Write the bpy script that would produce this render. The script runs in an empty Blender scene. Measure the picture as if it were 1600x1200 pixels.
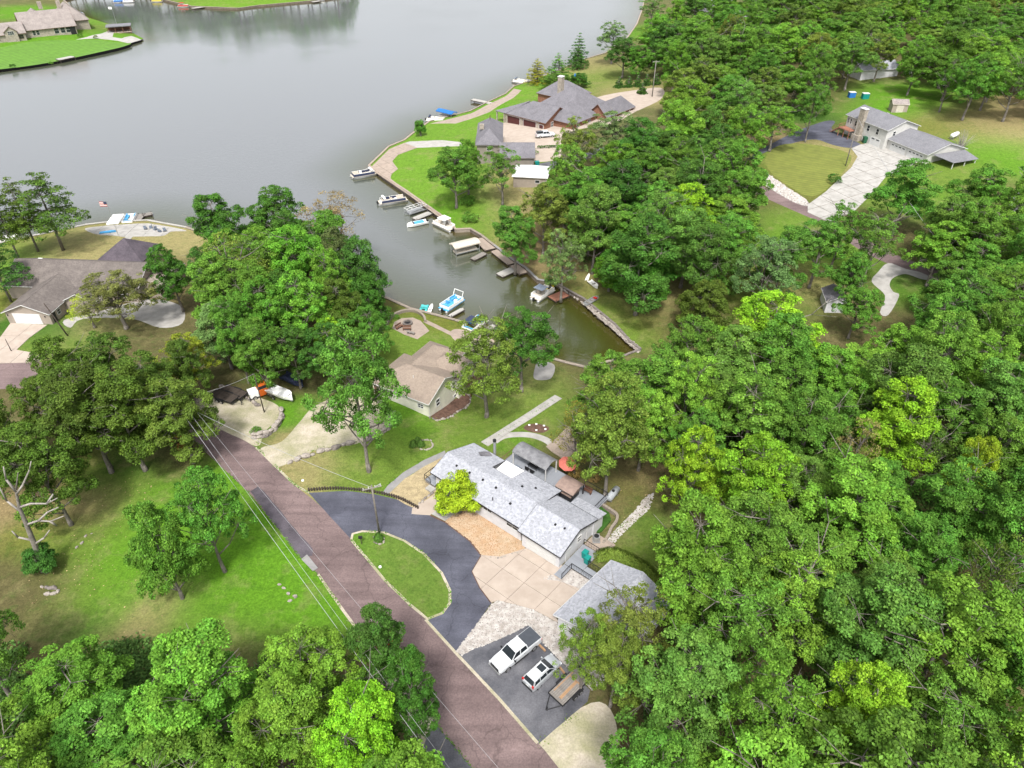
import bpy, math, random
import numpy as np
from mathutils import Vector, Matrix
from mathutils.geometry import delaunay_2d_cdt
R = math.radians
sc = bpy.context.scene
col = sc.collection
# ---------------------------------------------------------------- camera
CZ = 75.0
FPX = 1110.0
TH = R(37.0)
cd = bpy.data.cameras.new("camera"); cam = bpy.data.objects.new("camera", cd); col.objects.link(cam)
cam.location = (0, 0, CZ); cam.rotation_euler = (R(90) - TH, 0, 0)
cd.sensor_width = 36.0; cd.lens = 36.0 * FPX / 1600.0; cd.clip_start = 1; cd.clip_end = 6000
sc.camera = cam
# ---------------------------------------------------------------- light
SUN_AZ, SUN_EL = R(184), R(58)        # direction towards the sun, azimuth clockwise from +Y
w = bpy.data.worlds.new("World"); sc.world = w; w.use_nodes = True
nt = w.node_tree; nt.nodes.clear()
sky = nt.nodes.new("ShaderNodeTexSky"); sky.sky_type = 'NISHITA'; sky.sun_disc = False
sky.sun_elevation = SUN_EL; sky.sun_rotation = SUN_AZ; sky.dust_density = 4.0; sky.air_density = 1.0; sky.ozone_density = 1.0
hs = nt.nodes.new("ShaderNodeHueSaturation"); hs.inputs['Saturation'].default_value = 0.22
bg = nt.nodes.new("ShaderNodeBackground"); bg.inputs['Strength'].default_value = 0.15
wo = nt.nodes.new("ShaderNodeOutputWorld")
nt.links.new(sky.outputs[0], hs.inputs['Color']); nt.links.new(hs.outputs[0], bg.inputs[0]); nt.links.new(bg.outputs[0], wo.inputs[0])
sl = bpy.data.lights.new("sun", 'SUN'); sl.energy = 2.3; sl.angle = R(8); sl.color = (1.0, 0.965, 0.91)
so = bpy.data.objects.new("sun", sl); col.objects.link(so)
sd = Vector((math.sin(SUN_AZ) * math.cos(SUN_EL), math.cos(SUN_AZ) * math.cos(SUN_EL), math.sin(SUN_EL)))
so.rotation_euler = sd.to_track_quat('Z', 'Y').to_euler(); so.location = (0, 0, 150)
sc.view_settings.view_transform = 'Standard'; sc.view_settings.look = 'None'
sc.view_settings.gamma = 1.0; sc.view_settings.exposure = 0.93; sc.view_settings.use_curve_mapping = False
sc.cycles.max_bounces = 6; sc.cycles.diffuse_bounces = 3; sc.cycles.transparent_max_bounces = 4
# ---------------------------------------------------------------- ground geometry
#G0
def ray(px, py):
    u = (px - 800) / FPX; v = (py - 600) / FPX
    return (u, math.cos(TH) - v * math.sin(TH), -math.sin(TH) - v * math.cos(TH))
def P0(px, py, z=0.0):
    r = ray(px, py); t = (z - CZ) / r[2]
    return (r[0] * t, r[1] * t)
# shoreline traced on the photograph's pixels (water level 0), land on the outside
SHORE = [(-260,395),(-120,392),(0,385),(60,372),(135,356),(170,352),(232,349),(292,360),(360,385),(450,412),(540,432),
 (592,465),(640,487),(690,500),(735,512),(775,528),(812,545),(842,561),(883,572),(915,580),(960,568),(1000,551),(985,540),(960,512),(930,487),
 (912,472),(888,459),(868,447),(840,442),(822,424),(800,410),(772,388),(752,372),(735,362),(712,363),
 (702,350),(640,306),(577,263),(608,233),(632,223),(652,207),(672,193),(700,186),(735,177),(762,163),(790,150),(803,138),
 (835,128),(868,115),(905,98),(945,86),(980,62),(995,40),(1004,15),(1010,-20),(1030,-60),(1040,-110),(990,-128),(800,-128),(650,-95),(600,-40),(560,-8),
 (490,3),(402,11),(372,15),(300,12),(250,0),(200,-8),(160,-10),(128,-6),(100,2),(112,14),(140,30),(175,41),(205,52),(225,63),(205,68),(180,77),
 (90,97),(30,107),(-30,112),(-150,128),(-400,150),(-420,330)]
SH = np.array([P0(a, b) for a, b in SHORE])
SHA = SH; SHB = np.roll(SH, -1, axis=0)
def shore_dist(x, y):
    x = np.atleast_1d(np.asarray(x, float)); y = np.atleast_1d(np.asarray(y, float))
    dx = SHB[:, 0] - SHA[:, 0]; dy = SHB[:, 1] - SHA[:, 1]; L = dx * dx + dy * dy
    t = ((x[:, None] - SHA[:, 0]) * dx + (y[:, None] - SHA[:, 1]) * dy) / L
    t = np.clip(t, 0, 1)
    ex = x[:, None] - (SHA[:, 0] + t * dx); ey = y[:, None] - (SHA[:, 1] + t * dy)
    return np.sqrt((ex * ex + ey * ey).min(axis=1))
def sstep(t):
    t = np.clip(t, 0, 1); return t * t * (3 - 2 * t)
def HH(x, y):
    x = np.atleast_1d(np.asarray(x, float)); y = np.atleast_1d(np.asarray(y, float))
    d = shore_dist(x, y)
    h = 0.7 + 5.3 * (1 - np.exp(-d / 45.0))
    h += 7.0 * sstep((x - 30) / 130) * sstep((y - 90) / 120) * (1 - np.exp(-d / 60))
    h += 0.35 * np.sin(x * 0.09 + 1.3) * np.sin(y * 0.07) * (1 - np.exp(-d / 12))
    h -= 1.5 * np.exp(-((x + 7.0) ** 2 + (y - 90.5) ** 2) / 30.0)
    return h
def H(x, y): return float(HH(x, y)[0])
def P(px, py, h=0.0):
    """world point where the photograph's pixel meets the ground raised by h"""
    z = 4.0
    for _ in range(14):
        x, y = P0(px, py, z + h); z2 = H(x, y); 
        if abs(z2 - z) < 1e-3: z = z2; break
        z = z * 0.35 + z2 * 0.65
    x, y = P0(px, py, z + h)
    return Vector((x, y, z))
def pip(x, y, poly):
    c = False; n = len(poly); j = n - 1
    for i in range(n):
        xi, yi = poly[i][0], poly[i][1]; xj, yj = poly[j][0], poly[j][1]
        if (yi > y) != (yj > y) and x < (xj - xi) * (y - yi) / (yj - yi) + xi: c = not c
        j = i
    return c
def PP(pts): return [tuple(P(a, b)[:2]) for a, b in pts]
def smooth(pts, closed=False, n=4):
    """Catmull-Rom through points"""
    out = []; N = len(pts)
    rng = range(N) if closed else range(N - 1)
    for i in rng:
        g = (lambda k: pts[k % N]) if closed else (lambda k: pts[min(max(k, 0), N - 1)])
        p0, p1, p2, p3 = g(i-1), g(i), g(i+1), g(i+2)
        for k in range(n):
            t = k / n
            out.append(tuple(0.5 * ((2*p1[c]) + (-p0[c]+p2[c])*t + (2*p0[c]-5*p1[c]+4*p2[c]-p3[c])*t*t + (-p0[c]+3*p1[c]-3*p2[c]+p3[c])*t**3) for c in (0, 1)))
    if not closed: out.append(tuple(pts[-1]))
    return out
def strip_poly(pts, wd):
    """outline of a band of width wd round a world polyline"""
    L = []; Rr = []
    for i in range(len(pts)):
        a = pts[max(i-1, 0)]; b = pts[min(i+1, len(pts)-1)]
        dx, dy = b[0]-a[0], b[1]-a[1]; l = math.hypot(dx, dy) or 1
        nx, ny = -dy/l*wd/2, dx/l*wd/2
        L.append((pts[i][0]+nx, pts[i][1]+ny)); Rr.append((pts[i][0]-nx, pts[i][1]-ny))
    return L + Rr[::-1]
#G1
# ---------------------------------------------------------------- materials
def nodes_mat(name):
    m = bpy.data.materials.new(name); m.use_nodes = True
    n = m.node_tree; b = n.nodes["Principled BSDF"]
    return m, n, b
def mk(n, t, **kw):
    x = n.nodes.new(t)
    for k, v in kw.items():
        if k in x.inputs: x.inputs[k].default_value = v
        else: setattr(x, k, v)
    return x
def mat(name, c, rough=0.7, var=0.15, scale=2.0, c2=None, fine=0.0, fscale=40.0, metal=0.0, bump=0.0, spec=0.3, coat=0.0, coord='Object', stretch=None, lanes=None):
    """procedural paint/wood/stone: base colour with soft blotches (var) and fine grain (fine)"""
    m, n, b = nodes_mat(name)
    tc = mk(n, "ShaderNodeTexCoord"); src = tc.outputs[coord]
    if stretch:
        mp = mk(n, "ShaderNodeMapping"); mp.inputs['Scale'].default_value = stretch; n.links.new(src, mp.inputs[0]); src = mp.outputs[0]
    n1 = mk(n, "ShaderNodeTexNoise", Scale=scale, Detail=5.0, Roughness=0.6); n.links.new(src, n1.inputs['Vector'])
    c2 = c2 or tuple(v * (1 - 2.2 * var) for v in c)
    mx = mk(n, "ShaderNodeMix", data_type='RGBA'); 
    rp = mk(n, "ShaderNodeMapRange"); rp.inputs[1].default_value = 0.35; rp.inputs[2].default_value = 0.65
    n.links.new(n1.outputs['Fac'], rp.inputs[0]); n.links.new(rp.outputs[0], mx.inputs[0])
    mx.inputs[6].default_value = (*c, 1); mx.inputs[7].default_value = (*c2, 1)
    out = mx.outputs[2]
    if fine > 0:
        n2 = mk(n, "ShaderNodeTexNoise", Scale=fscale, Detail=3.0, Roughness=0.7); n.links.new(src, n2.inputs['Vector'])
        r2 = mk(n, "ShaderNodeMapRange"); r2.inputs[1].default_value = 0.3; r2.inputs[2].default_value = 0.7
        r2.inputs[3].default_value = 1 - fine; r2.inputs[4].default_value = 1 + fine
        n.links.new(n2.outputs['Fac'], r2.inputs[0])
        vm = mk(n, "ShaderNodeVectorMath", operation='SCALE'); n.links.new(out, vm.inputs[0]); n.links.new(r2.outputs[0], vm.inputs['Scale'])
        out = vm.outputs[0]
        if bump > 0:
            bp = mk(n, "ShaderNodeBump", Strength=bump, Distance=0.03); n.links.new(n2.outputs['Fac'], bp.inputs['Height']); n.links.new(bp.outputs[0], b.inputs['Normal'])
    if lanes is not None:     # long wear streaks along the direction of travel, and a few thin cracks
        mp2 = mk(n, "ShaderNodeMapping"); mp2.inputs['Rotation'].default_value = (0, 0, lanes); mp2.inputs['Scale'].default_value = (.05, .8, 1); n.links.new(tc.outputs[coord], mp2.inputs[0])
        n4 = mk(n, "ShaderNodeTexNoise", Scale=1.0, Detail=4.0, Roughness=0.6); n.links.new(mp2.outputs[0], n4.inputs['Vector'])
        r4 = mk(n, "ShaderNodeMapRange"); r4.inputs[1].default_value = .35; r4.inputs[2].default_value = .65; r4.inputs[3].default_value = .86; r4.inputs[4].default_value = 1.16; n.links.new(n4.outputs['Fac'], r4.inputs[0])
        v5 = mk(n, "ShaderNodeTexVoronoi", Scale=.16, feature='DISTANCE_TO_EDGE'); n6 = mk(n, "ShaderNodeTexNoise", Scale=.6, Detail=4.0); n.links.new(tc.outputs[coord], n6.inputs['Vector'])
        ad = mk(n, "ShaderNodeVectorMath", operation='MULTIPLY_ADD'); n.links.new(n6.outputs['Color'], ad.inputs[0]); ad.inputs[1].default_value = (2.5, 2.5, 0); n.links.new(tc.outputs[coord], ad.inputs[2]); n.links.new(ad.outputs[0], v5.inputs['Vector'])
        r6 = mk(n, "ShaderNodeMapRange"); r6.inputs[1].default_value = 0; r6.inputs[2].default_value = .014; r6.inputs[3].default_value = .72; r6.inputs[4].default_value = 1.0; n.links.new(v5.outputs['Distance'], r6.inputs[0])
        mm = mk(n, "ShaderNodeMath", operation='MULTIPLY'); n.links.new(r4.outputs[0], mm.inputs[0]); n.links.new(r6.outputs[0], mm.inputs[1])
        v7 = mk(n, "ShaderNodeVectorMath", operation='SCALE'); n.links.new(out, v7.inputs[0]); n.links.new(mm.outputs[0], v7.inputs['Scale']); out = v7.outputs[0]
    n.links.new(out, b.inputs['Base Color'])
    b.inputs['Roughness'].default_value = rough; b.inputs['Metallic'].default_value = metal
    b.inputs['Specular IOR Level'].default_value = spec
    if coat: b.inputs['Coat Weight'].default_value = coat; b.inputs['Coat Roughness'].default_value = 0.08
    return m
def shingle_mat(name, c, c2, speck=0.25):
    m, n, b = nodes_mat(name)
    tc = mk(n, "ShaderNodeTexCoord")
    vo = mk(n, "ShaderNodeTexVoronoi", Scale=4.5); n.links.new(tc.outputs['Object'], vo.inputs['Vector'])
    sp = mk(n, "ShaderNodeSeparateColor"); n.links.new(vo.outputs['Color'], sp.inputs[0])
    n2 = mk(n, "ShaderNodeTexNoise", Scale=0.5, Detail=4.0); n.links.new(tc.outputs['Object'], n2.inputs['Vector'])
    n3 = mk(n, "ShaderNodeTexNoise", Scale=22.0, Detail=3.0); n.links.new(tc.outputs['Object'], n3.inputs['Vector'])
    mx = mk(n, "ShaderNodeMix", data_type='RGBA'); mx.inputs[6].default_value = (*c, 1); mx.inputs[7].default_value = (*c2, 1)
    rp = mk(n, "ShaderNodeMapRange"); rp.inputs[1].default_value = 0.35; rp.inputs[2].default_value = 0.7; n.links.new(n2.outputs['Fac'], rp.inputs[0]); n.links.new(rp.outputs[0], mx.inputs[0])
    ad = mk(n, "ShaderNodeMath", operation='ADD'); n.links.new(sp.outputs[0], ad.inputs[0]); n.links.new(n3.outputs['Fac'], ad.inputs[1])
    r2 = mk(n, "ShaderNodeMapRange"); r2.inputs[1].default_value = 0.3; r2.inputs[2].default_value = 1.7; r2.inputs[3].default_value = 1 - speck; r2.inputs[4].default_value = 1 + speck
    n.links.new(ad.outputs[0], r2.inputs[0])
    vm = mk(n, "ShaderNodeVectorMath", operation='SCALE'); n.links.new(mx.outputs[2], vm.inputs[0]); n.links.new(r2.outputs[0], vm.inputs['Scale'])
    n.links.new(vm.outputs[0], b.inputs['Base Color']); b.inputs['Roughness'].default_value = 0.9; b.inputs['Specular IOR Level'].default_value = 0.15
    bp = mk(n, "ShaderNodeBump", Strength=0.25, Distance=0.03); n.links.new(r2.outputs[0], bp.inputs['Height']); n.links.new(bp.outputs[0], b.inputs['Normal'])
    return m
def siding_mat(name, c, pitch=0.2, vertical=False, dark=0.75):
    m, n, b = nodes_mat(name)
    tc = mk(n, "ShaderNodeTexCoord"); sx = mk(n, "ShaderNodeSeparateXYZ"); n.links.new(tc.outputs['Object'], sx.inputs[0])
    if vertical:
        a = mk(n, "ShaderNodeMath", operation='ADD'); n.links.new(sx.outputs[0], a.inputs[0]); n.links.new(sx.outputs[1], a.inputs[1]); src = a.outputs[0]
    else: src = sx.outputs[2]
    d = mk(n, "ShaderNodeMath", operation='DIVIDE'); n.links.new(src, d.inputs[0]); d.inputs[1].default_value = pitch
    f = mk(n, "ShaderNodeMath", operation='FRACT'); n.links.new(d.outputs[0], f.inputs[0])
    g = mk(n, "ShaderNodeMath", operation='GREATER_THAN'); n.links.new(f.outputs[0], g.inputs[0]); g.inputs[1].default_value = 0.15
    n1 = mk(n, "ShaderNodeTexNoise", Scale=1.2, Detail=5.0); n.links.new(tc.outputs['Object'], n1.inputs['Vector'])
    r1 = mk(n, "ShaderNodeMapRange"); r1.inputs[1].default_value = 0.3; r1.inputs[2].default_value = 0.7; r1.inputs[3].default_value = 0.88; r1.inputs[4].default_value = 1.04; n.links.new(n1.outputs['Fac'], r1.inputs[0])
    mx = mk(n, "ShaderNodeMix", data_type='RGBA'); mx.inputs[6].default_value = (*[v * dark for v in c], 1); mx.inputs[7].default_value = (*c, 1); n.links.new(g.outputs[0], mx.inputs[0])
    vm = mk(n, "ShaderNodeVectorMath", operation='SCALE'); n.links.new(mx.outputs[2], vm.inputs[0]); n.links.new(r1.outputs[0], vm.inputs['Scale'])
    n.links.new(vm.outputs[0], b.inputs['Base Color']); b.inputs['Roughness'].default_value = 0.6
    return m
def ground_mat(name):
    m, n, b = nodes_mat(name)
    at = mk(n, "ShaderNodeAttribute", attribute_name="col"); tc = mk(n, "ShaderNodeTexCoord")
    def noise(s, d=4.0, rg=0.6):
        x = mk(n, "ShaderNodeTexNoise", Scale=s, Detail=d, Roughness=rg); n.links.new(tc.outputs['Object'], x.inputs['Vector']); return x.outputs['Fac']
    def rng(src, a, b_, c, d):
        x = mk(n, "ShaderNodeMapRange"); x.inputs[1].default_value = a; x.inputs[2].default_value = b_; x.inputs[3].default_value = c; x.inputs[4].default_value = d; n.links.new(src, x.inputs[0]); return x.outputs[0]
    dry = mk(n, "ShaderNodeMix", data_type='RGBA'); n.links.new(at.outputs['Color'], dry.inputs[6]); dry.inputs[7].default_value = (0.22, 0.19, 0.09, 1)
    a = rng(noise(0.22, 6.0, 0.68), 0.52, 0.78, 0.0, 0.7); n.links.new(a, dry.inputs[0])
    dk = mk(n, "ShaderNodeMix", data_type='RGBA'); n.links.new(dry.outputs[2], dk.inputs[6]); dk.inputs[7].default_value = (0.035, 0.095, 0.01, 1)
    a2 = rng(noise(0.75, 5.0, 0.65), 0.50, 0.80, 0.0, 0.6); n.links.new(a2, dk.inputs[0])
    f1 = rng(noise(4.0, 5.0, 0.75), 0.3, 0.7, 0.66, 1.34)
    f2 = rng(noise(1.6, 3.0, 0.6), 0.3, 0.7, 0.86, 1.14)
    mu = mk(n, "ShaderNodeMath", operation='MULTIPLY'); n.links.new(f1, mu.inputs[0]); n.links.new(f2, mu.inputs[1])
    vm = mk(n, "ShaderNodeVectorMath", operation='SCALE'); n.links.new(dk.outputs[2], vm.inputs[0]); n.links.new(mu.outputs[0], vm.inputs['Scale'])
    n.links.new(vm.outputs[0], b.inputs['Base Color']); b.inputs['Roughness'].default_value = 0.95; b.inputs['Specular IOR Level'].default_value = 0.1
    bp = mk(n, "ShaderNodeBump", Strength=0.6, Distance=0.12); n.links.new(f1, bp.inputs['Height']); n.links.new(bp.outputs[0], b.inputs['Normal'])
    return m
def stripe_mat(name, c, c2, freq, rot):
    m, n, b = nodes_mat(name); tc = mk(n, "ShaderNodeTexCoord")
    mp = mk(n, "ShaderNodeMapping"); mp.inputs['Rotation'].default_value = (0, 0, rot); n.links.new(tc.outputs['Object'], mp.inputs[0])
    w_ = mk(n, "ShaderNodeTexWave", Scale=freq, Distortion=.6, Detail=2.0); n.links.new(mp.outputs[0], w_.inputs['Vector'])
    mx = mk(n, "ShaderNodeMix", data_type='RGBA'); mx.inputs[6].default_value = (*c, 1); mx.inputs[7].default_value = (*c2, 1); n.links.new(w_.outputs['Fac'], mx.inputs[0])
    x = mk(n, "ShaderNodeTexNoise", Scale=.5, Detail=6.0, Roughness=.7); n.links.new(tc.outputs['Object'], x.inputs['Vector'])
    r_ = mk(n, "ShaderNodeMapRange"); r_.inputs[1].default_value = .3; r_.inputs[2].default_value = .7; r_.inputs[3].default_value = .8; r_.inputs[4].default_value = 1.2; n.links.new(x.outputs['Fac'], r_.inputs[0])
    vm = mk(n, "ShaderNodeVectorMath", operation='SCALE'); n.links.new(mx.outputs[2], vm.inputs[0]); n.links.new(r_.outputs[0], vm.inputs['Scale']); n.links.new(vm.outputs[0], b.inputs['Base Color']); b.inputs['Roughness'].default_value = .95
    return m
def water_mat():
    m, n, b = nodes_mat("lake_water")
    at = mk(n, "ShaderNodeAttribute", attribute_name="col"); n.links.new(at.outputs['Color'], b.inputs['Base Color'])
    b.inputs['Roughness'].default_value = 0.06; b.inputs['IOR'].default_value = 1.85; b.inputs['Specular IOR Level'].default_value = 0.9
    tc = mk(n, "ShaderNodeTexCoord")
    mp = mk(n, "ShaderNodeMapping"); mp.inputs['Scale'].default_value = (0.6, 1.0, 1.0); mp.inputs['Rotation'].default_value = (0, 0, 0.5); n.links.new(tc.outputs['Object'], mp.inputs[0])
    x = mk(n, "ShaderNodeTexNoise", Scale=1.1, Detail=4.0, Roughness=0.55); n.links.new(mp.outputs[0], x.inputs['Vector'])
    y = mk(n, "ShaderNodeTexNoise", Scale=0.03, Detail=5.0); n.links.new(tc.outputs['Object'], y.inputs['Vector'])
    r = mk(n, "ShaderNodeMapRange"); r.inputs[1].default_value = 0.35; r.inputs[2].default_value = 0.7; r.inputs[3].default_value = 0.03; r.inputs[4].default_value = 0.15; n.links.new(y.outputs['Fac'], r.inputs[0])
    bp = mk(n, "ShaderNodeBump", Distance=0.5); n.links.new(r.outputs[0], bp.inputs['Strength']); n.links.new(x.outputs['Fac'], bp.inputs['Height']); n.links.new(bp.outputs[0], b.inputs['Normal'])
    return m
def leaf_mat(name="leaves"):
    m, n, b = nodes_mat(name)
    oi = mk(n, "ShaderNodeObjectInfo"); at = mk(n, "ShaderNodeAttribute", attribute_name="cv")
    sp = mk(n, "ShaderNodeSeparateColor"); n.links.new(at.outputs['Color'], sp.inputs[0])
    def rng(src, c, d):
        x = mk(n, "ShaderNodeMapRange"); x.inputs[3].default_value = c; x.inputs[4].default_value = d; n.links.new(src, x.inputs[0]); return x.outputs[0]
    v1 = rng(sp.outputs[0], 0.86, 1.45); v2 = rng(sp.outputs[1], 0.6, 1.45)
    mu = mk(n, "ShaderNodeMath", operation='MULTIPLY'); n.links.new(v1, mu.inputs[0]); n.links.new(v2, mu.inputs[1])
    hsv = mk(n, "ShaderNodeHueSaturation"); n.links.new(oi.outputs['Color'], hsv.inputs['Color'])
    n.links.new(rng(sp.outputs[2], 0.49, 0.512), hsv.inputs['Hue']); n.links.new(mu.outputs[0], hsv.inputs['Value'])
    n.links.new(hsv.outputs[0], b.inputs['Base Color']); b.inputs['Roughness'].default_value = 0.6; b.inputs['Specular IOR Level'].default_value = 0.12
    tr = mk(n, "ShaderNodeBsdfTranslucent"); n.links.new(hsv.outputs[0], tr.inputs['Color'])
    ms = mk(n, "ShaderNodeMixShader"); ms.inputs[0].default_value = 0.18
    n.links.new(b.outputs[0], ms.inputs[1]); n.links.new(tr.outputs[0], ms.inputs[2])
    n.links.new(ms.outputs[0], n.nodes["Material Output"].inputs[0])
    return m
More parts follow.
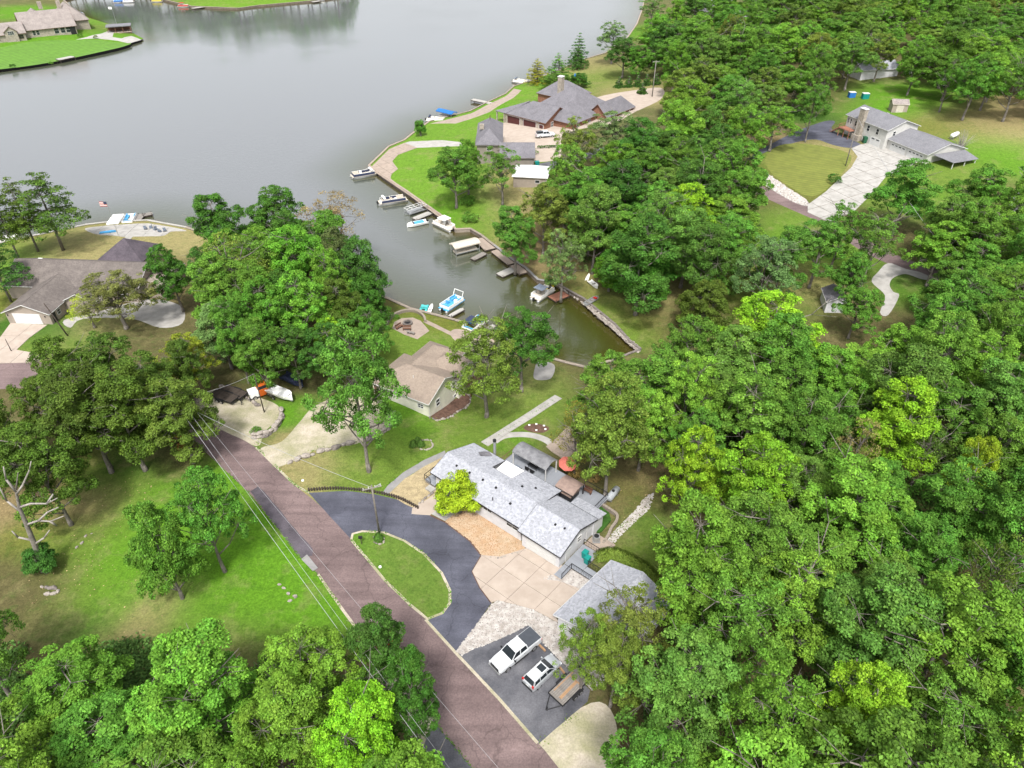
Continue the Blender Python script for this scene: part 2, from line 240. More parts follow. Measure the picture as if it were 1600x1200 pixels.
M = dict(
 ground=ground_mat("grass_and_litter"), water=water_mat(), leaf=leaf_mat(),
 bark=mat("bark", (0.20, 0.18, 0.155), 0.9, 0.2, 3, fine=0.35, fscale=9, stretch=(1, 1, 0.3)),
 deadwood=mat("dead_wood", (0.30, 0.275, 0.25), 0.9, 0.15, 2, fine=0.25, fscale=8),
 road=mat("road_chipseal", (0.172, 0.125, 0.122), 0.9, 0.12, 0.16, c2=(0.120, 0.086, 0.085), fine=0.22, fscale=5, bump=0.2, stretch=(1.0, 1.0, 1.0), lanes=R(41)),
 asphalt=mat("driveway_asphalt", (0.085, 0.088, 0.114), 0.75, 0.15, 0.25, c2=(0.052, 0.054, 0.072), fine=0.2, fscale=6, bump=0.1, lanes=R(20)),
 asphalt_old=mat("worn_asphalt", (0.135, 0.135, 0.148), 0.8, 0.2, 0.28, c2=(0.055, 0.057, 0.068), fine=0.2, fscale=6),
 patch=mat("asphalt_patch", (0.105, 0.092, 0.108), 0.85, 0.2, 0.5, fine=0.2, fscale=6),
 joint=mat("joint_sand", (0.22, 0.18, 0.14), 0.9, 0.1, 1),
 slab=mat("driveway_concrete", (0.385, 0.325, 0.275), 0.85, 0.05, 0.6, c2=(0.325, 0.27, 0.225), fine=0.06, fscale=12),
 concrete=mat("pale_concrete", (0.37, 0.355, 0.335), 0.85, 0.07, 0.7, c2=(0.28, 0.27, 0.25), fine=0.08, fscale=10),
 concrete_grey=mat("grey_concrete", (0.25, 0.245, 0.24), 0.9, 0.1, 0.8, fine=0.12, fscale=10),
 paver=mat("tan_paver", (0.32, 0.26, 0.215), 0.85, 0.1, 0.8, fine=0.15, fscale=10),
 pea=mat("pea_gravel", (0.38, 0.31, 0.18), 0.95, 0.1, 1.5, c2=(0.25, 0.20, 0.12), fine=0.35, fscale=9, bump=0.4),
 orange=mat("orange_river_gravel", (0.31, 0.195, 0.11), 0.95, 0.1, 0.6, c2=(0.33, 0.25, 0.16), fine=0.35, fscale=8, bump=0.4),
 gravel=mat("white_rock_bed", (0.27, 0.25, 0.235), 0.95, 0.1, 2, fine=0.4, fscale=6, bump=0.5),
 dust=mat("sandy_gravel", (0.42, 0.37, 0.30), 0.95, 0.12, 0.35, c2=(0.26, 0.25, 0.15), fine=0.2, fscale=5, bump=0.2),
 mulch=mat("brown_mulch", (0.13, 0.075, 0.055), 0.95, 0.2, 2, fine=0.3, fscale=9),
 mown=stripe_mat('mown_lawn_stripes', (.062,.150,.012), (.095,.205,.018), .16, R(35)), mown_dry=stripe_mat('round_lawn_stripes', (.105,.132,.018), (.145,.155,.028), .3, R(80)),
 turf=mat('dense_turf', (.035,.10,.012), 0.95, 0.2, 1.5, fine=0.3, fscale=8),
 rock=mat("limestone", (0.34, 0.31, 0.275), 0.9, 0.2, 1.5, c2=(0.19, 0.16, 0.14), fine=0.2, fscale=7),
 rockdark=mat("weathered_rock", (0.20, 0.175, 0.16), 0.9, 0.2, 1.5, fine=0.25, fscale=6),
 pebble=mat("white_stone", (0.46, 0.44, 0.42), 0.9, 0.1, 1.5, c2=(0.30, 0.27, 0.245)),
 pebble_o=mat("orange_stone", (0.37, 0.245, 0.145), 0.9, 0.2, 1.0, c2=(0.42, 0.33, 0.24)),
 roof_light=shingle_mat("light_grey_shingles", (0.30, 0.308, 0.338), (0.28, 0.288, 0.318), 0.26),
 roof_grey=shingle_mat("grey_shingles", (0.155, 0.15, 0.165), (0.125, 0.12, 0.132), 0.2),
 roof_brown=shingle_mat("brown_shingles", (0.245, 0.20, 0.162), (0.21, 0.17, 0.14), 0.15),
 roof_mauve=shingle_mat("weathered_brown_shingles", (0.14, 0.122, 0.112), (0.105, 0.091, 0.085), 0.2),
 roof_char=shingle_mat("charcoal_shingles", (0.175, 0.175, 0.19), (0.15, 0.15, 0.163), 0.18),
 roof_dark=shingle_mat("dark_shingles", (0.085, 0.072, 0.085), (0.06, 0.052, 0.062), 0.2),
 roof_tan=shingle_mat("cedar_shingles", (0.25, 0.22, 0.205), (0.20, 0.175, 0.165), 0.2),
 white_siding=siding_mat("white_siding", (0.60, 0.60, 0.62)),
 cream_siding=siding_mat("cream_siding", (0.64, 0.62, 0.53)),
 white_board=siding_mat("white_board_siding", (0.50, 0.495, 0.47), 0.3, True),
 tan_siding=siding_mat("tan_siding", (0.30, 0.255, 0.215)),
 taupe_siding=siding_mat("taupe_siding", (0.22, 0.195, 0.165), 0.25),
 brick=mat("red_brick", (0.27, 0.13, 0.085), 0.9, 0.2, 3, fine=0.3, fscale=8),
 stone=mat("pale_ashlar", (0.34, 0.30, 0.25), 0.9, 0.15, 1.5, fine=0.2, fscale=5),
 white=mat("white_paint", (0.58, 0.58, 0.57), 0.5, 0.04, 2), 
 blackp=mat("black_paint", (0.018, 0.018, 0.02), 0.5, 0.1, 3),
 maroon=mat("maroon_door", (0.075, 0.022, 0.022), 0.6, 0.1, 2),
 deck=mat("grey_deck_boards", (0.25, 0.265, 0.295), 0.75, 0.1, 1.2, fine=0.08, fscale=12),
 brownwood=mat("brown_stained_wood", (0.17, 0.085, 0.055), 0.8, 0.2, 2, fine=0.2, fscale=8),
 graywood=mat("weathered_wood", (0.24, 0.22, 0.20), 0.9, 0.15, 2, fine=0.2, fscale=8),
 darkwood=mat("creosote_timber", (0.07, 0.055, 0.045), 0.9, 0.2, 2, fine=0.25, fscale=8),
 lumber=mat("new_lumber", (0.36, 0.22, 0.12), 0.7, 0.1, 2),
 redwood=mat("red_deck_boards", (0.33, 0.15, 0.10), 0.8, 0.15, 2, fine=0.15, fscale=8),
 glass=mat("dark_glass", (0.02, 0.025, 0.03), 0.08, 0.1, 1, spec=0.6),
 carwhite=mat("white_car_paint", (0.54, 0.56, 0.58), 0.28, 0.02, 1, coat=0.6),
 carsilver=mat("silver_car_paint", (0.40, 0.42, 0.44), 0.3, 0.03, 1, coat=0.6, metal=0.2),
 rubber=mat("tyre_rubber", (0.02, 0.02, 0.02), 0.85, 0.1, 3),
 alloy=mat("alloy_rim", (0.5, 0.5, 0.5), 0.35, 0.05, 3, metal=0.8),
 tonneau=mat("dark_bed_cover", (0.055, 0.062, 0.075), 0.6, 0.08, 2),
 redlens=mat("red_lens", (0.45, 0.02, 0.015), 0.2, 0.05, 2),
 clearlens=mat("clear_lens", (0.7, 0.72, 0.74), 0.15, 0.05, 2),
 steel=mat("galvanised_steel", (0.42, 0.43, 0.44), 0.45, 0.1, 2, metal=0.6),
 tank=mat("weathered_silver_tank", (0.33, 0.35, 0.37), 0.5, 0.12, 2, fine=0.05),
 blue=mat("blue_canvas", (0.02, 0.14, 0.42), 0.7, 0.1, 2), skyblue=mat("light_blue_vinyl", (0.08, 0.34, 0.60), 0.5, 0.1, 2),
 teal=mat("teal_plastic", (0.01, 0.22, 0.19), 0.5, 0.1, 2), aqua=mat("aqua_plastic", (0.08, 0.45, 0.45), 0.5, 0.1, 2),
 navy=mat("navy_canvas", (0.035, 0.045, 0.09), 0.7, 0.1, 2), greycanvas=mat("grey_blue_canvas", (0.16, 0.19, 0.24), 0.75, 0.1, 2),
 yellow=mat("yellow_plastic", (0.65, 0.55, 0.03), 0.4, 0.1, 2), red=mat("red_plastic", (0.42, 0.03, 0.02), 0.5, 0.1, 2),
 orangep=mat("orange_machine_paint", (0.60, 0.13, 0.02), 0.5, 0.1, 2), coral=mat("coral_fabric", (0.48, 0.13, 0.10), 0.8, 0.1, 2),
 vinyl=mat("beige_vinyl", (0.52, 0.47, 0.40), 0.6, 0.1, 2), green=mat("green_bin", (0.02, 0.10, 0.05), 0.5, 0.1, 2),
 brightwhite=mat("white_canvas", (0.80, 0.80, 0.78), 0.6, 0.03, 1), polyroof=mat("grey_metal_canopy", (0.12, 0.122, 0.13), 0.5, 0.25, 1.5, c2=(0.20, 0.20, 0.21), fine=0.15, fscale=9),
 wire=mat("aluminium_wire", (0.34, 0.34, 0.35), 0.5, 0.05, 1), rope=mat("brown_cover", (0.27, 0.195, 0.165), 0.8, 0.12, 2),
 seawall=mat("timber_seawall", (0.16, 0.13, 0.105), 0.9, 0.2, 1, fine=0.25, fscale=5),
 cap=mat("seawall_cap", (0.27, 0.23, 0.19), 0.9, 0.15, 1, fine=0.2, fscale=5),
)
# ---------------------------------------------------------------- mesh helpers
class MB:
    def __init__(s): s.v = []; s.f = []
    def add(s, vs, fs):
        o = len(s.v); s.v += [tuple(v) for v in vs]; s.f += [tuple(i + o for i in f) for f in fs]; return s
    def box(s, cx, cy, cz, sx, sy, sz, rz=0.0, taper=1.0):
        c, n = math.cos(rz), math.sin(rz); vs = []
        for z, k in ((-.5, 1.0), (.5, taper)):
            for x, y in ((-.5, -.5), (.5, -.5), (.5, .5), (-.5, .5)):
                a, b = x * sx * k, y * sy * k; vs.append((cx + a * c - b * n, cy + a * n + b * c, cz + z * sz))
        return s.add(vs, [(3, 2, 1, 0), (4, 5, 6, 7), (0, 1, 5, 4), (1, 2, 6, 5), (2, 3, 7, 6), (3, 0, 4, 7)])
    def prism(s, poly, z0, z1):
        n = len(poly); f0 = (lambda i: z0[i]) if isinstance(z0, (list, tuple)) else (lambda i: z0)
        f1 = (lambda i: z1[i]) if isinstance(z1, (list, tuple)) else (lambda i: z1)
        area = sum(poly[i][0]*poly[(i+1)%n][1]-poly[(i+1)%n][0]*poly[i][1] for i in range(n))
        if area < 0:
            poly = poly[::-1]
            if isinstance(z0, (list, tuple)): z0 = z0[::-1]
            if isinstance(z1, (list, tuple)): z1 = z1[::-1]
            f0 = (lambda i: z0[i]) if isinstance(z0, (list, tuple)) else (lambda i: z0)
            f1 = (lambda i: z1[i]) if isinstance(z1, (list, tuple)) else (lambda i: z1)
        vs = [(p[0], p[1], f0(i)) for i, p in enumerate(poly)] + [(p[0], p[1], f1(i)) for i, p in enumerate(poly)]
        fs = [tuple(range(n))[::-1], tuple(range(n, 2 * n))] + [(i, (i + 1) % n, n + (i + 1) % n, n + i) for i in range(n)]
        return s.add(vs, fs)
    def tube(s, a, b, r0, r1=None, n=8, cap=True):
        r1 = r0 if r1 is None else r1; a = Vector(a); b = Vector(b); d = (b - a)
        if d.length < 1e-6: return s
        d.normalize(); u = d.orthogonal().normalized(); w_ = d.cross(u)
        vs = []
        for p, r in ((a, r0), (b, r1)):
            for i in range(n):
                t = 2 * math.pi * i / n; vs.append(p + u * (math.cos(t) * r) + w_ * (math.sin(t) * r))
        fs = [(i, (i + 1) % n, n + (i + 1) % n, n + i) for i in range(n)]
        if cap: fs += [tuple(range(n))[::-1], tuple(range(n, 2 * n))]
        return s.add(vs, fs)
    def path(s, pts, r, n=6):
        for i in range(len(pts) - 1):
            ra = r[i] if isinstance(r, (list, tuple)) else r; rb = r[i + 1] if isinstance(r, (list, tuple)) else r
            s.tube(pts[i], pts[i + 1], ra, rb, n, cap=(i in (0, len(pts) - 2)))
        return s
    def ball(s, c, rx, ry, rz, nu=10, nv=6, jit=0.0, rnd=None):
        vs = [(c[0], c[1], c[2] - rz)]
        for j in range(1, nv):
            t = -math.pi / 2 + math.pi * j / nv
            for i in range(nu):
                p = 2 * math.pi * i / nu; k = 1 + (rnd.uniform(-jit, jit) if jit else 0)
                vs.append((c[0] + rx * k * math.cos(t) * math.cos(p), c[1] + ry * k * math.cos(t) * math.sin(p), c[2] + rz * k * math.sin(t)))
        vs.append((c[0], c[1], c[2] + rz)); e = len(vs) - 1; fs = []
        for i in range(nu):
            fs.append((0, 1 + (i + 1) % nu, 1 + i)); fs.append((e, e - nu + i, e - nu + (i + 1) % nu))
        for j in range(nv - 2):
            for i in range(nu):
                a = 1 + j * nu + i; b = 1 + j * nu + (i + 1) % nu; fs.append((a, b, b + nu, a + nu))
        return s.add(vs, fs)
    def mesh(s, name, m, sm=False):
        me = bpy.data.meshes.new(name); me.from_pydata(s.v, [], s.f); me.materials.append(m)
        if sm: me.polygons.foreach_set("use_smooth", [True] * len(me.polygons))
        me.update(); return me
    def build(s, name, m, parent=None, sm=False, loc=None, rz=0.0):
        o = bpy.data.objects.new(name, s.mesh(name, m, sm)); col.objects.link(o)
        if parent is not None: o.parent = parent
        if loc is not None: o.location = loc; o.rotation_euler.z = rz
        return o
def tag(o, label=None, cat=None, group=None, kind=None):
    if label: o['label'] = label
    if cat: o['category'] = cat
    if group: o['group'] = group
    if kind: o['kind'] = kind
    return o
def thing(name, label, cat, loc=(0, 0, 0), rz=0.0, group=None):
    o = bpy.data.objects.new(name, None); col.objects.link(o); o.location = loc; o.rotation_euler.z = rz
    o.empty_display_size = 0.3
    return tag(o, label, cat, group)
KIDS = {}
def copy_tree(o, label=None, loc=None, rz=None, parent=None, group=None):
    c = o.copy(); col.objects.link(c); c.parent = parent
    if label: c['label'] = label
    if group: c['group'] = group
    if loc is not None: c.location = loc
    if rz is not None: c.rotation_euler.z = rz
    for ch in list(o.children):
        copy_tree(ch, parent=c)
    return c
def G(px, py, dz=0.0):
    p = P(px, py); return (p[0], p[1], p[2] + dz)
def yaw_of(a, b, h=0.0):
    A = P(*a, h); B = P(*b, h); return math.atan2(B[1] - A[1], B[0] - A[0])
def yaw_z(a, b, z):
    A = P0(*a, z); B = P0(*b, z); return math.atan2(B[1] - A[1], B[0] - A[0])
# ---------------------------------------------------------------- ground partition
rg = random.Random(5)
def densify(poly, step, jit=0.0):
    out = []; n = len(poly)
    for i in range(n):
        a, b = poly[i], poly[(i + 1) % n]; L = math.hypot(b[0]-a[0], b[1]-a[1]); k = max(1, int(L / step))
        for j in range(k):
            t = j / k; q = jit if j else 0.0
            out.append((a[0] + (b[0]-a[0]) * t + rg.uniform(-q, q), a[1] + (b[1]-a[1]) * t + rg.uniform(-q, q)))
    return out
ROAD_R = [(-60,578),(0,568),(60,566),(130,572),(210,592),(262,612),(296,634),(340,668),(400,699),(460,757),(500,790),(548,842),(600,905),(665,967),(715,1022),(840,1160),(900,1235)]
ROAD_L = [(770,1235),(738,1200),(676,1125),(600,1035),(560,985),(535,952),(497,898),(470,872),(430,822),(390,772),(355,738),(306,690),(284,652),(240,632),(180,618),(110,608),(40,606),(-60,612)]
REGS = [  # name, label, material, pixel outline, jitter
 ('sandy_track','pale sandy gravel patch with tyre tracks beside the road','dust',[(408,700),(440,690),(466,662),(490,636),(530,620),(580,622),(606,636),(613,655),(592,676),(555,694),(500,701),(455,722),(428,730),(412,716)],.35),
 ('gravel_lot','pale gravel pull-out holding flatbed trailers above the road bend','dust',[(296,634),(310,618),(350,606),(400,620),(432,632),(438,650),(412,676),(400,697),(340,668)],.25),
 ('gravel_verge','pale gravel shoulder at the bottom edge of the driveway','dust',[(842,1162),(924,1098),(960,1120),(965,1200),(955,1240),(900,1235)],.3),
 ('gravel_strip','pale gravel strip under the trees on the left road edge','dust',[(596,1030),(640,1078),(680,1128),(664,1165),(640,1150),(600,1090),(585,1050)],.3),
 ('asphalt_shoulder','worn asphalt shoulder at the bottom left of the road','asphalt_old',[(676,1125),(770,1235),(680,1240),(662,1166)],.1),
 ('road','reddish brown chip seal road curving down through the plots','road','ROAD',.06),
 ('road_patch','dark asphalt patch along the left half of the road','patch',[(391,768),(403,760),(420,776),(455,820),(489,858),(488,868),(470,872),(430,822)],.08),
 ('driveway','dark blue-grey asphalt horseshoe driveway in front of the grey-roofed house','asphalt',[(482,770),(540,767),(585,772),(622,781),(645,792),(643,803),(672,805),(696,815),(735,845),(753,868),(738,893),(750,918),(768,942),(740,982),(712,1020),(690,997),(665,967),(640,944),(600,905),(548,842)],.04),
 ('lawn_island','bright grass island inside the horseshoe driveway','ground',[(549,843),(551,834),(566,830),(600,832),(632,845),(662,865),(690,895),(703,922),(703,942),(691,958),(668,967),(640,944),(600,905),(568,866)],.12),
 ('parking_pad','worn dark asphalt parking pad holding pickup, wagon and trailer','asphalt_old',[(714,1022),(740,1014),(765,1005),(800,989),(826,976),(850,1006),(882,1038),(922,1078),(918,1096),(842,1162)],.05),
 ('rock_bed','white stone bed between the concrete apron and the parking pad','gravel',[(712,1018),(740,982),(768,944),(778,938),(832,952),(872,974),(925,1000),(948,1060),(925,1078),(882,1038),(850,1006),(826,976),(800,989),(765,1005),(740,1014),(722,1024)],.05),
 ('white_rock_patch','white stone patch beside the ramp of the garage','gravel',[(843,905),(868,896),(885,886),(905,884),(938,905),(920,928),(900,918),(872,908)],.1),
 ('apron_joints','sand bed under the beige concrete apron slabs','joint',[(753,868),(780,870),(822,857),(880,885),(885,887),(868,896),(843,905),(872,908),(900,918),(918,930),(866,962),(874,974),(832,952),(778,938),(768,942),(750,918),(738,893)],0),
 ('orange_gravel_bed','orange river gravel bed along the front of the grey-roofed house','orange',[(695,815),(712,800),(740,785),(800,832),(822,852),(818,860),(775,872),(753,868),(735,845)],.05),
 ('pea_gravel_bed','yellow pea gravel bed at the left end of the grey-roofed house','pea',[(606,772),(632,748),(664,728),(695,712),(710,735),(690,765),(655,795),(642,792),(622,781)],.08),
 ('curved_walk','grey curved walk round the yellow gravel bed','concrete_grey',[(596,772),(606,758),(630,738),(660,720),(695,704),(697,711),(664,728),(632,748),(608,771)],.03),
 ('entry_pad','yellowish concrete entry pad at the driveway','slab',[(643,803),(644,794),(668,780),(695,762),(712,775),(690,790),(672,805)],.03),
 ('small_pad','pale grey concrete pad under the lime green tree','concrete',[(674,803),(690,790),(706,795),(712,803),(695,814)],.03),
 ('lake_walk','pale concrete walk running from the deck towards the cove','concrete','WALK',.02),
 ('curved_path','pale curved concrete path round the canopy','concrete','CPATH',.02),
 ('back_patio','pale paved patio at the right end of the curved path','paver',[(853,698),(868,686),(886,668),(915,672),(905,715),(890,724),(862,706)],.04),
 ('fire_pit_patio','round mauve paver patio by the cove','paver',[(613,513),(616,503),(628,497),(645,496),(657,501),(671,517),(652,530),(632,523)],.03),
 ('cove_path','narrow paver path leading from the fire pit terrace','paver',[(661,503),(667,500),(706,519),(704,524)],.03),
 ('terrace','paved terrace hidden behind the olive tree at the cove','paver',[(704,524),(712,514),(742,520),(772,532),(760,548),(730,546)],.03),
 ('mulch_bed','brown mulch bed with rock edge beside the brown-roofed house','mulch',[(668,644),(700,628),(728,616),(736,620),(732,632),(705,650),(690,656),(676,653)],.08),
 ('oval_bed','oval dark mulch flower bed beside the lake walk','mulch',[(818,669),(825,663),(840,662),(855,666),(858,671),(848,676),(830,675)],.03),
 ('boat_ramp','pale broken concrete ramp at the end of the cove','concrete',[(836,574),(842,563),(866,570),(862,590),(845,594),(834,590)],.15),
 ('garage_drive','pale concrete drive in front of the tan garage at the left edge','concrete',[(17,505),(74,508),(46,528),(26,547),(70,555),(60,566),(0,568),(-60,578),(-60,560),(0,528)],.03),
 ('left_parking','pale concrete parking area behind the olive tree on the left','concrete',[(215,470),(250,468),(285,480),(285,505),(250,512),(205,498),(130,498),(110,512),(100,500),(150,488)],.1),
 ('lake_patio','pale concrete patio at the water on the left plot','concrete',[(133,357),(170,352.5),(232,349.5),(291,360),(268,362),(252,369),(208,370),(192,386),(226,398),(200,399),(182,387),(197,371),(175,368),(150,366)],.03),
 ('wharf','tan concrete wharf along the cove where the pontoon boats tie up','paver',[(578,263.5),(608,233.5),(632,223.5),(652,231),(622,242),(613,252),(617,258),(622,264),(612,272),(610,279),(640,303),(702,347),(700,350),(640,306)],.03),
 ('wharf_path','tan concrete path from the wharf to the taupe building','concrete',[(632,223.5),(640,221),(690,219),(722,222),(722,228),(650,231)],.05),
 ('shore_walk','tan paver walk along the lake in front of the red brick house','paver',[(672,193.5),(700,186.5),(735,177.5),(762,163.5),(790,150.5),(803,138.5),(815,141),(802,153),(780,165),(765,175),(735,186),(712,193)],.05),
 ('motor_court','wide beige concrete court in front of the red brick garage','slab',[(760,198),(785,192),(820,190),(840,192),(880,183),(905,163),(940,150),(985,142),(1032,137),(1034,154),(990,176),(960,192),(905,202),(878,214),(875,246),(832,253),(825,240),(760,215)],.1),
 ('court_lane','grey asphalt lane passing the white-roofed shed','asphalt_old',[(805,266),(850,254),(880,248),(950,228),(956,236),(890,256),(846,268)],.1),
 ('far_road','mauve road running downhill on the right side','road',[(1100,246),(1140,268),(1183,287),(1230,308),(1290,335),(1350,372),(1400,398),(1470,425),(1560,462),(1660,505),(1660,522),(1550,478),(1465,438),(1388,412),(1340,388),(1285,350),(1215,318),(1175,300),(1130,280),(1095,258)],.1),
 ('hillside_drive','dark asphalt drive at the white hillside house','asphalt',[(1175,246),(1182,237),(1210,222),(1238,208),(1262,198),(1290,189),(1305,190),(1300,202),(1330,218),(1345,226),(1327,231),(1300,226),(1275,218),(1245,222),(1200,236),(1180,247)],.05),
 ('drive_joints','sand bed under the pale slabs of the hillside driveway','joint',[(1330,232),(1345,226),(1368,222),(1392,232),(1436,252),(1420,262),(1385,275),(1365,300),(1335,330),(1295,347),(1262,332),(1262,320),(1290,300),(1330,262),(1340,245)],0),
 ('rubble_strip','pale rubble strip between the mauve road and the round lawn','gravel',[(1182,265),(1200,272),(1232,294),(1260,312),(1262,322),(1240,316),(1205,296),(1182,280)],.1),
 ('loop_drive','pale concrete loop driveway off the mauve road','concrete',[(1362,440),(1372,425),(1388,411),(1415,420),(1440,426),(1462,438),(1440,436),(1415,428),(1396,434),(1390,445),(1396,456),(1405,462),(1388,492),(1375,488),(1383,462)],.1),
 ('verge_edging','pale sandy edge line round the grass island','dust',[(549,843),(551,834),(566,830),(600,832),(632,845),(662,865),(690,895),(703,922),(703,942),(691,958),(668,967),(640,944),(600,905),(568,866),(550,845)],.1),
 ('road_edging','pale gravel edge line along the right side of the road','dust',[(665,968),(715,1023),(780,1092),(840,1161)],.1),
 ('road_edging','pale gravel edge line along the left side of the road','dust',[(497,897),(516,925),(535,952),(560,986)],.1),
 ('road_edging','pale gravel edge line between the road and the sandy track','dust',[(400,699),(430,728),(460,757),(483,770)],.15),
 ('driveway_edging','rust brown soil edge along the right side of the driveway','mulch',[(672,805),(696,816),(735,846),(752,868),(738,893),(750,918),(767,941)],.05),
 ('mown_lawn','striped bright lawn on the top left peninsula','mown',[(-60,76),(0,74),(28,68),(60,64),(95,62.5),(118,63),(150,62),(172,65),(205,67.5),(180,76),(90,95.5),(30,105),(-40,111)],.1),
 ('round_lawn','olive striped lawn between the mauve road and the hillside driveway','mown_dry',[(1213,229),(1245,224),(1290,229),(1326,240),(1326,258),(1288,298),(1262,306),(1232,290),(1205,270),(1196,248)],.1),
 ('lawn_path','pale path beside the top left garden','concrete',[(118,62),(135,58),(160,52),(170,48),(178,50),(176,58),(190,60),(205,56),(222,62),(205,67),(185,64),(170,62),(150,60)],.03),
]
SOFT = {'sandy_track','gravel_lot','gravel_verge','gravel_strip','mown_lawn','round_lawn','mulch_bed','oval_bed','boat_ramp','white_rock_patch','rubble_strip','loop_drive','lake_patio','left_parking','motor_court','terrace','far_road','hillside_drive','court_lane'}
def densify_line(p, step=1.2):
    out = []
    for a, b in zip(p, p[1:]):
        k = max(1, int(math.hypot(b[0]-a[0], b[1]-a[1]) / step)); out += [(a[0]+(b[0]-a[0])*i/k, a[1]+(b[1]-a[1])*i/k) for i in range(k)]
    return out + [p[-1]]
WALK = strip_poly(PP([(757,694),(790,673),(830,648),(873,620)]), 1.5)
CPATH = strip_poly(smooth(PP([(772,690),(785,682),(805,679),(830,680),(852,687),(866,697)])), 1.3)
def build_ground():
    vs = []; faces = []
    def addpoly(poly):
        if sum(poly[i-1][0]*poly[i][1]-poly[i][0]*poly[i-1][1] for i in range(len(poly))) < 0: poly = poly[::-1]
        o = len(vs); vs.extend(poly); faces.append(list(range(o, o + len(poly))))
    addpoly(densify([tuple(p) for p in SH], 3.0, 0.12))
    for nm, lb, mt, px, jit in REGS:
        if px == 'ROAD': w_ = smooth(PP(ROAD_R)) + smooth(PP(ROAD_L))
        elif px == 'WALK': w_ = WALK
        elif px == 'CPATH': w_ = CPATH
        elif nm in SOFT: w_ = smooth(PP(px), True, 4)
        elif nm.endswith('_edging'): w_ = strip_poly(densify_line(PP(px)), .32 if 'pale' in lb else .22)
        else: w_ = PP(px)
        far = np.mean([p[1] for p in w_]) > 120
        addpoly(densify(w_, 2.2 if far else 1.0, jit * (1.5 if far else 1)))
    npoly = len(vs)
    def grid(y0, y1, s, xw):
        y = y0
        while y < y1:
            xm = xw(y); x = -xm
            while x < xm: vs.append((x + rg.uniform(-.3, .3) * s, y + rg.uniform(-.3, .3) * s)); x += s
            y += s
    grid(10, 120, 2.3, lambda y: 45 + y * 0.85)
    grid(120, 260, 4.5, lambda y: 45 + y * 0.85)
    grid(264, 640, 10, lambda y: 45 + y * 0.85)
    grid(640, 1500, 60, lambda y: 900)
    for a in range(0, 360, 10):
        for r_ in (600, 1500, 4000): vs.append((r_ * math.cos(R(a)), 300 + r_ * math.sin(R(a))))
    res = delaunay_2d_cdt([Vector(v) for v in vs], [], faces, 0, 1e-3, True)
    V = np.array([(v.x, v.y) for v in res[0]]); F = res[2]; OF = res[5]
    Z = HH(V[:, 0], V[:, 1])
    D = shore_dist(V[:, 0], V[:, 1])
    far = np.hypot(V[:, 0], V[:, 1]) > 1400; Z = np.where(far, 6, Z)
    buckets = {}
    for f, of in zip(F, OF):
        k = max(of) if of else -1
        buckets.setdefault(k, []).append(f)
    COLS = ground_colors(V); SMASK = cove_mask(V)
    for k, fl in buckets.items():
        idx = sorted({i for f in fl for i in f}); mp = {i: j for j, i in enumerate(idx)}
        ii = np.array(idx)
        if k == 0:
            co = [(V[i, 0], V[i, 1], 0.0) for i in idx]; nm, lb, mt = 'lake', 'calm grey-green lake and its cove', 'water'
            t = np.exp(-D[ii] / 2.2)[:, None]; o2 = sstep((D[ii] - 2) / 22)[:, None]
            cc = ((np.array([[0.060, 0.070, 0.046]]) * (1 - SMASK[ii]) + np.array([[0.040, 0.048, 0.007]]) * SMASK[ii]) * (1 - o2) + np.array([[0.118, 0.124, 0.128]]) * o2) * (1 - t) + np.array([[0.055, 0.042, 0.010]]) * t  # paler grey of the open water paints sky reflection into the body colour
        else:
            co = [(V[i, 0], V[i, 1], Z[i]) for i in idx]; cc = COLS[ii]
            if k == -1: nm, lb, mt = 'ground', 'grass and leaf litter ground of the lakeside plots', 'ground'
            else: nm, lb, mt = REGS[k - 1][:3]
        if nm == 'lawn_island': cc = cc * 0.35 + np.array([[0.062, 0.125, 0.014]])
        me = bpy.data.meshes.new(nm); me.from_pydata(co, [], [tuple(mp[i] for i in f) for f in fl]); me.materials.append(M[mt])
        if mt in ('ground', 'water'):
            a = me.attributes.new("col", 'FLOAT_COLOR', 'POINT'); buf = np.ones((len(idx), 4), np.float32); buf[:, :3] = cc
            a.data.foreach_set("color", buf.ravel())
        me.polygons.foreach_set("use_smooth", [True] * len(me.polygons)); me.update()
        if me.polygons[0].normal.z < 0: me.flip_normals()
        o = bpy.data.objects.new(nm, me); col.objects.link(o); tag(o, lb, None, None, 'structure')
LUSH = (.082,.195,.012); LIME = (.105,.205,.020); DRY = (.235,.205,.09); LIT = (.085,.075,.032); DARKG = (.04,.10,.012); MID = (.108,.172,.025); TANL = (.21,.16,.08); OLV = (.115,.13,.024)
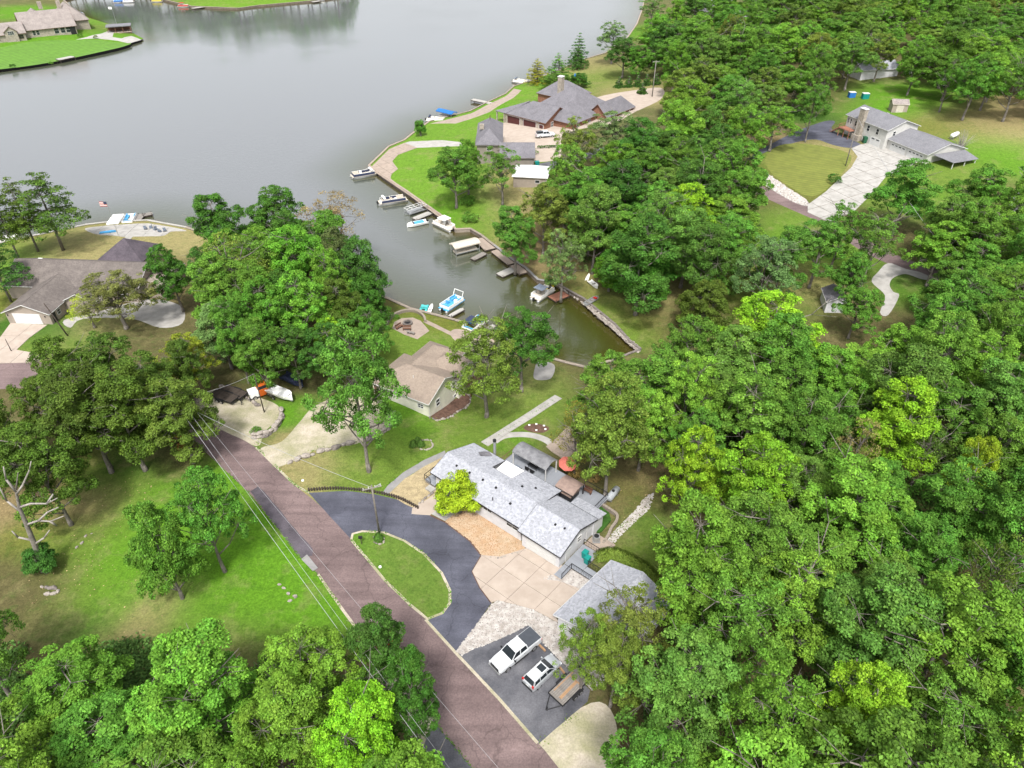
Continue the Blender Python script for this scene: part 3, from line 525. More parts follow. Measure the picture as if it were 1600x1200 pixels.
CP = [  # control points: pixel, reach in metres, colour
 (60,75,25,LUSH),(120,85,22,LUSH),(170,72,15,LUSH),(150,33,10,LUSH),(200,20,25,MID),(380,5,25,LIME),(40,20,15,LUSH),(450,-5,20,LIME),
 (650,270,12,LIME),(640,255,9,LIME),(680,300,9,LIME),(720,330,9,LUSH),(760,350,8,MID),(730,300,6,MID),(690,205,12,LIME),(740,185,8,LIME),(780,170,7,LUSH),(830,140,12,LIME),(800,300,8,DRY),(820,345,8,TANL),
 (920,105,16,DRY),(960,118,16,MID),(880,120,10,MID),(1000,130,12,DRY),(860,248,6,MID),(1050,45,14,LUSH),(1000,150,8,DRY),
 (40,375,10,OLV),(100,375,10,DRY),(20,400,9,LUSH),(240,375,9,DRY),(270,372,8,DRY),(120,395,8,DRY),(20,470,6,OLV),(10,500,4,DARKG),(110,515,5,DARKG),(135,512,4,DRY),(250,450,8,TANL),(80,545,5,MID),
 (640,470,6,OLV),(600,478,5,LIT),(600,510,5,MID),(590,540,6,MID),(640,540,6,MID),(680,545,5,MID),(690,505,4,OLV),(700,600,6,MID),(760,600,7,MID),(800,600,6,DRY),(830,610,6,MID),
 (780,630,6,MID),(720,665,6,MID),(660,670,5,LUSH),(640,640,4,LUSH),(620,700,6,MID),(560,730,5,MID),(500,735,4,DRY),(470,760,3,DRY),(600,750,4,MID),(550,755,3,MID),(700,690,6,MID),(840,655,5,MID),(800,690,3,LUSH),(850,640,5,MID),
 (470,700,3,DRY),(440,600,4,LIT),(380,590,5,LIT),(350,570,6,LIT),(420,560,6,DARKG),(450,640,3,LUSH),
 (880,440,7,LIT),(850,400,9,TANL),(900,450,6,OLV),(950,480,5,MID),(970,520,5,LIME),(1010,500,6,OLV),(1040,470,7,DRY),(1000,530,4,MID),(1060,500,6,LIT),(1010,480,4,DRY),(930,440,5,DRY),
 (1150,440,9,OLV),(1200,470,8,MID),(1260,440,7,DRY),(1320,400,8,LUSH),(1280,425,6,OLV),(1225,345,7,LIME),(1420,445,6,DARKG),(1430,460,5,LUSH),(1450,320,8,LUSH),(1210,380,7,LUSH),
 (1240,260,9,OLV),(1290,250,8,DRY),(1260,290,8,OLV),(1220,250,7,MID),(1180,205,9,TANL),(1210,200,6,LIT),
 (1450,160,14,LUSH),(1380,155,12,LUSH),(1480,200,10,OLV),(1520,180,12,TANL),(1560,210,11,DRY),(1580,240,9,LUSH),(1540,230,9,LUSH),(1590,170,14,TANL),(1300,150,10,LIT),(1480,260,8,MID),(1230,180,9,DARKG),
 (150,700,5,OLV),(200,720,5,DARKG),(190,760,4,MID),(150,790,4,DRY),(170,830,4,MID),(230,790,4,LUSH),(220,850,5,LUSH),(200,880,4,LUSH),(110,800,3,TANL),(100,850,4,MID),(60,830,4,OLV),(20,790,4,TANL),(60,930,4,LIT),(15,900,4,LIT),(10,700,4,LIT),(40,740,4,LIT),
 (140,930,4,MID),(180,935,3,LUSH),(240,950,3.5,DRY),(220,910,3.5,LUSH),(130,980,3,DARKG),(300,960,3.5,LUSH),(400,900,6,LUSH),(430,940,5,LUSH),(400,830,5,LUSH),(470,900,5,LUSH),(440,870,4,LUSH),(360,900,4,LUSH),(500,960,4,LUSH),(340,740,4,LUSH),(300,720,3,LIT),(270,700,4,LIT),(100,700,5,LIT),
 (960,800,3,TANL),(990,770,4,OLV),(1000,740,4,TANL),(1010,710,4,LIT),(1030,740,3,TANL),(960,830,2.5,LIT),(1010,840,4,LUSH),(1000,865,3,OLV),(1040,880,4,LUSH),(980,880,3,LUSH),(1020,820,3,LUSH),(1050,850,3,MID),
 (1120,960,5,TANL),(1150,980,4,TANL),(1110,1010,4,DRY),(960,1190,4,LIT),(1400,700,6,LIT),(1200,800,30,LIT),(1300,1000,30,LIT),(1200,600,25,LIT),(1450,950,12,TANL),(1400,300,9,MID),(1560,620,8,TANL),
 (1300,60,40,LIT),(1100,100,30,LIT),(1500,60,40,LIT),(1000,300,22,LIT),(1100,300,22,LIT),(1500,400,20,LIT),(1550,600,20,LIT),(200,600,8,LIT),(50,600,8,LIT),(400,450,14,LIT),(500,430,12,LIT),(560,470,6,LIT),(300,450,10,LIT),(200,1100,9,LIT),(500,1100,6,LIT),(350,1050,5,LIT),(50,1060,6,LIT),
]
def cove_mask(V):  # murky green of the inner cove, with bank tree reflections painted in
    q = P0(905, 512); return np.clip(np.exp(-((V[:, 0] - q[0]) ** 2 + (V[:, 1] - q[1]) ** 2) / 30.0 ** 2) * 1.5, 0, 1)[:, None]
def ground_colors(V):
    W = np.full(len(V), 0.02); C = np.outer(W, np.array([.10, .10, .04]))
    for px, py, r_, c in CP:
        q = P(px, py)
        d2 = ((V[:, 0] - q[0]) ** 2 + (V[:, 1] - q[1]) ** 2) / (r_ * r_)
        wt = np.exp(-d2 * 1.2) 
        W = W + wt; C = C + np.outer(wt, np.array(c))
    return C / W[:, None]
build_ground()
# ---------------------------------------------------------------- building helpers
def roof_slab(top_faces, verts, th=0.14):
    mb = MB(); n = len(verts)
    vs = list(verts) + [(x, y, z - th) for x, y, z in verts]
    fs = list(top_faces) + [tuple(i + n for i in f[::-1]) for f in top_faces]
    ed = {}
    for f in top_faces:
        for i in range(len(f)):
            a, b = f[i], f[(i + 1) % len(f)]; ed[(a, b)] = ed.get((a, b), 0) + 1
    for (a, b) in ed:
        if (b, a) not in ed: fs.append((b, a, a + n, b + n))
    return mb.add(vs, fs)
def block(t, x0, x1, y0, y1, ze, rise, axis='x', ends=('g', 'g'), over=0.45, wall='white_siding', roof='roof_light', trim='white', ridge=0.5, zb=-1.5, label=None, drop=True):
    """one wing: walls, roof (g = gable end, h = hipped end) and white fascia boards, all parts of t"""
    if axis == 'y': X0, X1, Y0, Y1 = y0, y1, x0, x1
    else: X0, X1, Y0, Y1 = x0, x1, y0, y1
    T = (lambda x, y, z: (y, x, z)) if axis == 'y' else (lambda x, y, z: (x, y, z))
    ry = Y0 + (Y1 - Y0) * ridge; sl0 = rise / (ry - Y0); sl1 = rise / (Y1 - ry)
    w_ = MB()
    pts = [(X0, Y0), (X1, Y0), (X1, Y1), (X0, Y1)]
    vs = [T(x, y, zb) for x, y in pts] + [T(x, y, ze) for x, y in pts]
    fs = [(0, 1, 5, 4), (1, 2, 6, 5), (2, 3, 7, 6), (3, 0, 4, 7), (4, 5, 6, 7)]
    w_.add(vs, fs)
    e = 0.02
    if ends[0] == 'g': w_.add([T(X0, Y0, ze), T(X0, Y1, ze), T(X0, ry, ze + rise - e), T(X0+.1, Y0, ze), T(X0+.1, Y1, ze), T(X0+.1, ry, ze + rise - e)], [(0, 2, 1), (3, 4, 5)])
    if ends[1] == 'g': w_.add([T(X1, Y0, ze), T(X1, Y1, ze), T(X1, ry, ze + rise - e), T(X1-.1, Y0, ze), T(X1-.1, Y1, ze), T(X1-.1, ry, ze + rise - e)], [(0, 1, 2), (3, 5, 4)])
    w_.build('wall', M[wall], t)
    o0 = over; zf0 = ze - o0 * sl0 + .16; zf1 = ze - o0 * sl1 + .16; zr = ze + rise + .16
    hw = (Y1 - Y0) / 2
    rx0 = X0 - over if ends[0] == 'g' else X0 + hw * .9; rx1 = X1 + over if ends[1] == 'g' else X1 - hw * .9
    if rx1 < rx0: rx0 = rx1 = (rx0 + rx1) / 2
    V = [T(X0-over, Y0-over, zf0), T(X1+over, Y0-over, zf0), T(X1+over, Y1+over, zf1), T(X0-over, Y1+over, zf1), T(rx0, ry, zr), T(rx1, ry, zr)]
    F = [(0, 1, 5, 4), (2, 3, 4, 5), (3, 0, 4), (1, 2, 5)]
    if ends[0] == 'g': F[2] = None
    if ends[1] == 'g': F[3] = None
    F = [f for f in F if f]
    if axis == 'y': F = [f[::-1] for f in F]
    r_ = roof_slab(F, V).build('roof', M[roof], t)
    cap = MB(); cap.tube((V[4][0], V[4][1], V[4][2] - .02), (V[5][0], V[5][1], V[5][2] - .02), .07, n=6); cap.build('ridge_cap', M[roof], r_)
    f = MB()
    def bar(a, b):
        a = Vector(a); b = Vector(b); f.tube(a + Vector((0, 0, -.12)), b + Vector((0, 0, -.12)), .085, n=4)
    bar(V[0], V[1]); bar(V[2], V[3])
    if ends[0] == 'g': bar(V[3], V[4]); bar(V[4], V[0])
    else: bar(V[3], V[0])
    if ends[1] == 'g': bar(V[1], V[5]); bar(V[5], V[2])
    else: bar(V[1], V[2])
    f.build('fascia', M[trim], t)
    return r_
def window(t, x, y, z, w_, h, ang, fm='white', mull=1, name='window', rail=True):
    """window whose outward normal points along ang in the thing's frame"""
    c, s = math.cos(ang), math.sin(ang)
    def bx(mb, u, v, d, su, sv, sd):
        mb.box(x + c * d - s * u, y + s * d + c * u, z + v, sd, su, sv, ang)
    fr = MB(); b = .07
    bx(fr, 0, h/2, .04, w_ + b, b, .1); bx(fr, 0, -h/2, .04, w_ + b, b, .1); bx(fr, -w_/2, 0, .04, b, h - b, .1); bx(fr, w_/2, 0, .04, b, h - b, .1)
    for i in range(1, mull): bx(fr, -w_/2 + w_ * i / mull, 0, .045, .05, h - b, .08)
    if rail: bx(fr, 0, 0, .043, w_ - b, .05, .075)
    o = fr.build(name, M[fm], t)
    p = MB(); bx(p, 0, 0, .0, w_ - .02, h - .02, .05); p.build('pane', M['glass'], o)
    return o
def garage_door(t, x, y, z, w_, h, ang, mt='white', lites=0):
    c, s = math.cos(ang), math.sin(ang)
    def bx(mb, u, v, d, su, sv, sd): mb.box(x + c * d - s * u, y + s * d + c * u, z + v, sd, su, sv, ang)
    f = MB()
    for i in range(4): bx(f, 0, -h/2 + h * (i + .5) / 4, .02, w_, h / 4 - .04, .06)
    bx(f, 0, 0, 0, w_ - .02, h - .02, .04)
    o = f.build('garage_door', M[mt], t)
    if lites:
        for i in range(lites):
            g = MB(); bx(g, -w_/2 + w_ * (i + .5) / lites, h * .375, .055, w_ / lites * .6, h * .12, .03); g.build('pane', M['glass'], o)
    fr = MB(); bx(fr, 0, h/2 + .07, .03, w_ + .3, .14, .1); bx(fr, -w_/2 - .07, 0, .03, .14, h, .1); bx(fr, w_/2 + .07, 0, .03, .14, h, .1); fr.build('door_frame', M['white'], t)
    return o
def door(t, x, y, z, ang, w_=.95, h=2.05, mt='white', name='door'):
    c, s = math.cos(ang), math.sin(ang); f = MB(); f.box(x + c * .02, y + s * .02, z + h/2, .08, w_, h, ang); o = f.build(name, M[mt], t)
    k = MB(); k.ball((x + c * .09 - s * w_ * .38, y + s * .09 + c * w_ * .38, z + 1), .04, .04, .04, 6, 4); k.build('handle', M['steel'], o); return o
def vent(t, x, y, z, mt='blackp'):
    MB().box(x, y, z + .12, .3, .3, .22, 0, .6).build('roof_vent', M[mt], t)
def rail(t, pts, h=1.0, mt='blackp', name='railing', n_bal=True, sp=.35):
    """deck railing as one part: posts, top and bottom rail, balusters"""
    f = MB()
    for i in range(len(pts) - 1):
        a = Vector(pts[i]); b = Vector(pts[i + 1]); up = Vector((0, 0, h))
        f.tube(a, a + up, .045, n=4); f.tube(a + up, b + up, .045, n=4); f.tube(a + up * .12, b + up * .12, .025, n=4)
        if n_bal:
            L = (b - a).length; k = int(L / sp)
            for j in range(1, k): q = a + (b - a) * j / k; f.tube(q + up * .12, q + up, .012, n=3, cap=False)
    f.tube(Vector(pts[-1]), Vector(pts[-1]) + Vector((0, 0, h)), .045, n=4)
    return f.build(name, M[mt], t)
def boards(t, x0, x1, y0, y1, z, n, mt, axis='x', name='board', th=.05, gap=.015):
    """deck boards laid side by side, each a part sharing one mesh"""
    me = None
    for i in range(n):
        if axis == 'x': w_ = (y1 - y0) / n; p = ((x0 + x1)/2, y0 + w_ * (i + .5), z); sz = (x1 - x0, w_ - gap, th)
        else: w_ = (x1 - x0) / n; p = (x0 + w_ * (i + .5), (y0 + y1)/2, z); sz = (w_ - gap, y1 - y0, th)
        if me is None: me = MB().box(0, 0, 0, *sz).mesh(name, M[mt])
        o = bpy.data.objects.new(name, me); col.objects.link(o); o.parent = t; o.location = p
def local_fn(t):
    yaw = t.rotation_euler.z; ox, oy, oz = t.location; c, s = math.cos(yaw), math.sin(yaw)
    return lambda px, py, z: (lambda q: ((q[0]-ox) * c + (q[1]-oy) * s, -(q[0]-ox) * s + (q[1]-oy) * c, z))(P0(px, py, z + oz))
def ac_unit(loc, label):
    t = thing('air_conditioner', label, 'air conditioner', loc)
    MB().box(0, 0, .42, .8, .8, .8).build('casing', M['steel'], t); MB().tube((0, 0, .82), (0, 0, .86), .33, n=16).build('fan_grille', M['blackp'], t)
    MB().box(0, 0, .0, 1.0, 1.0, .08).build('base_pad', M['concrete_grey'], t)
# ---------------------------------------------------------------- the grey-roofed main house
mz = H(-3, 63) + .15
yawm = yaw_z((672, 736.5), (814, 825), mz + 3)
A = P0(672, 736.5, mz + 3)
mh = thing('grey_roofed_house', 'white sided house with light grey shingle roof, front centre beside the horseshoe driveway', 'house', (A[0], A[1], mz), yawm)
W = dict(wall='white_siding', roof='roof_light', trim='white')
# left hip end, long body with a notch for the back porch
ze, zr, o_ = 2.84, 4.0, 0
V = [(0,0,ze),(16,0,ze),(16.0,4.0,zr),(16.0,8.6,ze),(9.9,8.6,ze),(9.9,5.6,3.6),(6.4,5.6,3.6),(6.4,8.3,ze),(.6,8.3,ze),(-.1,3.6,zr),(9.9,4.0,zr),(6.4,3.9,zr)]
F = [(0,1,2,10,11,9),(2,3,4,5,10),(10,5,6,11),(11,6,7,8,9)]
mroof = roof_slab(F, V, .16).build('roof', M['roof_light'], mh)
cap = MB(); cap.tube((0, 3.62, zr), (16, 4, zr), .07, n=5); cap.build('ridge_cap', M['roof_light'], mroof)
wl = MB()
wl.prism([(.5,.5),(15.6,.5),(15.6,8.1),(10.2,8.1),(10.2,5.9),(6.1,5.9),(6.1,7.9),(.9,7.9)], -1.6, 2.7)
wl.add([(15.6,.5,2.7),(15.6,8.1,2.7),(15.6,4.0,3.84)], [(0,1,2)]); wl.add([(.5,.5,2.7),(.9,7.9,2.7),(.5,3.6,3.8)], [(0,2,1)])
wl.build('wall', M['white_siding'], mh)
fb = MB()
for a, b in ((0,1),(1,2),(2,3),(3,4),(4,5),(5,6),(6,7),(7,8),(8,9),(9,0)):
    fb.tube((V[a][0],V[a][1],V[a][2]-.1),(V[b][0],V[b][1],V[b][2]-.1),.09,n=4)
fb.build('fascia', M['blackp'], mh)['label'] = 'dark edge trim of the light grey roof'
for x, y, z in ((2.6,2.6,3.65),(4.9,2.7,3.68),(7.2,2.8,3.7),(9.5,2.8,3.7),(13.4,6.3,3.38),(12.0,5.2,3.68),(12.6,2.0,3.45)): vent(mh, x, y, z)
MB().tube((10.3,1.2,3.1),(10.3,1.2,3.75),.07,n=6).build('plumbing_pipe', M['blackp'], mh)
window(mh, 6.3, .5, 1.75, 1.5, 1.2, -math.pi/2, 'white', 2); window(mh, 9.6, .5, 1.9, 2.2, .7, -math.pi/2, 'white', 3, rail=False)
window(mh, 14.2, .5, 1.8, 1.9, 1.1, -math.pi/2, 'white', 2); window(mh, 15.6, 2.3, 1.7, 1.0, 1.0, 0, 'white', 1); door(mh, 4.0, .5, 0.2, -math.pi/2, mt='white')
window(mh, .5, 4.2, 1.5, 1.5, 1.3, math.pi, 'white', 2)
cp = MB(); cp.tube((4.3,8.6,2.6),(4.3,8.6,5.0),.2,n=12); cp.build('flue_pipe', M['steel'], mh); MB().tube((4.3,8.6,5.0),(4.3,8.6,5.3),.25,n=12).build('flue_cap', M['blackp'], mh)
# saddle behind the flue
roof_slab([(0,1,2),(1,3,2)], [(2.4,7.2,3.05),(3.6,6.3,3.62),(3.6,8.2,2.98),(4.6,7.8,2.98)], .06).build('roof_saddle', M['roof_grey'], mh)
# white porch cover in the notch
MB().prism([(6.5,5.7),(9.8,5.7),(9.8,8.5),(6.5,8.5)], 2.62, 2.72).build('porch_cover', M['brightwhite'], mh)['label'] = 'bright white panel cover over the notched back porch'
# garage wing, a step lower and turned towards the driveway
gz = H(3, 57) + .05
GA = P0(809, 828, gz + 2.84); gl = local_fn(mh)
gx, gy = gl(809, 828, 2.44)[:2]
gr = thing('garage_wing', 'right hand garage wing with its own light grey roof, joined to the grey-roofed house', 'garage', (GA[0], GA[1], gz), yaw_z((809, 828), (873.5, 869), gz + 2.84))
block(gr, .35, 6.2, .45, 7.6, 2.7, 1.35, 'x', ('g','g'), .42, trim='blackp', zb=-1.4)
roof_slab([(0,1,2,3)], [(2.2,8.2,2.62),(6.7,8.2,2.62),(6.7,10.0,2.2),(2.2,10.0,2.2)], .1).build('lean_to_roof', M['roof_light'], gr)
MB().prism([(2.4,7.62),(6.4,7.62),(6.4,9.7),(2.4,9.7)], -1.4, 2.2).build('lean_to_wall', M['white_siding'], gr)
vent(gr, 3.6, 3.0, 3.75); vent(gr, 4.9, 3.2, 3.8)
garage_door(gr, 3.4, .45, 1.02, 4.4, 2.0, -math.pi/2, 'white', 0)
MB().box(3.6, .38, -.22, 4.6, .12, .12).build('threshold', M['maroon'], gr)
window(gr, 1.9, .44, 2.1, 1.2, .45, -math.pi/2, 'white', 1, rail=False) if False else None
window(gr, 6.2, 4.6, 1.7, .8, 1.0, 0, 'white', 1); door(gr, 6.2, 2.3, -.2, 0, mt='white')
MB().tube((6.28,6.2,-.8),(6.28,6.2,2.6),.04,n=6).build('downspout', M['white'], gr)
# deck behind
dk = thing('back_deck', 'long grey board deck behind the grey-roofed house', 'deck', (A[0], A[1], mz), yawm)
boards(dk, 4.6, 20.4, 8.75, 13.6, .35, 24, 'deck', 'x', 'board')
boards(dk, 10.25, 10.3, 8.2, 8.6, .3, 1, 'deck') if False else None
boards(dk, 17.0, 20.2, 7.9, 8.7, .35, 4, 'deck', 'x', 'board')
MB().prism([(4.7,8.9),(20.3,8.9),(20.3,13.5),(4.7,13.5)], -1.2, .28).build('skirt', M['graywood'], dk)
rail(dk, [(4.7,8.9,.38),(4.7,13.5,.38),(9,13.5,.38)], 1.0, 'brownwood'); rail(dk, [(16.5,13.5,.38),(20.3,13.5,.38),(20.3,10.2,.38)], 1.0, 'blackp'); rail(dk, [(17.1,8.0,.38),(18.8,8.0,.38)], 1.0, 'blackp')
for i in range(4):
    MB().box(20.8 + i*.32, 9.3, .22 - i*.17, .3, 1.4, .06).build('step', M['white'], dk)
def arch_canopy(name, label, par, x0, x1, y0, y1, h, sag, mt, post='white'):
    t = thing(name, label, 'canopy', par.location, par.rotation_euler.z)
    N = 8; vs = []; fs = []
    for i in range(N + 1):
        u = i / N; y = y0 + (y1 - y0) * u; z = h + sag * math.sin(math.pi * u) ** .8
        vs += [(x0, y, z), (x1, y, z)]
    for i in range(N): fs.append((2*i, 2*i+1, 2*i+3, 2*i+2))
    roof_slab(fs, vs, .06).build('canopy_roof', M[mt], t)
    for k, (x, y) in enumerate(((x0+.15,y0+.1),(x1-.15,y0+.1),(x0+.15,y1-.1),(x1-.15,y1-.1))):
        MB().box(x, y, (h + .3)/2, .13, .13, h - .35).build('post', M[post], t)
    MB().box((x0+x1)/2, y0+.1, h-.1, x1-x0-.1, .07, .16).build('beam', M['white'], t)
    return t
arch_canopy('arched_canopy', 'grey arched canopy on posts standing on the back deck', mh, 5.9, 12.0, 10.5, 13.2, 2.7, .55, 'polyroof')
arch_canopy('brown_canopy', 'small brown arched canopy over the tub corner of the deck', mh, 14.4, 17.4, 9.3, 12.1, 2.2, .35, 'rope', 'blackp')
# deck furniture
def patio_set(loc, rz, label):
    t = thing('patio_table', label, 'table', loc, rz)
    MB().box(0, 0, .72, 1.6, .9, .05).build('table_top', M['blackp'], t)
    for x, y in ((-.7,-.35),(.7,-.35),(-.7,.35),(.7,.35)): MB().tube((x,y,0),(x,y,.7),.025,n=5).build('leg', M['blackp'], t)
    first = None
    for i, (x, y, a) in enumerate(((-.45,-.9,0),(.45,-.9,0),(-.45,.9,math.pi),(.45,.9,math.pi))):
        q = (loc[0] + x*math.cos(rz) - y*math.sin(rz), loc[1] + x*math.sin(rz) + y*math.cos(rz), loc[2])
        lb = 'black patio chair at the dark table under the arched canopy'
        if first is None:
            c = thing('patio_chair', lb, 'chair', q, rz + a, 'patio chairs under the arched canopy')
            MB().box(0,0,.43,.5,.5,.05).build('seat', M['blackp'], c); MB().box(0,-.24,.72,.5,.05,.55).build('backrest', M['blackp'], c)
            for u, v in ((-.2,-.2),(.2,-.2),(-.2,.2),(.2,.2)): MB().tube((u,v,0),(u,v,.41),.02,n=4).build('leg', M['blackp'], c)
            first = c
        else: copy_tree(first, lb, q, rz + a)
def mloc(x, y, z=0.0):
    c, s = math.cos(yawm), math.sin(yawm); return (A[0] + x*c - y*s, A[1] + x*s + y*c, mz + z)
patio_set(mloc(9.0, 11.6, .38), yawm, 'dark patio table under the arched canopy')
g = thing('barbecue_grill', 'dark covered barbecue grill on the deck beside the white porch cover', 'grill', mloc(7.6, 9.6, .38), yawm)
MB().box(0,0,.45,1.2,.6,.8).build('cabinet', M['blackp'], g); MB().ball((0,0,.9),.6,.32,.28,10,6).build('lid', M['greycanvas'], g, True); MB().box(.8,0,.8,.4,.5,.04).build('side_shelf', M['steel'], g)
tb = thing('hot_tub', 'dark hot tub half hidden under the small brown canopy', 'hot tub', mloc(15.9, 10.6, .38), yawm)
MB().box(0,0,.42,2.0,2.0,.82).build('cabinet', M['blackp'], tb); MB().box(0,0,.88,2.1,2.1,.1).build('cover', M['rope'], tb)
um = thing('patio_umbrella', 'coral red umbrella tipped among the brown leaves behind the deck', 'umbrella', G(884, 738, .1), .4)
cone = MB(); n_ = 8; cone.add([(0,0,2.6)] + [(1.35*math.cos(i*math.pi/4), 1.35*math.sin(i*math.pi/4), 1.95) for i in range(8)], [(0, 1+i, 1+(i+1)%8) for i in range(8)]); cone.build('canopy', M['coral'], um); MB().tube((0,0,0),(0,0,2.6),.03).build('pole', M['steel'], um); um.rotation_euler.x = .2
for i, (px, py) in enumerate(((910, 752), (872, 795))):
    b = thing('deck_bench', ['brown wooden bench on the right corner of the deck', 'small brown bench beside the deck steps'][i], 'bench', mloc([17.6, 18.6][i], [12.6, 8.6][i], .38), yawm + [0, .3][i])
    for k in range(3): MB().box(0, -.16 + k*.16, .45, 1.3, .14, .04).build('slat', M['brownwood'], b)
    for x in (-.55, .55): MB().box(x, 0, .22, .08, .4, .42).build('leg', M['brownwood'], b)
    MB().box(0, .26, .72, 1.3, .05, .4).build('backrest', M['brownwood'], b)
pot = thing('planter_pot', 'black planter on the deck between the canopy and the steps', 'planter', mloc(18.0, 9.3, .38)); MB().tube((0,0,0),(0,0,.55),.22,.32,n=12).build('pot', M['blackp'], pot)
# front stoop at the left end
st = thing('front_stoop', 'small grey porch with dark railing at the left end of the house', 'porch', (A[0], A[1], mz), yawm)
boards(st, -1.5, .4, .2, 2.6, .3, 8, 'deck', 'x', 'board'); MB().box(-.55, 1.4, -.3, 1.8, 2.3, 1.1).build('base', M['graywood'], st)
rail(st, [(.3,2.6,.33),(-1.5,2.6,.33),(-1.5,.2,.33),(-.4,.2,.33)], 1.0, 'blackp')
MB().box(.2,-.4,.05,1.2,.9,.3).build('step', M['concrete'], st)
# side ramp deck with bins
rz_ = gr.rotation_euler.z; lf = local_fn(gr)
rp = thing('side_ramp', 'grey board ramp and landing with dark railings at the right wall of the garage wing', 'ramp', (GA[0], GA[1], gz + .5), rz_)
boards(rp, 6.5, 8.9, 1.2, 5.2, -.15, 12, 'deck', 'y', 'board'); boards(rp, 6.5, 7.6, -.9, 1.15, -.2, 5, 'deck', 'y', 'board')
MB().prism([(6.6,1.3),(8.8,1.3),(8.8,5.1),(6.6,5.1)], -1.2, -.2).build('base', M['graywood'], rp)
boards(rp, 8.95, 11.6, 1.2, 2.6, -.15, 10, 'deck', 'y', 'board')
rail(rp, [(7.65,-.9,-.12),(7.65,1.1,-.12),(11.6,1.1,-.12)], 1.0, 'blackp'); rail(rp, [(9.0,2.7,-.12),(11.6,2.7,-.12)], 1.0, 'blackp'); rail(rp, [(6.6,5.2,-.12),(8.9,5.2,-.12)], 1.0, 'blackp')
def gloc(x, y, z=0.0):
    c, s = math.cos(rz_), math.sin(rz_); return (gr.location.x + x*c - y*s, gr.location.y + x*s + y*c, gz + z)
def bin_(loc, rz, label, mt='teal', s=1.0):
    t = thing('wheelie_bin', label, 'bin', loc, rz)
    MB().box(0,0,.5*s,.55*s,.62*s,.95*s,0,1.12).build('body', M[mt], t); l = MB().box(0,.02,1.02*s,.68*s,.76*s,.09*s).build('lid', M[mt], t)
    MB().tube((-.25*s,.4*s,.95*s),(.25*s,.4*s,.95*s),.03).build('handle', M[mt], t)
    for x in (-.27, .27): MB().tube((x*s-.03,.3*s,.12*s),(x*s+.03,.3*s,.12*s),.12*s,n=10).build('wheel', M['rubber'], t)
    return t
bin_(gloc(7.9, 3.6, .38), rz_, 'teal wheelie bin nearest the house wall on the ramp landing'); bin_(gloc(8.6, 3.1, .38), rz_, 'teal wheelie bin nearer the railing on the ramp landing')
ac_unit(gloc(7.3, 7.0, .1), 'air conditioning unit on the paved corner behind the garage wing')
MB0 = MB().prism([(6.5,5.4),(9.6,5.4),(9.6,8.0),(6.5,8.0)], -1.0, .06); tag(MB0.build('paved_corner', M['paver'], None, loc=gr.location, rz=rz_), 'paved corner behind the garage wing', None, None, 'structure')
# fenced dark green lawn patch with wall
lw = [ (924,784), (950,800), (958,812), (936,842), (930,832), (921,825) ]
z_l = P(938, 812)[2]
tag(MB().prism([tuple(P0(a, b, z_l+.35)) for a, b in [(918,788),(930,783),(952,801),(955,812),(940,830),(933,832),(929,806)]], z_l - .8, z_l + .3).build('lawn_terrace', M['turf'], None), 'small dark green lawn terrace inside the curved block wall', None, None, 'structure')
bw = thing('block_wall', 'curved pale block wall round the small dark lawn behind the garage wing', 'wall', (0, 0, 0))
pts = smooth([P0(a, b, z_l + .3) for a, b in [(926,780),(940,788),(955,798),(964,805),(963,815),(955,826),(950,838),(942,850)]], n=3)
for i in range(len(pts) - 1):
    a, b = pts[i], pts[i+1]; L = math.hypot(b[0]-a[0], b[1]-a[1]); 
    MB().box(0, 0, 0, L - .03, .35, 1.3).build('block', M['cap'], bw, loc=((a[0]+b[0])/2, (a[1]+b[1])/2, z_l - .1 + rg.uniform(-.02, .02)), rz=math.atan2(b[1]-a[1], b[0]-a[0]))
# ---------------------------------------------------------------- detached garage
z2 = H(8, 50) + .0
A2 = P0(866, 960, z2 + 2.7)
g2 = thing('detached_garage', 'detached garage with pale grey roof half hidden by trees beside the concrete apron', 'garage', (A2[0], A2[1], z2), yaw_z((866, 960), (954, 877), z2 + 2.7))
block(g2, .3, 10.0, -8.4, -.35, 2.75, 1.5, 'x', ('g','g'), .4, roof='roof_light', trim='white')
garage_door(g2, 3.0, -.35, 1.2, 4.8, 2.3, math.pi/2); garage_door(g2, .3, -5.6, 1.15, 2.6, 2.2, math.pi); window(g2, .3, -2.4, 1.6, 1.0, .9, math.pi)
# ---------------------------------------------------------------- brown-roofed house
z3 = P(655, 640)[2]
A3 = P0(602, 605, z3 + 3)
h3 = thing('brown_roofed_house', 'cream sided house with brown hip and gable roofs beside the fire pit terrace', 'house', (A3[0], A3[1], z3), yaw_z((602, 605), (656, 626), z3 + 3))
K = dict(wall='cream_siding', roof='roof_brown', trim='white')
block(h3, -3.0, 8.1, .4, 9.0, 2.9, 2.0, 'x', ('h','g'), .4, ridge=.5, **K)
block(h3, -1.5, 5.0, 5.0, 14.5, 2.9, 1.9, 'y', ('g','h'), .4, ridge=.45, **K)
block(h3, 2.0, 8.6, 8.0, 13.5, 2.9, 1.5, 'x', ('h','g'), .4, **K)
window(h3, 8.1, 2.9, 1.2, 1.0, 1.3, 0, 'white', 1); window(h3, 8.1, 7.4, 1.6, .9, 1.4, 0, 'white', 1); window(h3, 8.1, 7.7, -.6, .9, .5, 0, 'white', 1, rail=False)
window(h3, 6.6, .4, 1.6, 1.1, .8, -math.pi/2, 'white', 2); window(h3, -.8, .4, 1.7, 1.2, .7, -math.pi/2, 'white', 2); door(h3, -2.3, .4, .1, -math.pi/2, mt='brownwood')
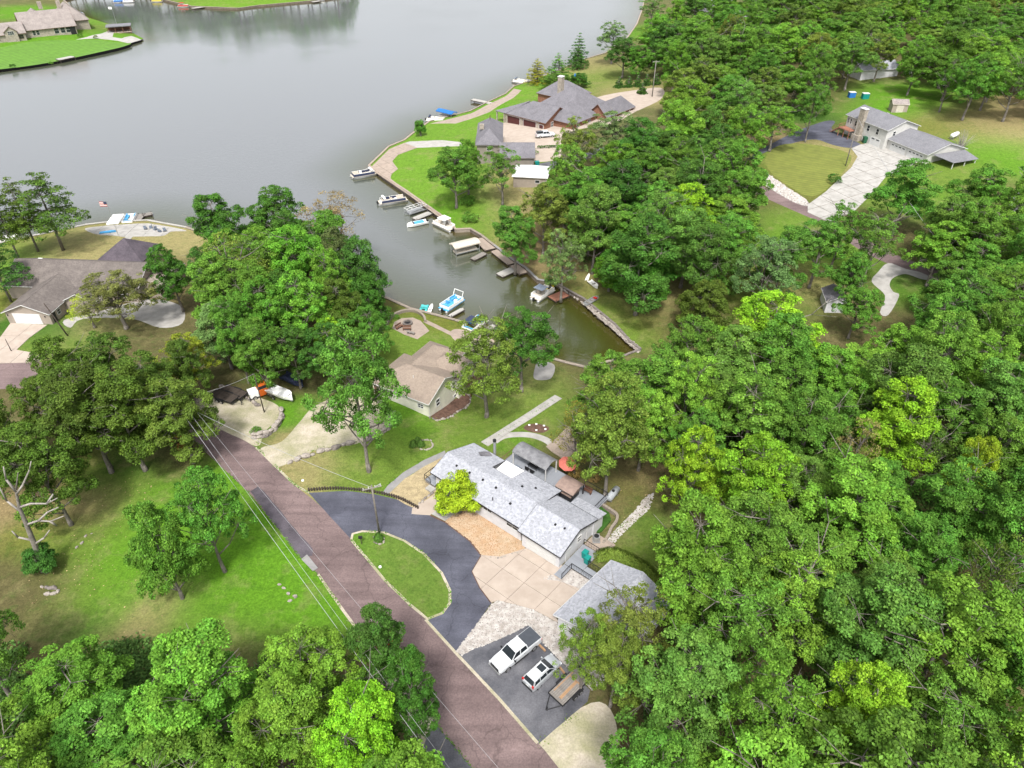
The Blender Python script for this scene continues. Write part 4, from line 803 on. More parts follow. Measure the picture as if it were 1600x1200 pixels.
MB().tube((8.2,.5,-1),(8.2,.5,2.7),.04,n=6).build('downspout', M['white'], h3); MB().tube((8.2,8.9,-1.2),(8.2,8.9,2.7),.04,n=6).build('downspout', M['blackp'], h3)
MB().tube((3.5,3.0,4.0),(3.5,3.0,4.7),.06,n=6).build('plumbing_pipe', M['white'], h3)
sd_ = thing('side_deck', 'dark balcony deck at the right corner of the brown-roofed house', 'deck', h3.location, h3.rotation_euler.z)
MB().box(9.3,11.0,.5,2.0,3.6,.12).build('floor', M['brownwood'], sd_); rail(sd_, [(8.7,9.3,.56),(10.2,9.3,.56),(10.2,12.7,.56)], .95, 'brownwood')
for x, y in ((10.1,9.4),(10.1,12.6)): MB().box(x, y, -.5, .14, .14, 2.0).build('post', M['brownwood'], sd_)
fs_ = thing('front_steps', 'small brown wooden steps at the left corner of the brown-roofed house', 'steps', h3.location, h3.rotation_euler.z)
for i in range(3): MB().box(-2.3, -.1 - i*.35, -.02 - i*.2, 1.6, .34, .14).build('step', M['brownwood'], fs_)
ac_unit(G(687, 636), 'grey air conditioning unit on the brown mulch beside the brown-roofed house')
# ---------------------------------------------------------------- mauve-roofed house at the left edge
zl = H(-88, 118)
AL = P0(0, 488, zl + 2.7)
hl = thing('mauve_roofed_house', 'tan house with weathered mauve-brown roofs and white garage door at the left edge', 'house', (AL[0], AL[1], zl), yaw_z((0, 488), (77, 491), zl + 2.7))
K = dict(wall='tan_siding', roof='roof_mauve', trim='white')
block(hl, .5, 9.0, .4, 11.5, 2.65, 1.7, 'y', ('g','g'), .4, **K)
block(hl, -5.6, 21.0, 10.0, 21.0, 2.8, 2.7, 'x', ('g','g'), .4, **K)
block(hl, 9.05, 15.0, 5.2, 12, 2.6, 1.5, 'y', ('g','g'), .35, **K)
# steep dark pyramid roof on the lake side
roof_slab([(0,1,4),(1,2,4),(2,3,4),(3,0,4)], [(7.4,20.2,3.2),(17.2,20.2,3.2),(17.2,28.6,3.2),(7.4,28.6,3.2),(12.3,24.2,6.6)], .15).build('pyramid_roof', M['roof_dark'], hl)['label'] = 'steep charcoal pyramid roof on the lake side'
MB().prism([(8,20.9),(16.6,20.9),(16.6,28),(8,28)], -1, 3.2).build('wall', M['tan_siding'], hl)
MB().prism([(21.05,12.2),(25.5,12.2),(25.5,20.6),(21.05,20.6)], -1, 2.8).build('wall', M['tan_siding'], hl)
roof_slab([(0,1,2,3)], [(20.9,15.2,5.0),(26,15.2,4.0),(26,21,2.9),(20.9,21,3.2)], .12).build('roof', M['roof_mauve'], hl)
garage_door(hl, 4.5, .4, 1.1, 5.0, 2.2, -math.pi/2, 'white'); window(hl, 9.0, 3.0, 1.5, .9, 1.0, 0); window(hl, 18, 10.0, 1.5, 1.6, 1.2, -math.pi/2, 'white', 2); door(hl, 9.0, 1.5, 0, 0, mt='blackp')
for x in (.9, 8.1): MB().box(x, .34, 1.9, .14, .12, .3).build('wall_lamp', M['blackp'], hl)
MB().box(-3.4, 18.3, 4.0, .9, 1.2, .25).build('skylight', M['brightwhite'], hl)
# ---------------------------------------------------------------- white hillside house, upper right
zu = H(98, 205)
AU = P0(1322.5, 177.7, zu + 5.5)
hu = thing('hillside_house', 'white two storey hillside house with stone chimney and low garage wing, upper right', 'house', (AU[0], AU[1], zu), yaw_z((1322.5, 177.7), (1388.5, 203.5), zu + 5.5))
K = dict(wall='white_board', roof='roof_char', trim='white')
block(hu, .4, 15.6, .4, 11.2, 5.4, 1.9, 'x', ('g','g'), .45, **K)
lfu = local_fn(hu); q0 = lfu(1387, 215.5, 3.0); q1 = lfu(1451.5, 240, 3.0)
yy = q0[1] + .2
block(hu, 15.65, 29.0, yy, yy + 13.0, 2.9, 2.0, 'x', ('g','g'), .45, **K)
roof_slab([(0,1,2,3)], [(29.4,yy+1.5,2.75),(35.2,yy+2.5,2.35),(35.2,yy+11,2.35),(29.4,yy+12.5,2.75)], .12).build('carport_roof', M['roof_char'], hu)
for x, y in ((34.8,yy+2.9),(34.8,yy+7),(34.8,yy+10.6)): MB().box(x, y, .8, .16, .16, 3.0).build('carport_post', M['white'], hu)
cm = MB(); cm.box(6.4, -.3, 3.6, 1.9, 1.2, 10.0, 0); cm.box(6.4,-.5,-.2,2.5,1.6,3.4); cm.build('chimney', M['stone'], hu); MB().box(6.4,-.3,8.65,2.1,1.4,.15).build('chimney_cap', M['white'], hu)
for x in (8.9, 12.3, 4.2): window(hu, x, .4, 3.9, .95, 1.5, -math.pi/2, 'white', 1)
for x in (.9+.2, 2.1, 3.1): window(hu, x, .4, 3.9, .5, 1.4, -math.pi/2, 'white', 1) if x < 3 else None
garage_door(hu, 12.4, .4, 1.05, 3.4, 2.1, -math.pi/2, 'white', 2)
garage_door(hu, 19.4, yy, 1.05, 5.0, 2.1, -math.pi/2, 'white', 4); garage_door(hu, 25.4, yy, 1.05, 5.0, 2.1, -math.pi/2, 'white', 4)
window(hu, 15.6, 3.0, 4.1, .9, 1.2, 0, 'white', 1)
hd = thing('stair_deck', 'reddish brown wooden deck with stairs left of the stone chimney', 'deck', hu.location, hu.rotation_euler.z)
MB().box(3.0,-1.2,2.2,4.4,2.4,.14).build('floor', M['redwood'], hd); rail(hd, [(.9,-.1,2.27),(.9,-2.3,2.27),(5.1,-2.3,2.27)], 1.0, 'redwood')
for x in (1,3,5): MB().box(x,-2.2,.6,.15,.15,3.1).build('post', M['redwood'], hd)
for i in range(9): MB().box(.6 - i*.32, -1.6, 2.05 - i*.24, .32, 1.2, .06).build('step', M['redwood'], hd)
rail(hd, [(.8,-2.3,2.2),(-2.2,-2.3,0)], .9, 'redwood')
bin_(G(1350, 223), 0, 'dark green bin at the corner of the hillside driveway', 'green', 1.6)
pt = thing('propane_tank', 'white gas tank behind the low wing of the hillside house', 'tank', G(1490, 216), yaw_z((1480,218),(1496,211),zu+1))
MB().tube((-1.6,0,1.0),(1.6,0,1.0),.6,n=14).build('vessel', M['brightwhite'], pt, True)
for x in (-1,1): MB().box(x,0,.25,.2,.8,.5).build('leg', M['steel'], pt)
sh = thing('storage_shed', 'small pinkish tan storage shed on the lawn behind the hillside house', 'shed', G(1392, 176), R(-8))
block(sh, 0, 3.6, 0, 2.7, 2.0, .75, 'x', ('g','g'), .12, wall='tan_siding', roof='roof_tan', trim='vinyl', zb=-.3); door(sh, 1.8, 0, 0, -math.pi/2, 1.6, 1.8, 'vinyl'); sh.scale = (1.25,)*3
MB().box(1.8, .8, -.15, 5.2, 4.4, .2).build('base_pad', M['concrete'], sh)
# ---------------------------------------------------------------- red brick house on the headland
zh = H(6, 245)
AR = P0(778, 173, zh + 3.2)
hr = thing('red_brick_house', 'large red brick house with many grey hips on the headland', 'house', (AR[0], AR[1], zh), yaw_z((778, 173), (852, 192), zh + 3.2))
K = dict(wall='brick', roof='roof_grey', trim='brownwood')
block(hr, 3.0, 19.6, .5, 14, 3.1, 3.2, 'x', ('h','g'), .5, **K)
roof_slab([(0,1,2,3)], [(-1.0,-.2,3.15),(3.6,-.2,3.15),(8.0,7.2,6.35),(4.0,9.0,3.4)], .15).build('porch_roof', M['roof_grey'], hr)
for x, y in ((-.6,.2),(2.6,.2),(3.2,7.5)): MB().box(x, y, 1.0, .35, .35, 4.2).build('porch_post', M['stone'], hr)
block(hr, 6.0, 24.0, 12.0, 30.0, 3.4, 5.6, 'x', ('h','h'), .5, **K)
block(hr, 14.0, 27.0, 5.0, 19.0, 3.2, 3.6, 'y', ('h','h'), .5, **K)
block(hr, 24.0, 31.0, 18.0, 34.0, 3.2, 3.2, 'y', ('g','h'), .5, **K)
block(hr, -4.0, 10.0, 26.0, 38.0, 3.2, 4.0, 'x', ('h','h'), .5, **K)
garage_door(hr, 6.4, .5, 1.2, 5.2, 2.5, -math.pi/2, 'maroon'); garage_door(hr, 13.2, .5, 1.2, 5.2, 2.5, -math.pi/2, 'maroon'); garage_door(hr, 18.0, .5, 1.0, 1.6, 2.1, -math.pi/2, 'maroon')
for x in (3.4, 9.8, 16.6): MB().box(x, .42, 1.1, .9, .2, 4.1).build('pier', M['stone'], hr)
window(hr, 19.6, 4.0, 1.7, 1.1, 1.7, 0, 'white', 2); window(hr, 19.6, 9.5, 1.7, 1.1, 1.7, 0, 'white', 2); window(hr, 27.0, 8.0, 1.7, 1.6, 1.7, 0, 'white', 2); window(hr, 27.0, 14.0, 1.7, 1.6, 1.7, 0, 'white', 2)
MB().box(9.0,22.0,8.2,1.6,1.6,6.0).build('chimney', M['stone'], hr); MB().box(9.0,22.0,11.3,1.8,1.8,.25).build('chimney_cap', M['white'], hr)
# taupe garage building
zt_ = H(-2, 205)
AT = P0(748, 224, zt_ + 5)
ht = thing('taupe_carriage_house', 'taupe two part building with grey roofs beside the beige motor court', 'garage', (AT[0], AT[1], zt_), 0)
K = dict(wall='taupe_siding', roof='roof_grey', trim='roof_tan')
K['trim'] = 'graywood'
block(ht, -.5, 6.3, -.5, 19, 4.9, 2.4, 'y', ('h','h'), .4, **K); block(ht, 6.35, 15.4, -5.6, 5.0, 3.0, 2.2, 'x', ('g','g'), .4, **K)
roof_slab([(0,1,4),(1,2,4),(2,3,4),(3,0,4)], [(-1,-1,4.95),(6.8,-1,4.95),(6.8,7,4.95),(-1,7,4.95),(2.9,3,8.2)], .12).build('dormer_hip', M['roof_grey'], ht)
window(ht, 2.9, -.5, 3.7, 1.3, 1.1, -math.pi/2, 'white', 2); MB().box(.6,9,6.9,1.3,.9,1.4).build('chimney', M['stone'], ht); MB().tube((2.9,14,7.2),(2.9,14,8.6),.12,n=6).build('finial', M['brownwood'], ht)
# white-roofed shed
zs_ = H(5, 185)
AS = P0(822, 276, zs_ + 2.7)
hs_ = thing('white_roofed_cottage', 'small tan cottage with white hip roof below the motor court', 'cottage', (AS[0], AS[1], zs_), R(-8))
block(hs_, -3.4, 5.4, 0, 8.0, 2.7, 1.6, 'y', ('h','h'), .35, wall='tan_siding', roof='white', trim='white'); window(hs_, 3.0, 0, 1.5, 1.2, .8, -math.pi/2, 'white', 1, rail=False); MB().tube((5.3,-.1,-1),(5.3,-.1,2.6),.06,n=6).build('downspout', M['white'], hs_)
bin_(G(839, 262), .2, 'teal bin on the lane behind the white-roofed cottage', 'teal', 1.7)
# grey shed in the right hand wood
q = G(1298, 478)
hg = thing('small_grey_shed', 'small pale grey gabled shed among the trees below the loop driveway', 'shed', q, yaw_z((1284,452),(1294,480), q[2]+2.5) + 0)
block(hg, -2.5, 2.5, -1.6, 1.9, 2.3, 1.0, 'x', ('g','g'), .25, wall='white_siding', roof='roof_grey', trim='white', zb=-.6)
hg2 = thing('edge_cottage', 'corner of a pale grey roof at the right picture edge', 'house', G(1612, 335), R(20)); block(hg2, -3, 5, -4, 4, 2.8, 1.5, 'y', ('g','g'), .3, roof='roof_light', zb=-.8)
# ---------------------------------------------------------------- top left peninsula house
ztl = H(-225, 372)
AT2 = P0(0, 56, ztl + 3)
hp = thing('peninsula_house', 'long pale stone house with cedar grey roofs on the top left peninsula', 'house', (AT2[0], AT2[1], ztl), yaw_z((0, 56), (115, 44), ztl + 3))
K = dict(wall='stone', roof='roof_tan', trim='brownwood')
block(hp, -12, 10.0, 1.0, 14, 3.2, 3.6, 'x', ('h','g'), .6, **K)
block(hp, 10.05, 32.0, 5.5, 24, 3.4, 6.0, 'x', ('g','g'), .6, **K)
block(hp, 26.0, 40.0, 20.0, 40, 3.4, 6.4, 'y', ('h','h'), .6, **K)
block(hp, 12.0, 24.0, 20.0, 38, 3.4, 5.0, 'y', ('h','h'), .6, **K)
block(hp, 2.0, 7.0, .2, 6, 4.2, 2.0, 'y', ('g','g'), .3, **K)
window(hp, 4.5, .2, 3.6, 2.4, 1.5, -math.pi/2, 'white', 3)
for x in (14.0, 15.6): window(hp, x, 5.5, 1.8, 1.2, 2.0, -math.pi/2, 'white', 1)
for x in (23.5, 26.2, 28.6): window(hp, x, 5.5, 1.8, 1.9, 2.4, -math.pi/2, 'white', 1)
MB().box(30.5,6.2,1.2,2.4,1.6,3.4).build('dark_porch', M['blackp'], hp)
for x, y in ((30, 28), (22, 30)): MB().box(x, y, 9.6, 1.8, 1.8, 3.2).build('chimney', M['stone'], hp)
for x in (-6,-1.5, 8.2): window(hp, x, 1.0, 1.6, 1.8, 1.6, -math.pi/2, 'brownwood', 2)
bh = thing('boathouse', 'low dark-roofed boathouse at the tip of the top left peninsula', 'boathouse', G(188, 50), yaw_z((175,42),(204,40),3))
MB().box(0,0,3.1,11.5,7.0,.35).build('roof', M['roof_char'], bh)
for x in (-5.2,-1.7,1.7,5.2):
    for y in (-3,3): MB().box(x,y,1.2,.3,.3,3.6).build('post', M['brownwood'], bh)
MB().box(0,0,.3,11,6.6,.3).build('floor', M['paver'], bh); MB().box(0,2.6,1.6,10,.3,2.6).build('wall', M['brownwood'], bh)
b1 = thing('far_roof_house', 'grey roofed house just right of the farthest boathouses, top of the hill wood', 'house', G(1112, 26), R(-14)); block(b1, -9, 9, -6, 6, 3.4, 3.0, 'x', ('h','h'), .5, wall='stone', roof='roof_grey', zb=-2)
b2 = thing('white_far_house', 'white-roofed house among the trees at the top', 'house', G(1150, 36), R(25)); block(b2, -8, 8, -5, 5, 3.6, 2.2, 'x', ('g','g'), .4, roof='white', zb=-2)
b3 = thing('white_top_house', 'small white house at the very top edge', 'house', G(1128, 8), R(-10)); block(b3, -6, 6, -4, 4, 3.6, 2.2, 'x', ('g','g'), .4, roof='roof_light', zb=-2)
b4 = thing('woodland_house', 'pale roofed house hidden in the trees behind the hillside house', 'house', G(1362, 118), R(10)); block(b4, -7, 7, -4, 4, 3.0, 1.8, 'x', ('g','g'), .4, roof='roof_light', zb=-1)
b5 = thing('camper_trailer', 'pale camper with dark underside at the wood edge behind the shed lawn', 'camper', G(1470, 134), R(80)); MB().box(0,0,2.0,6.5,2.8,2.4).build('body', M['brightwhite'], b5); MB().box(0,0,.6,6.4,2.6,.5).build('chassis', M['blackp'], b5); window(b5, 3.25, 0, 2.3, 1.2, .8, 0)
for y in (-1.3, 1.3): MB().tube((0,y-.1,.35),(0,y+.1,.35),.35,n=12).build('wheel', M['rubber'], b5)
wt = thing('white_tank', 'small white tank lying between the trees behind the shed lawn', 'tank', G(1422, 117), R(5)); MB().tube((-2,0,1.0),(2,0,1.0),.75,n=12).build('vessel', M['brightwhite'], wt, True); MB().box(-1.2,0,.3,.3,.9,.6).build('leg', M['steel'], wt); MB().box(1.2,0,.3,.3,.9,.6).build('leg', M['steel'], wt)
# ---------------------------------------------------------------- shore walls
def seawall(i0, i1, name, label, mt='seawall', capm='cap', wd=.45, top=.12, bl=3.0):
    t = thing(name, label, 'wall', (0, 0, 0))
    me_cap = {}
    for i in range(i0, i1):
        a = SH[i % len(SH)]; b = SH[(i + 1) % len(SH)]; L = math.hypot(*(b - a)); n = max(1, int(L / bl)); yaw = math.atan2(b[1]-a[1], b[0]-a[0])
        for k in range(n):
            p = a + (b - a) * (k + .5) / n; zt = .72 + top + rg.uniform(-.03, .03)
            key = round(L / n, 1)
            if key not in me_cap:
                me_cap[key] = (MB().box(0, 0, 0, L / n + .12, wd, 1.5).mesh('wall_panel', M[mt]), MB().box(0, 0, 0, L / n + .05, wd + .16, .12).mesh('cap_stone', M[capm]))
            for me, z, nm in ((me_cap[key][0], zt - .75, 'wall_panel'), (me_cap[key][1], zt + .06, 'cap_stone')):
                o = bpy.data.objects.new(nm, me); col.objects.link(o); o.parent = t; o.location = (p[0], p[1], z); o.rotation_euler.z = yaw + (rg.uniform(-.006, .006))
    return t
seawall(0, 7, 'seawall', 'pale seawall along the lake on the left plot', 'cap', 'concrete', bl=4)
seawall(7, 11, 'seawall', 'dark timber bank along the tree grove point', bl=4)
seawall(11, 20, 'seawall', 'low tan-capped seawall by the fire pit at the cove', bl=2.2)
seawall(20, 27, 'seawall', 'tan rock-capped bank on the right side of the cove', 'seawall', 'rockdark', wd=.35, bl=2.0)
seawall(27, 31, 'seawall', 'concrete edge under the trees by the small docks', 'seawall', 'concrete_grey', wd=.4, bl=2.5)
seawall(31, 33, 'seawall', 'straight dark wharf wall where the pontoon boats tie up', bl=3)
seawall(33, 41, 'seawall', 'paved lake edge in front of the red brick house', 'cap', 'paver', bl=4)
seawall(41, 51, 'seawall', 'low bank along the far headland', bl=8)
seawall(51, 58, 'seawall', 'tan far shore wall at the top edge', 'cap', 'paver', bl=8)
seawall(58, 71, 'seawall', 'dark stone seawall round the top left peninsula lawn', wd=.8, bl=6)
# ---------------------------------------------------------------- slabs
def clip_poly(poly, cell):
    out = list(poly)
    for i in range(len(cell)):
        a, b = cell[i], cell[(i + 1) % len(cell)]; inp = out; out = []
        if not inp: return []
        side = lambda p: (b[0]-a[0]) * (p[1]-a[1]) - (b[1]-a[1]) * (p[0]-a[0])
        for j in range(len(inp)):
            p, q = inp[j-1], inp[j]; sp, sq = side(p), side(q)
            if (sp >= 0) != (sq >= 0): t = sp / (sp - sq); out.append((p[0] + (q[0]-p[0]) * t, p[1] + (q[1]-p[1]) * t))
            if sq >= 0: out.append(q)
    return out
def slabs(owner, poly, yaw, sx, sy, mt, gap=.05, th=.085, name='slab', org=None):
    c, s = math.cos(yaw), math.sin(yaw); org = org or poly[0]
    loc = [((p[0]-org[0]) * c + (p[1]-org[1]) * s, -(p[0]-org[0]) * s + (p[1]-org[1]) * c) for p in poly]
    x0 = min(p[0] for p in loc); x1 = max(p[0] for p in loc); y0 = min(p[1] for p in loc); y1 = max(p[1] for p in loc)
    i0, i1, j0, j1 = int(x0 // sx), int(x1 // sx) + 1, int(y0 // sy), int(y1 // sy) + 1; k = 0
    if sum(loc[i-1][0]*loc[i][1]-loc[i][0]*loc[i-1][1] for i in range(len(loc))) < 0: loc = loc[::-1]
    for i in range(i0, i1):
        for j in range(j0, j1):
            cell = [(i*sx + gap/2, j*sy + gap/2), ((i+1)*sx - gap/2, j*sy + gap/2), ((i+1)*sx - gap/2, (j+1)*sy - gap/2), (i*sx + gap/2, (j+1)*sy - gap/2)]
            q = clip_poly(loc, cell)
            if len(q) < 3: continue
            ar = abs(sum(q[a-1][0]*q[a][1]-q[a][0]*q[a-1][1] for a in range(len(q)))) / 2
            if ar < .15: continue
            w_ = [(org[0] + a * c - b * s, org[1] + a * s + b * c) for a, b in q]
            dz = rg.uniform(-.008, .008); zz = HH([p[0] for p in w_], [p[1] for p in w_])
            cx = sum(p[0] for p in w_) / len(w_); cy = sum(p[1] for p in w_) / len(w_); cz = H(cx, cy)
            n = len(w_); mb = MB()
            vs = [(cx, cy, cz + th + dz)] + [(p[0], p[1], z + th + dz) for p, z in zip(w_, zz)] + [(p[0], p[1], z - .02) for p, z in zip(w_, zz)]
            if sum(w_[a-1][0]*w_[a][1]-w_[a][0]*w_[a-1][1] for a in range(n)) < 0: order = lambda f: f[::-1]
            else: order = lambda f: f
            fs = [order((0, 1 + a, 1 + (a + 1) % n)) for a in range(n)] + [order((1 + a, 1 + n + a, 1 + n + (a + 1) % n, 1 + (a + 1) % n)) for a in range(n)]
            mb.add(vs, fs); mb.build(name, M[mt], owner); k += 1
    return k
def by_name(n): return bpy.data.objects.get(n)
def reg_world(n): return PP([r_ for r_ in REGS if r_[0] == n][0][3])
slabs(by_name('apron_joints'), reg_world('apron_joints'), yawm, 3.4, 3.1, 'slab')
slabs(by_name('drive_joints'), reg_world('drive_joints'), R(-66), 4.6, 4.6, 'concrete', gap=.16)
slabs(by_name('garage_drive'), reg_world('garage_drive'), R(-4), 4.4, 4.4, 'slab', gap=.07)
slabs(by_name('wharf'), reg_world('wharf'), R(-55), 5, 3, 'paver', gap=.08)
slabs(by_name('lake_patio'), reg_world('lake_patio'), R(5), 4, 4, 'concrete', gap=.08)
slabs(by_name('lake_walk'), WALK, math.atan2(WALK[1][1]-WALK[0][1], WALK[1][0]-WALK[0][0]), 1.6, 4, 'concrete', gap=.05, name='slab')
slabs(by_name('back_patio'), reg_world('back_patio'), yawm, 1.6, 1.6, 'paver', gap=.05)
sb = PP([(471,874),(480,867),(497,888),(489,893)])
tag(MB().prism(sb, H(*sb[0]) - .2, H(*sb[0]) + .07).build('culvert_slab', M['concrete_grey']), 'pale concrete slab over the culvert at the left road edge', 'slab')
# ---------------------------------------------------------------- stones
def rock_mesh(seed, mt='rock', fl=.6):
    r_ = random.Random(seed); mb = MB(); mb.ball((0, 0, .12), .5, .38, .5 * fl, 8, 5, .16, r_); return mb.mesh('boulder', M[mt])
ROCKS = [rock_mesh(i) for i in range(5)] + [rock_mesh(9 + i, 'rockdark') for i in range(3)]
def rock_row(label, pix, size, name='boulder_wall', cat='rock wall', rows=1, part='boulder', sp=.85, jit=.15, h=1.0):
    t = thing(name, label, cat, (0, 0, 0)); W_ = smooth(PP(pix), n=3); d = 0; 
    for i in range(len(W_) - 1):
        a, b = W_[i], W_[i+1]; L = math.hypot(b[0]-a[0], b[1]-a[1])
        while d < L:
            x = a[0] + (b[0]-a[0]) * d / L; y = a[1] + (b[1]-a[1]) * d / L
            for r_ in range(rows):
                s = size * rg.uniform(.7, 1.3); ox = rg.uniform(-jit, jit); oy = rg.uniform(-jit, jit) - r_ * size * .28
                o = bpy.data.objects.new(part, rg.choice(ROCKS)); col.objects.link(o); o.parent = t
                o.location = (x + ox, y + oy, H(x, y) + (rows - 1 - r_) * size * .38 - .05); o.rotation_euler = (rg.uniform(-.2, .2), rg.uniform(-.2, .2), math.atan2(b[1]-a[1], b[0]-a[0]) + rg.uniform(-.4, .4)); o.scale = (s, s * .8, s * h)
            d += size * sp * rg.uniform(.8, 1.2)
        d -= L
    return t
rock_row('boulder wall at the right end of the gravel pull-out', [(398,682),(420,678),(436,664),(442,650),(440,642)], 1.15, rows=2)
rock_row('long boulder wall along the lower edge of the sandy track', [(455,722),(478,714),(500,706),(528,699),(556,690)], 1.3, rows=1)
rock_row('curved boulder wall at the right end of the sandy track', [(578,684),(592,680),(604,672),(613,662),(614,652),(606,640),(592,630)], 1.1, rows=2)
rock_row('line of grey boulders behind the flatbed trailers', [(346,606),(365,612),(385,622),(402,634)], 1.1)
rock_row('rock edging round the brown mulch bed', [(668,646),(676,655),(690,657),(704,651),(716,643),(731,633),(736,621),(728,615)], .62, 'rock_edging', part='rock')
rock_row('rock edging of the orange gravel bed facing the apron', [(753,869),(775,873),(800,866),(820,860),(823,852)], .42, 'rock_edging', part='rock', h=.8)
rock_row('small rock ring beside the grass clump on the sloping lawn', [(660,688),(668,687),(675,692),(674,699),(666,703),(658,702)], .5, 'rock_ring', part='rock')
rock_row('row of rocks beside the yellow gravel bed steps', [(656,786),(664,780),(672,774),(680,768)], .6, 'rock_edging', part='rock')
rock_row('rock ring round the foot of the driveway pole', [(583,840),(586,848),(593,851),(600,847),(600,840)], .4, 'rock_ring', part='rock')
rock_row('rock pile with twigs on the brown lawn', [(66,918),(76,920),(86,917),(90,925),(74,927)], .7, 'rock_pile', part='rock')
rock_row('pale stepping stones on the brown lawn', [(120,856),(128,848),(138,835),(146,832)], .45, 'stone_group', part='stone', sp=2)
rock_row('few flat pale stones on the bright lawn left of the road', [(436,915),(446,920),(454,930),(468,930),(442,942)], .5, 'stone_group', part='stone', sp=2)
rock_row('stone bank below the red deck at the cove', [(872,447),(890,460),(905,470)], .6, 'rock_bank', part='rock')
rock_row('stone bank on the right side of the cove', [(918,478),(935,494),(952,508),(968,522),(985,538),(998,549)], .6, 'rock_bank', part='rock', sp=.6, jit=.3)
def scatter(name, label, poly, n, s0, s1, mt, seed=1, lift=.02):
    r_ = random.Random(seed); x0 = min(p[0] for p in poly); x1 = max(p[0] for p in poly); y0 = min(p[1] for p in poly); y1 = max(p[1] for p in poly); pts = []
    while len(pts) < n:
        x = r_.uniform(x0, x1); y = r_.uniform(y0, y1)
        if pip(x, y, poly): pts.append((x, y))
    zz = HH([p[0] for p in pts], [p[1] for p in pts]); mb = MB()
    for (x, y), z in zip(pts, zz):
        s = r_.uniform(s0, s1); a = r_.uniform(0, 3.14); c, q = math.cos(a) * s, math.sin(a) * s; e = r_.uniform(.5, .9); h = s * r_.uniform(.4, .9)
        vs = [(x + c, y + q, z), (x - q * e, y + c * e, z), (x - c, y - q, z), (x + q * e, y - c * e, z), (x + c*.4, y + q*.4, z + h), (x - c*.45, y - q*.3, z + h * .8)]
        mb.add(vs, [(0, 1, 4), (1, 5, 4), (1, 2, 5), (2, 3, 5), (3, 4, 5), (3, 0, 4)])
    return tag(mb.build(name, M[mt]), label, None, None, 'stuff')
scatter('white_stones', 'loose white stones of the bed above the parking pad', reg_world('rock_bed'), 6500, .07, .17, 'pebble', 1)
scatter('white_stones', 'loose white stones beside the ramp of the garage wing', reg_world('white_rock_patch'), 1900, .08, .17, 'pebble', 2)
scatter('orange_stones', 'loose orange river stones along the house front', reg_world('orange_gravel_bed'), 3800, .05, .12, 'pebble_o', 3)
scatter('rubble', 'loose rubble between the mauve road and the round lawn', reg_world('rubble_strip'), 1500, .15, .35, 'pebble', 4)
scatter('creek_stones', 'pale stones in the dry wash beside the lawn terrace', PP([(942,852),(955,835),(990,800),(1010,775),(1022,770),(1015,795),(985,822),(965,842),(950,862)]), 900, .07, .2, 'pebble', 5)
scatter('cove_rubble', 'stones along the right bank of the cove', PP([(905,470),(918,474),(940,492),(965,512),(1002,545),(998,552),(970,526),(935,496)]), 900, .1, .28, 'rock', 6)
# log edging of the horseshoe driveway
le = thing('log_edging', 'row of short upright timber logs along the top edge of the driveway', 'edging', (0, 0, 0))
lm = MB().tube((0,0,-.4),(0,0,.5),.13,n=7).mesh('log', M['darkwood']); W_ = smooth(PP([(483,767),(510,765),(540,765),(585,770),(622,779),(645,790),(656,796)]), n=6); acc = 0
for i in range(len(W_) - 1):
    a, b = W_[i], W_[i+1]; L = math.hypot(b[0]-a[0], b[1]-a[1])
    while acc < L:
        o = bpy.data.objects.new('log', lm); col.objects.link(o); o.parent = le; x = a[0]+(b[0]-a[0])*acc/L; y = a[1]+(b[1]-a[1])*acc/L; o.location = (x, y, H(x, y) + rg.uniform(-.06, .06)); acc += .36
    acc -= L
bd = strip_poly(PP([(483,765),(540,763),(590,768)]), .5)
# parking timbers
for i, (a, b) in enumerate((((837,1003),(852,1018)), ((872,1040),(882,1053)))):
    A_, B_ = P(*a), P(*b); t = MB().tube((A_.x, A_.y, A_.z+.12), (B_.x, B_.y, B_.z+.12), .13, n=4).build('parking_timber', M['lumber']); tag(t, ['orange-brown timber stop behind the white pickup', 'orange-brown timber stop in front of the silver wagon'][i], 'timber stop')
# ---------------------------------------------------------------- poles and wires
def utility_pole(px, py, h, label, arm=None, lean=(0, 0), r_=.16, mt='darkwood'):
    p = G(px, py); t = thing('utility_pole', label, 'pole', p)
    top = (lean[0], lean[1], h); MB().tube((0,0,-.5), top, r_, r_*.65, 9).build('pole', M[mt], t, True)
    if arm is not None:
        c, s = math.cos(arm), math.sin(arm); MB().box(lean[0], lean[1], h - .5, 2.4, .12, .12, arm).build('crossarm', M['graywood'], t)
        for u in (-1.05, -.4, .4, 1.05): MB().tube((lean[0] + c*u, lean[1] + s*u, h-.44), (lean[0] + c*u, lean[1] + s*u, h-.2), .05, n=6).build('insulator', M['white'], t)
    return (p[0] + lean[0], p[1] + lean[1], p[2] + h)
T1 = utility_pole(303, 706, 10.5, 'dark utility pole at the left road edge beside the shrubs', R(35))
T2 = utility_pole(593, 834, 8.8, 'brown utility pole on the grass island of the horseshoe driveway', R(20), r_=.14, mt='bark')
T3 = utility_pole(413, 644, 7.5, 'thin pole beside the orange truck in the gravel pull-out', None, r_=.1)
T4 = utility_pole(1019, 151, 12, 'pale pole standing on the far motor court', R(0), r_=.2, mt='graywood')
T5 = utility_pole(1321, 259, 12, 'pale slim pole on the round lawn of the hillside house', None, r_=.15, mt='graywood')
T6 = utility_pole(107, 525, 6.5, 'short leaning pole beside the tan garage', None, lean=(-2.2, .6), r_=.14)
T7 = utility_pole(18, 549, 2.6, 'small post with rungs beside the left driveway', None, r_=.08)
MB().tube((T2[0], T2[1], T2[2]-.6), (T2[0]+1.0, T2[1]+.6, T2[2]-.3), .04, n=5).build('lamp_arm', M['steel'])
o = bpy.data.objects['lamp_arm']; 
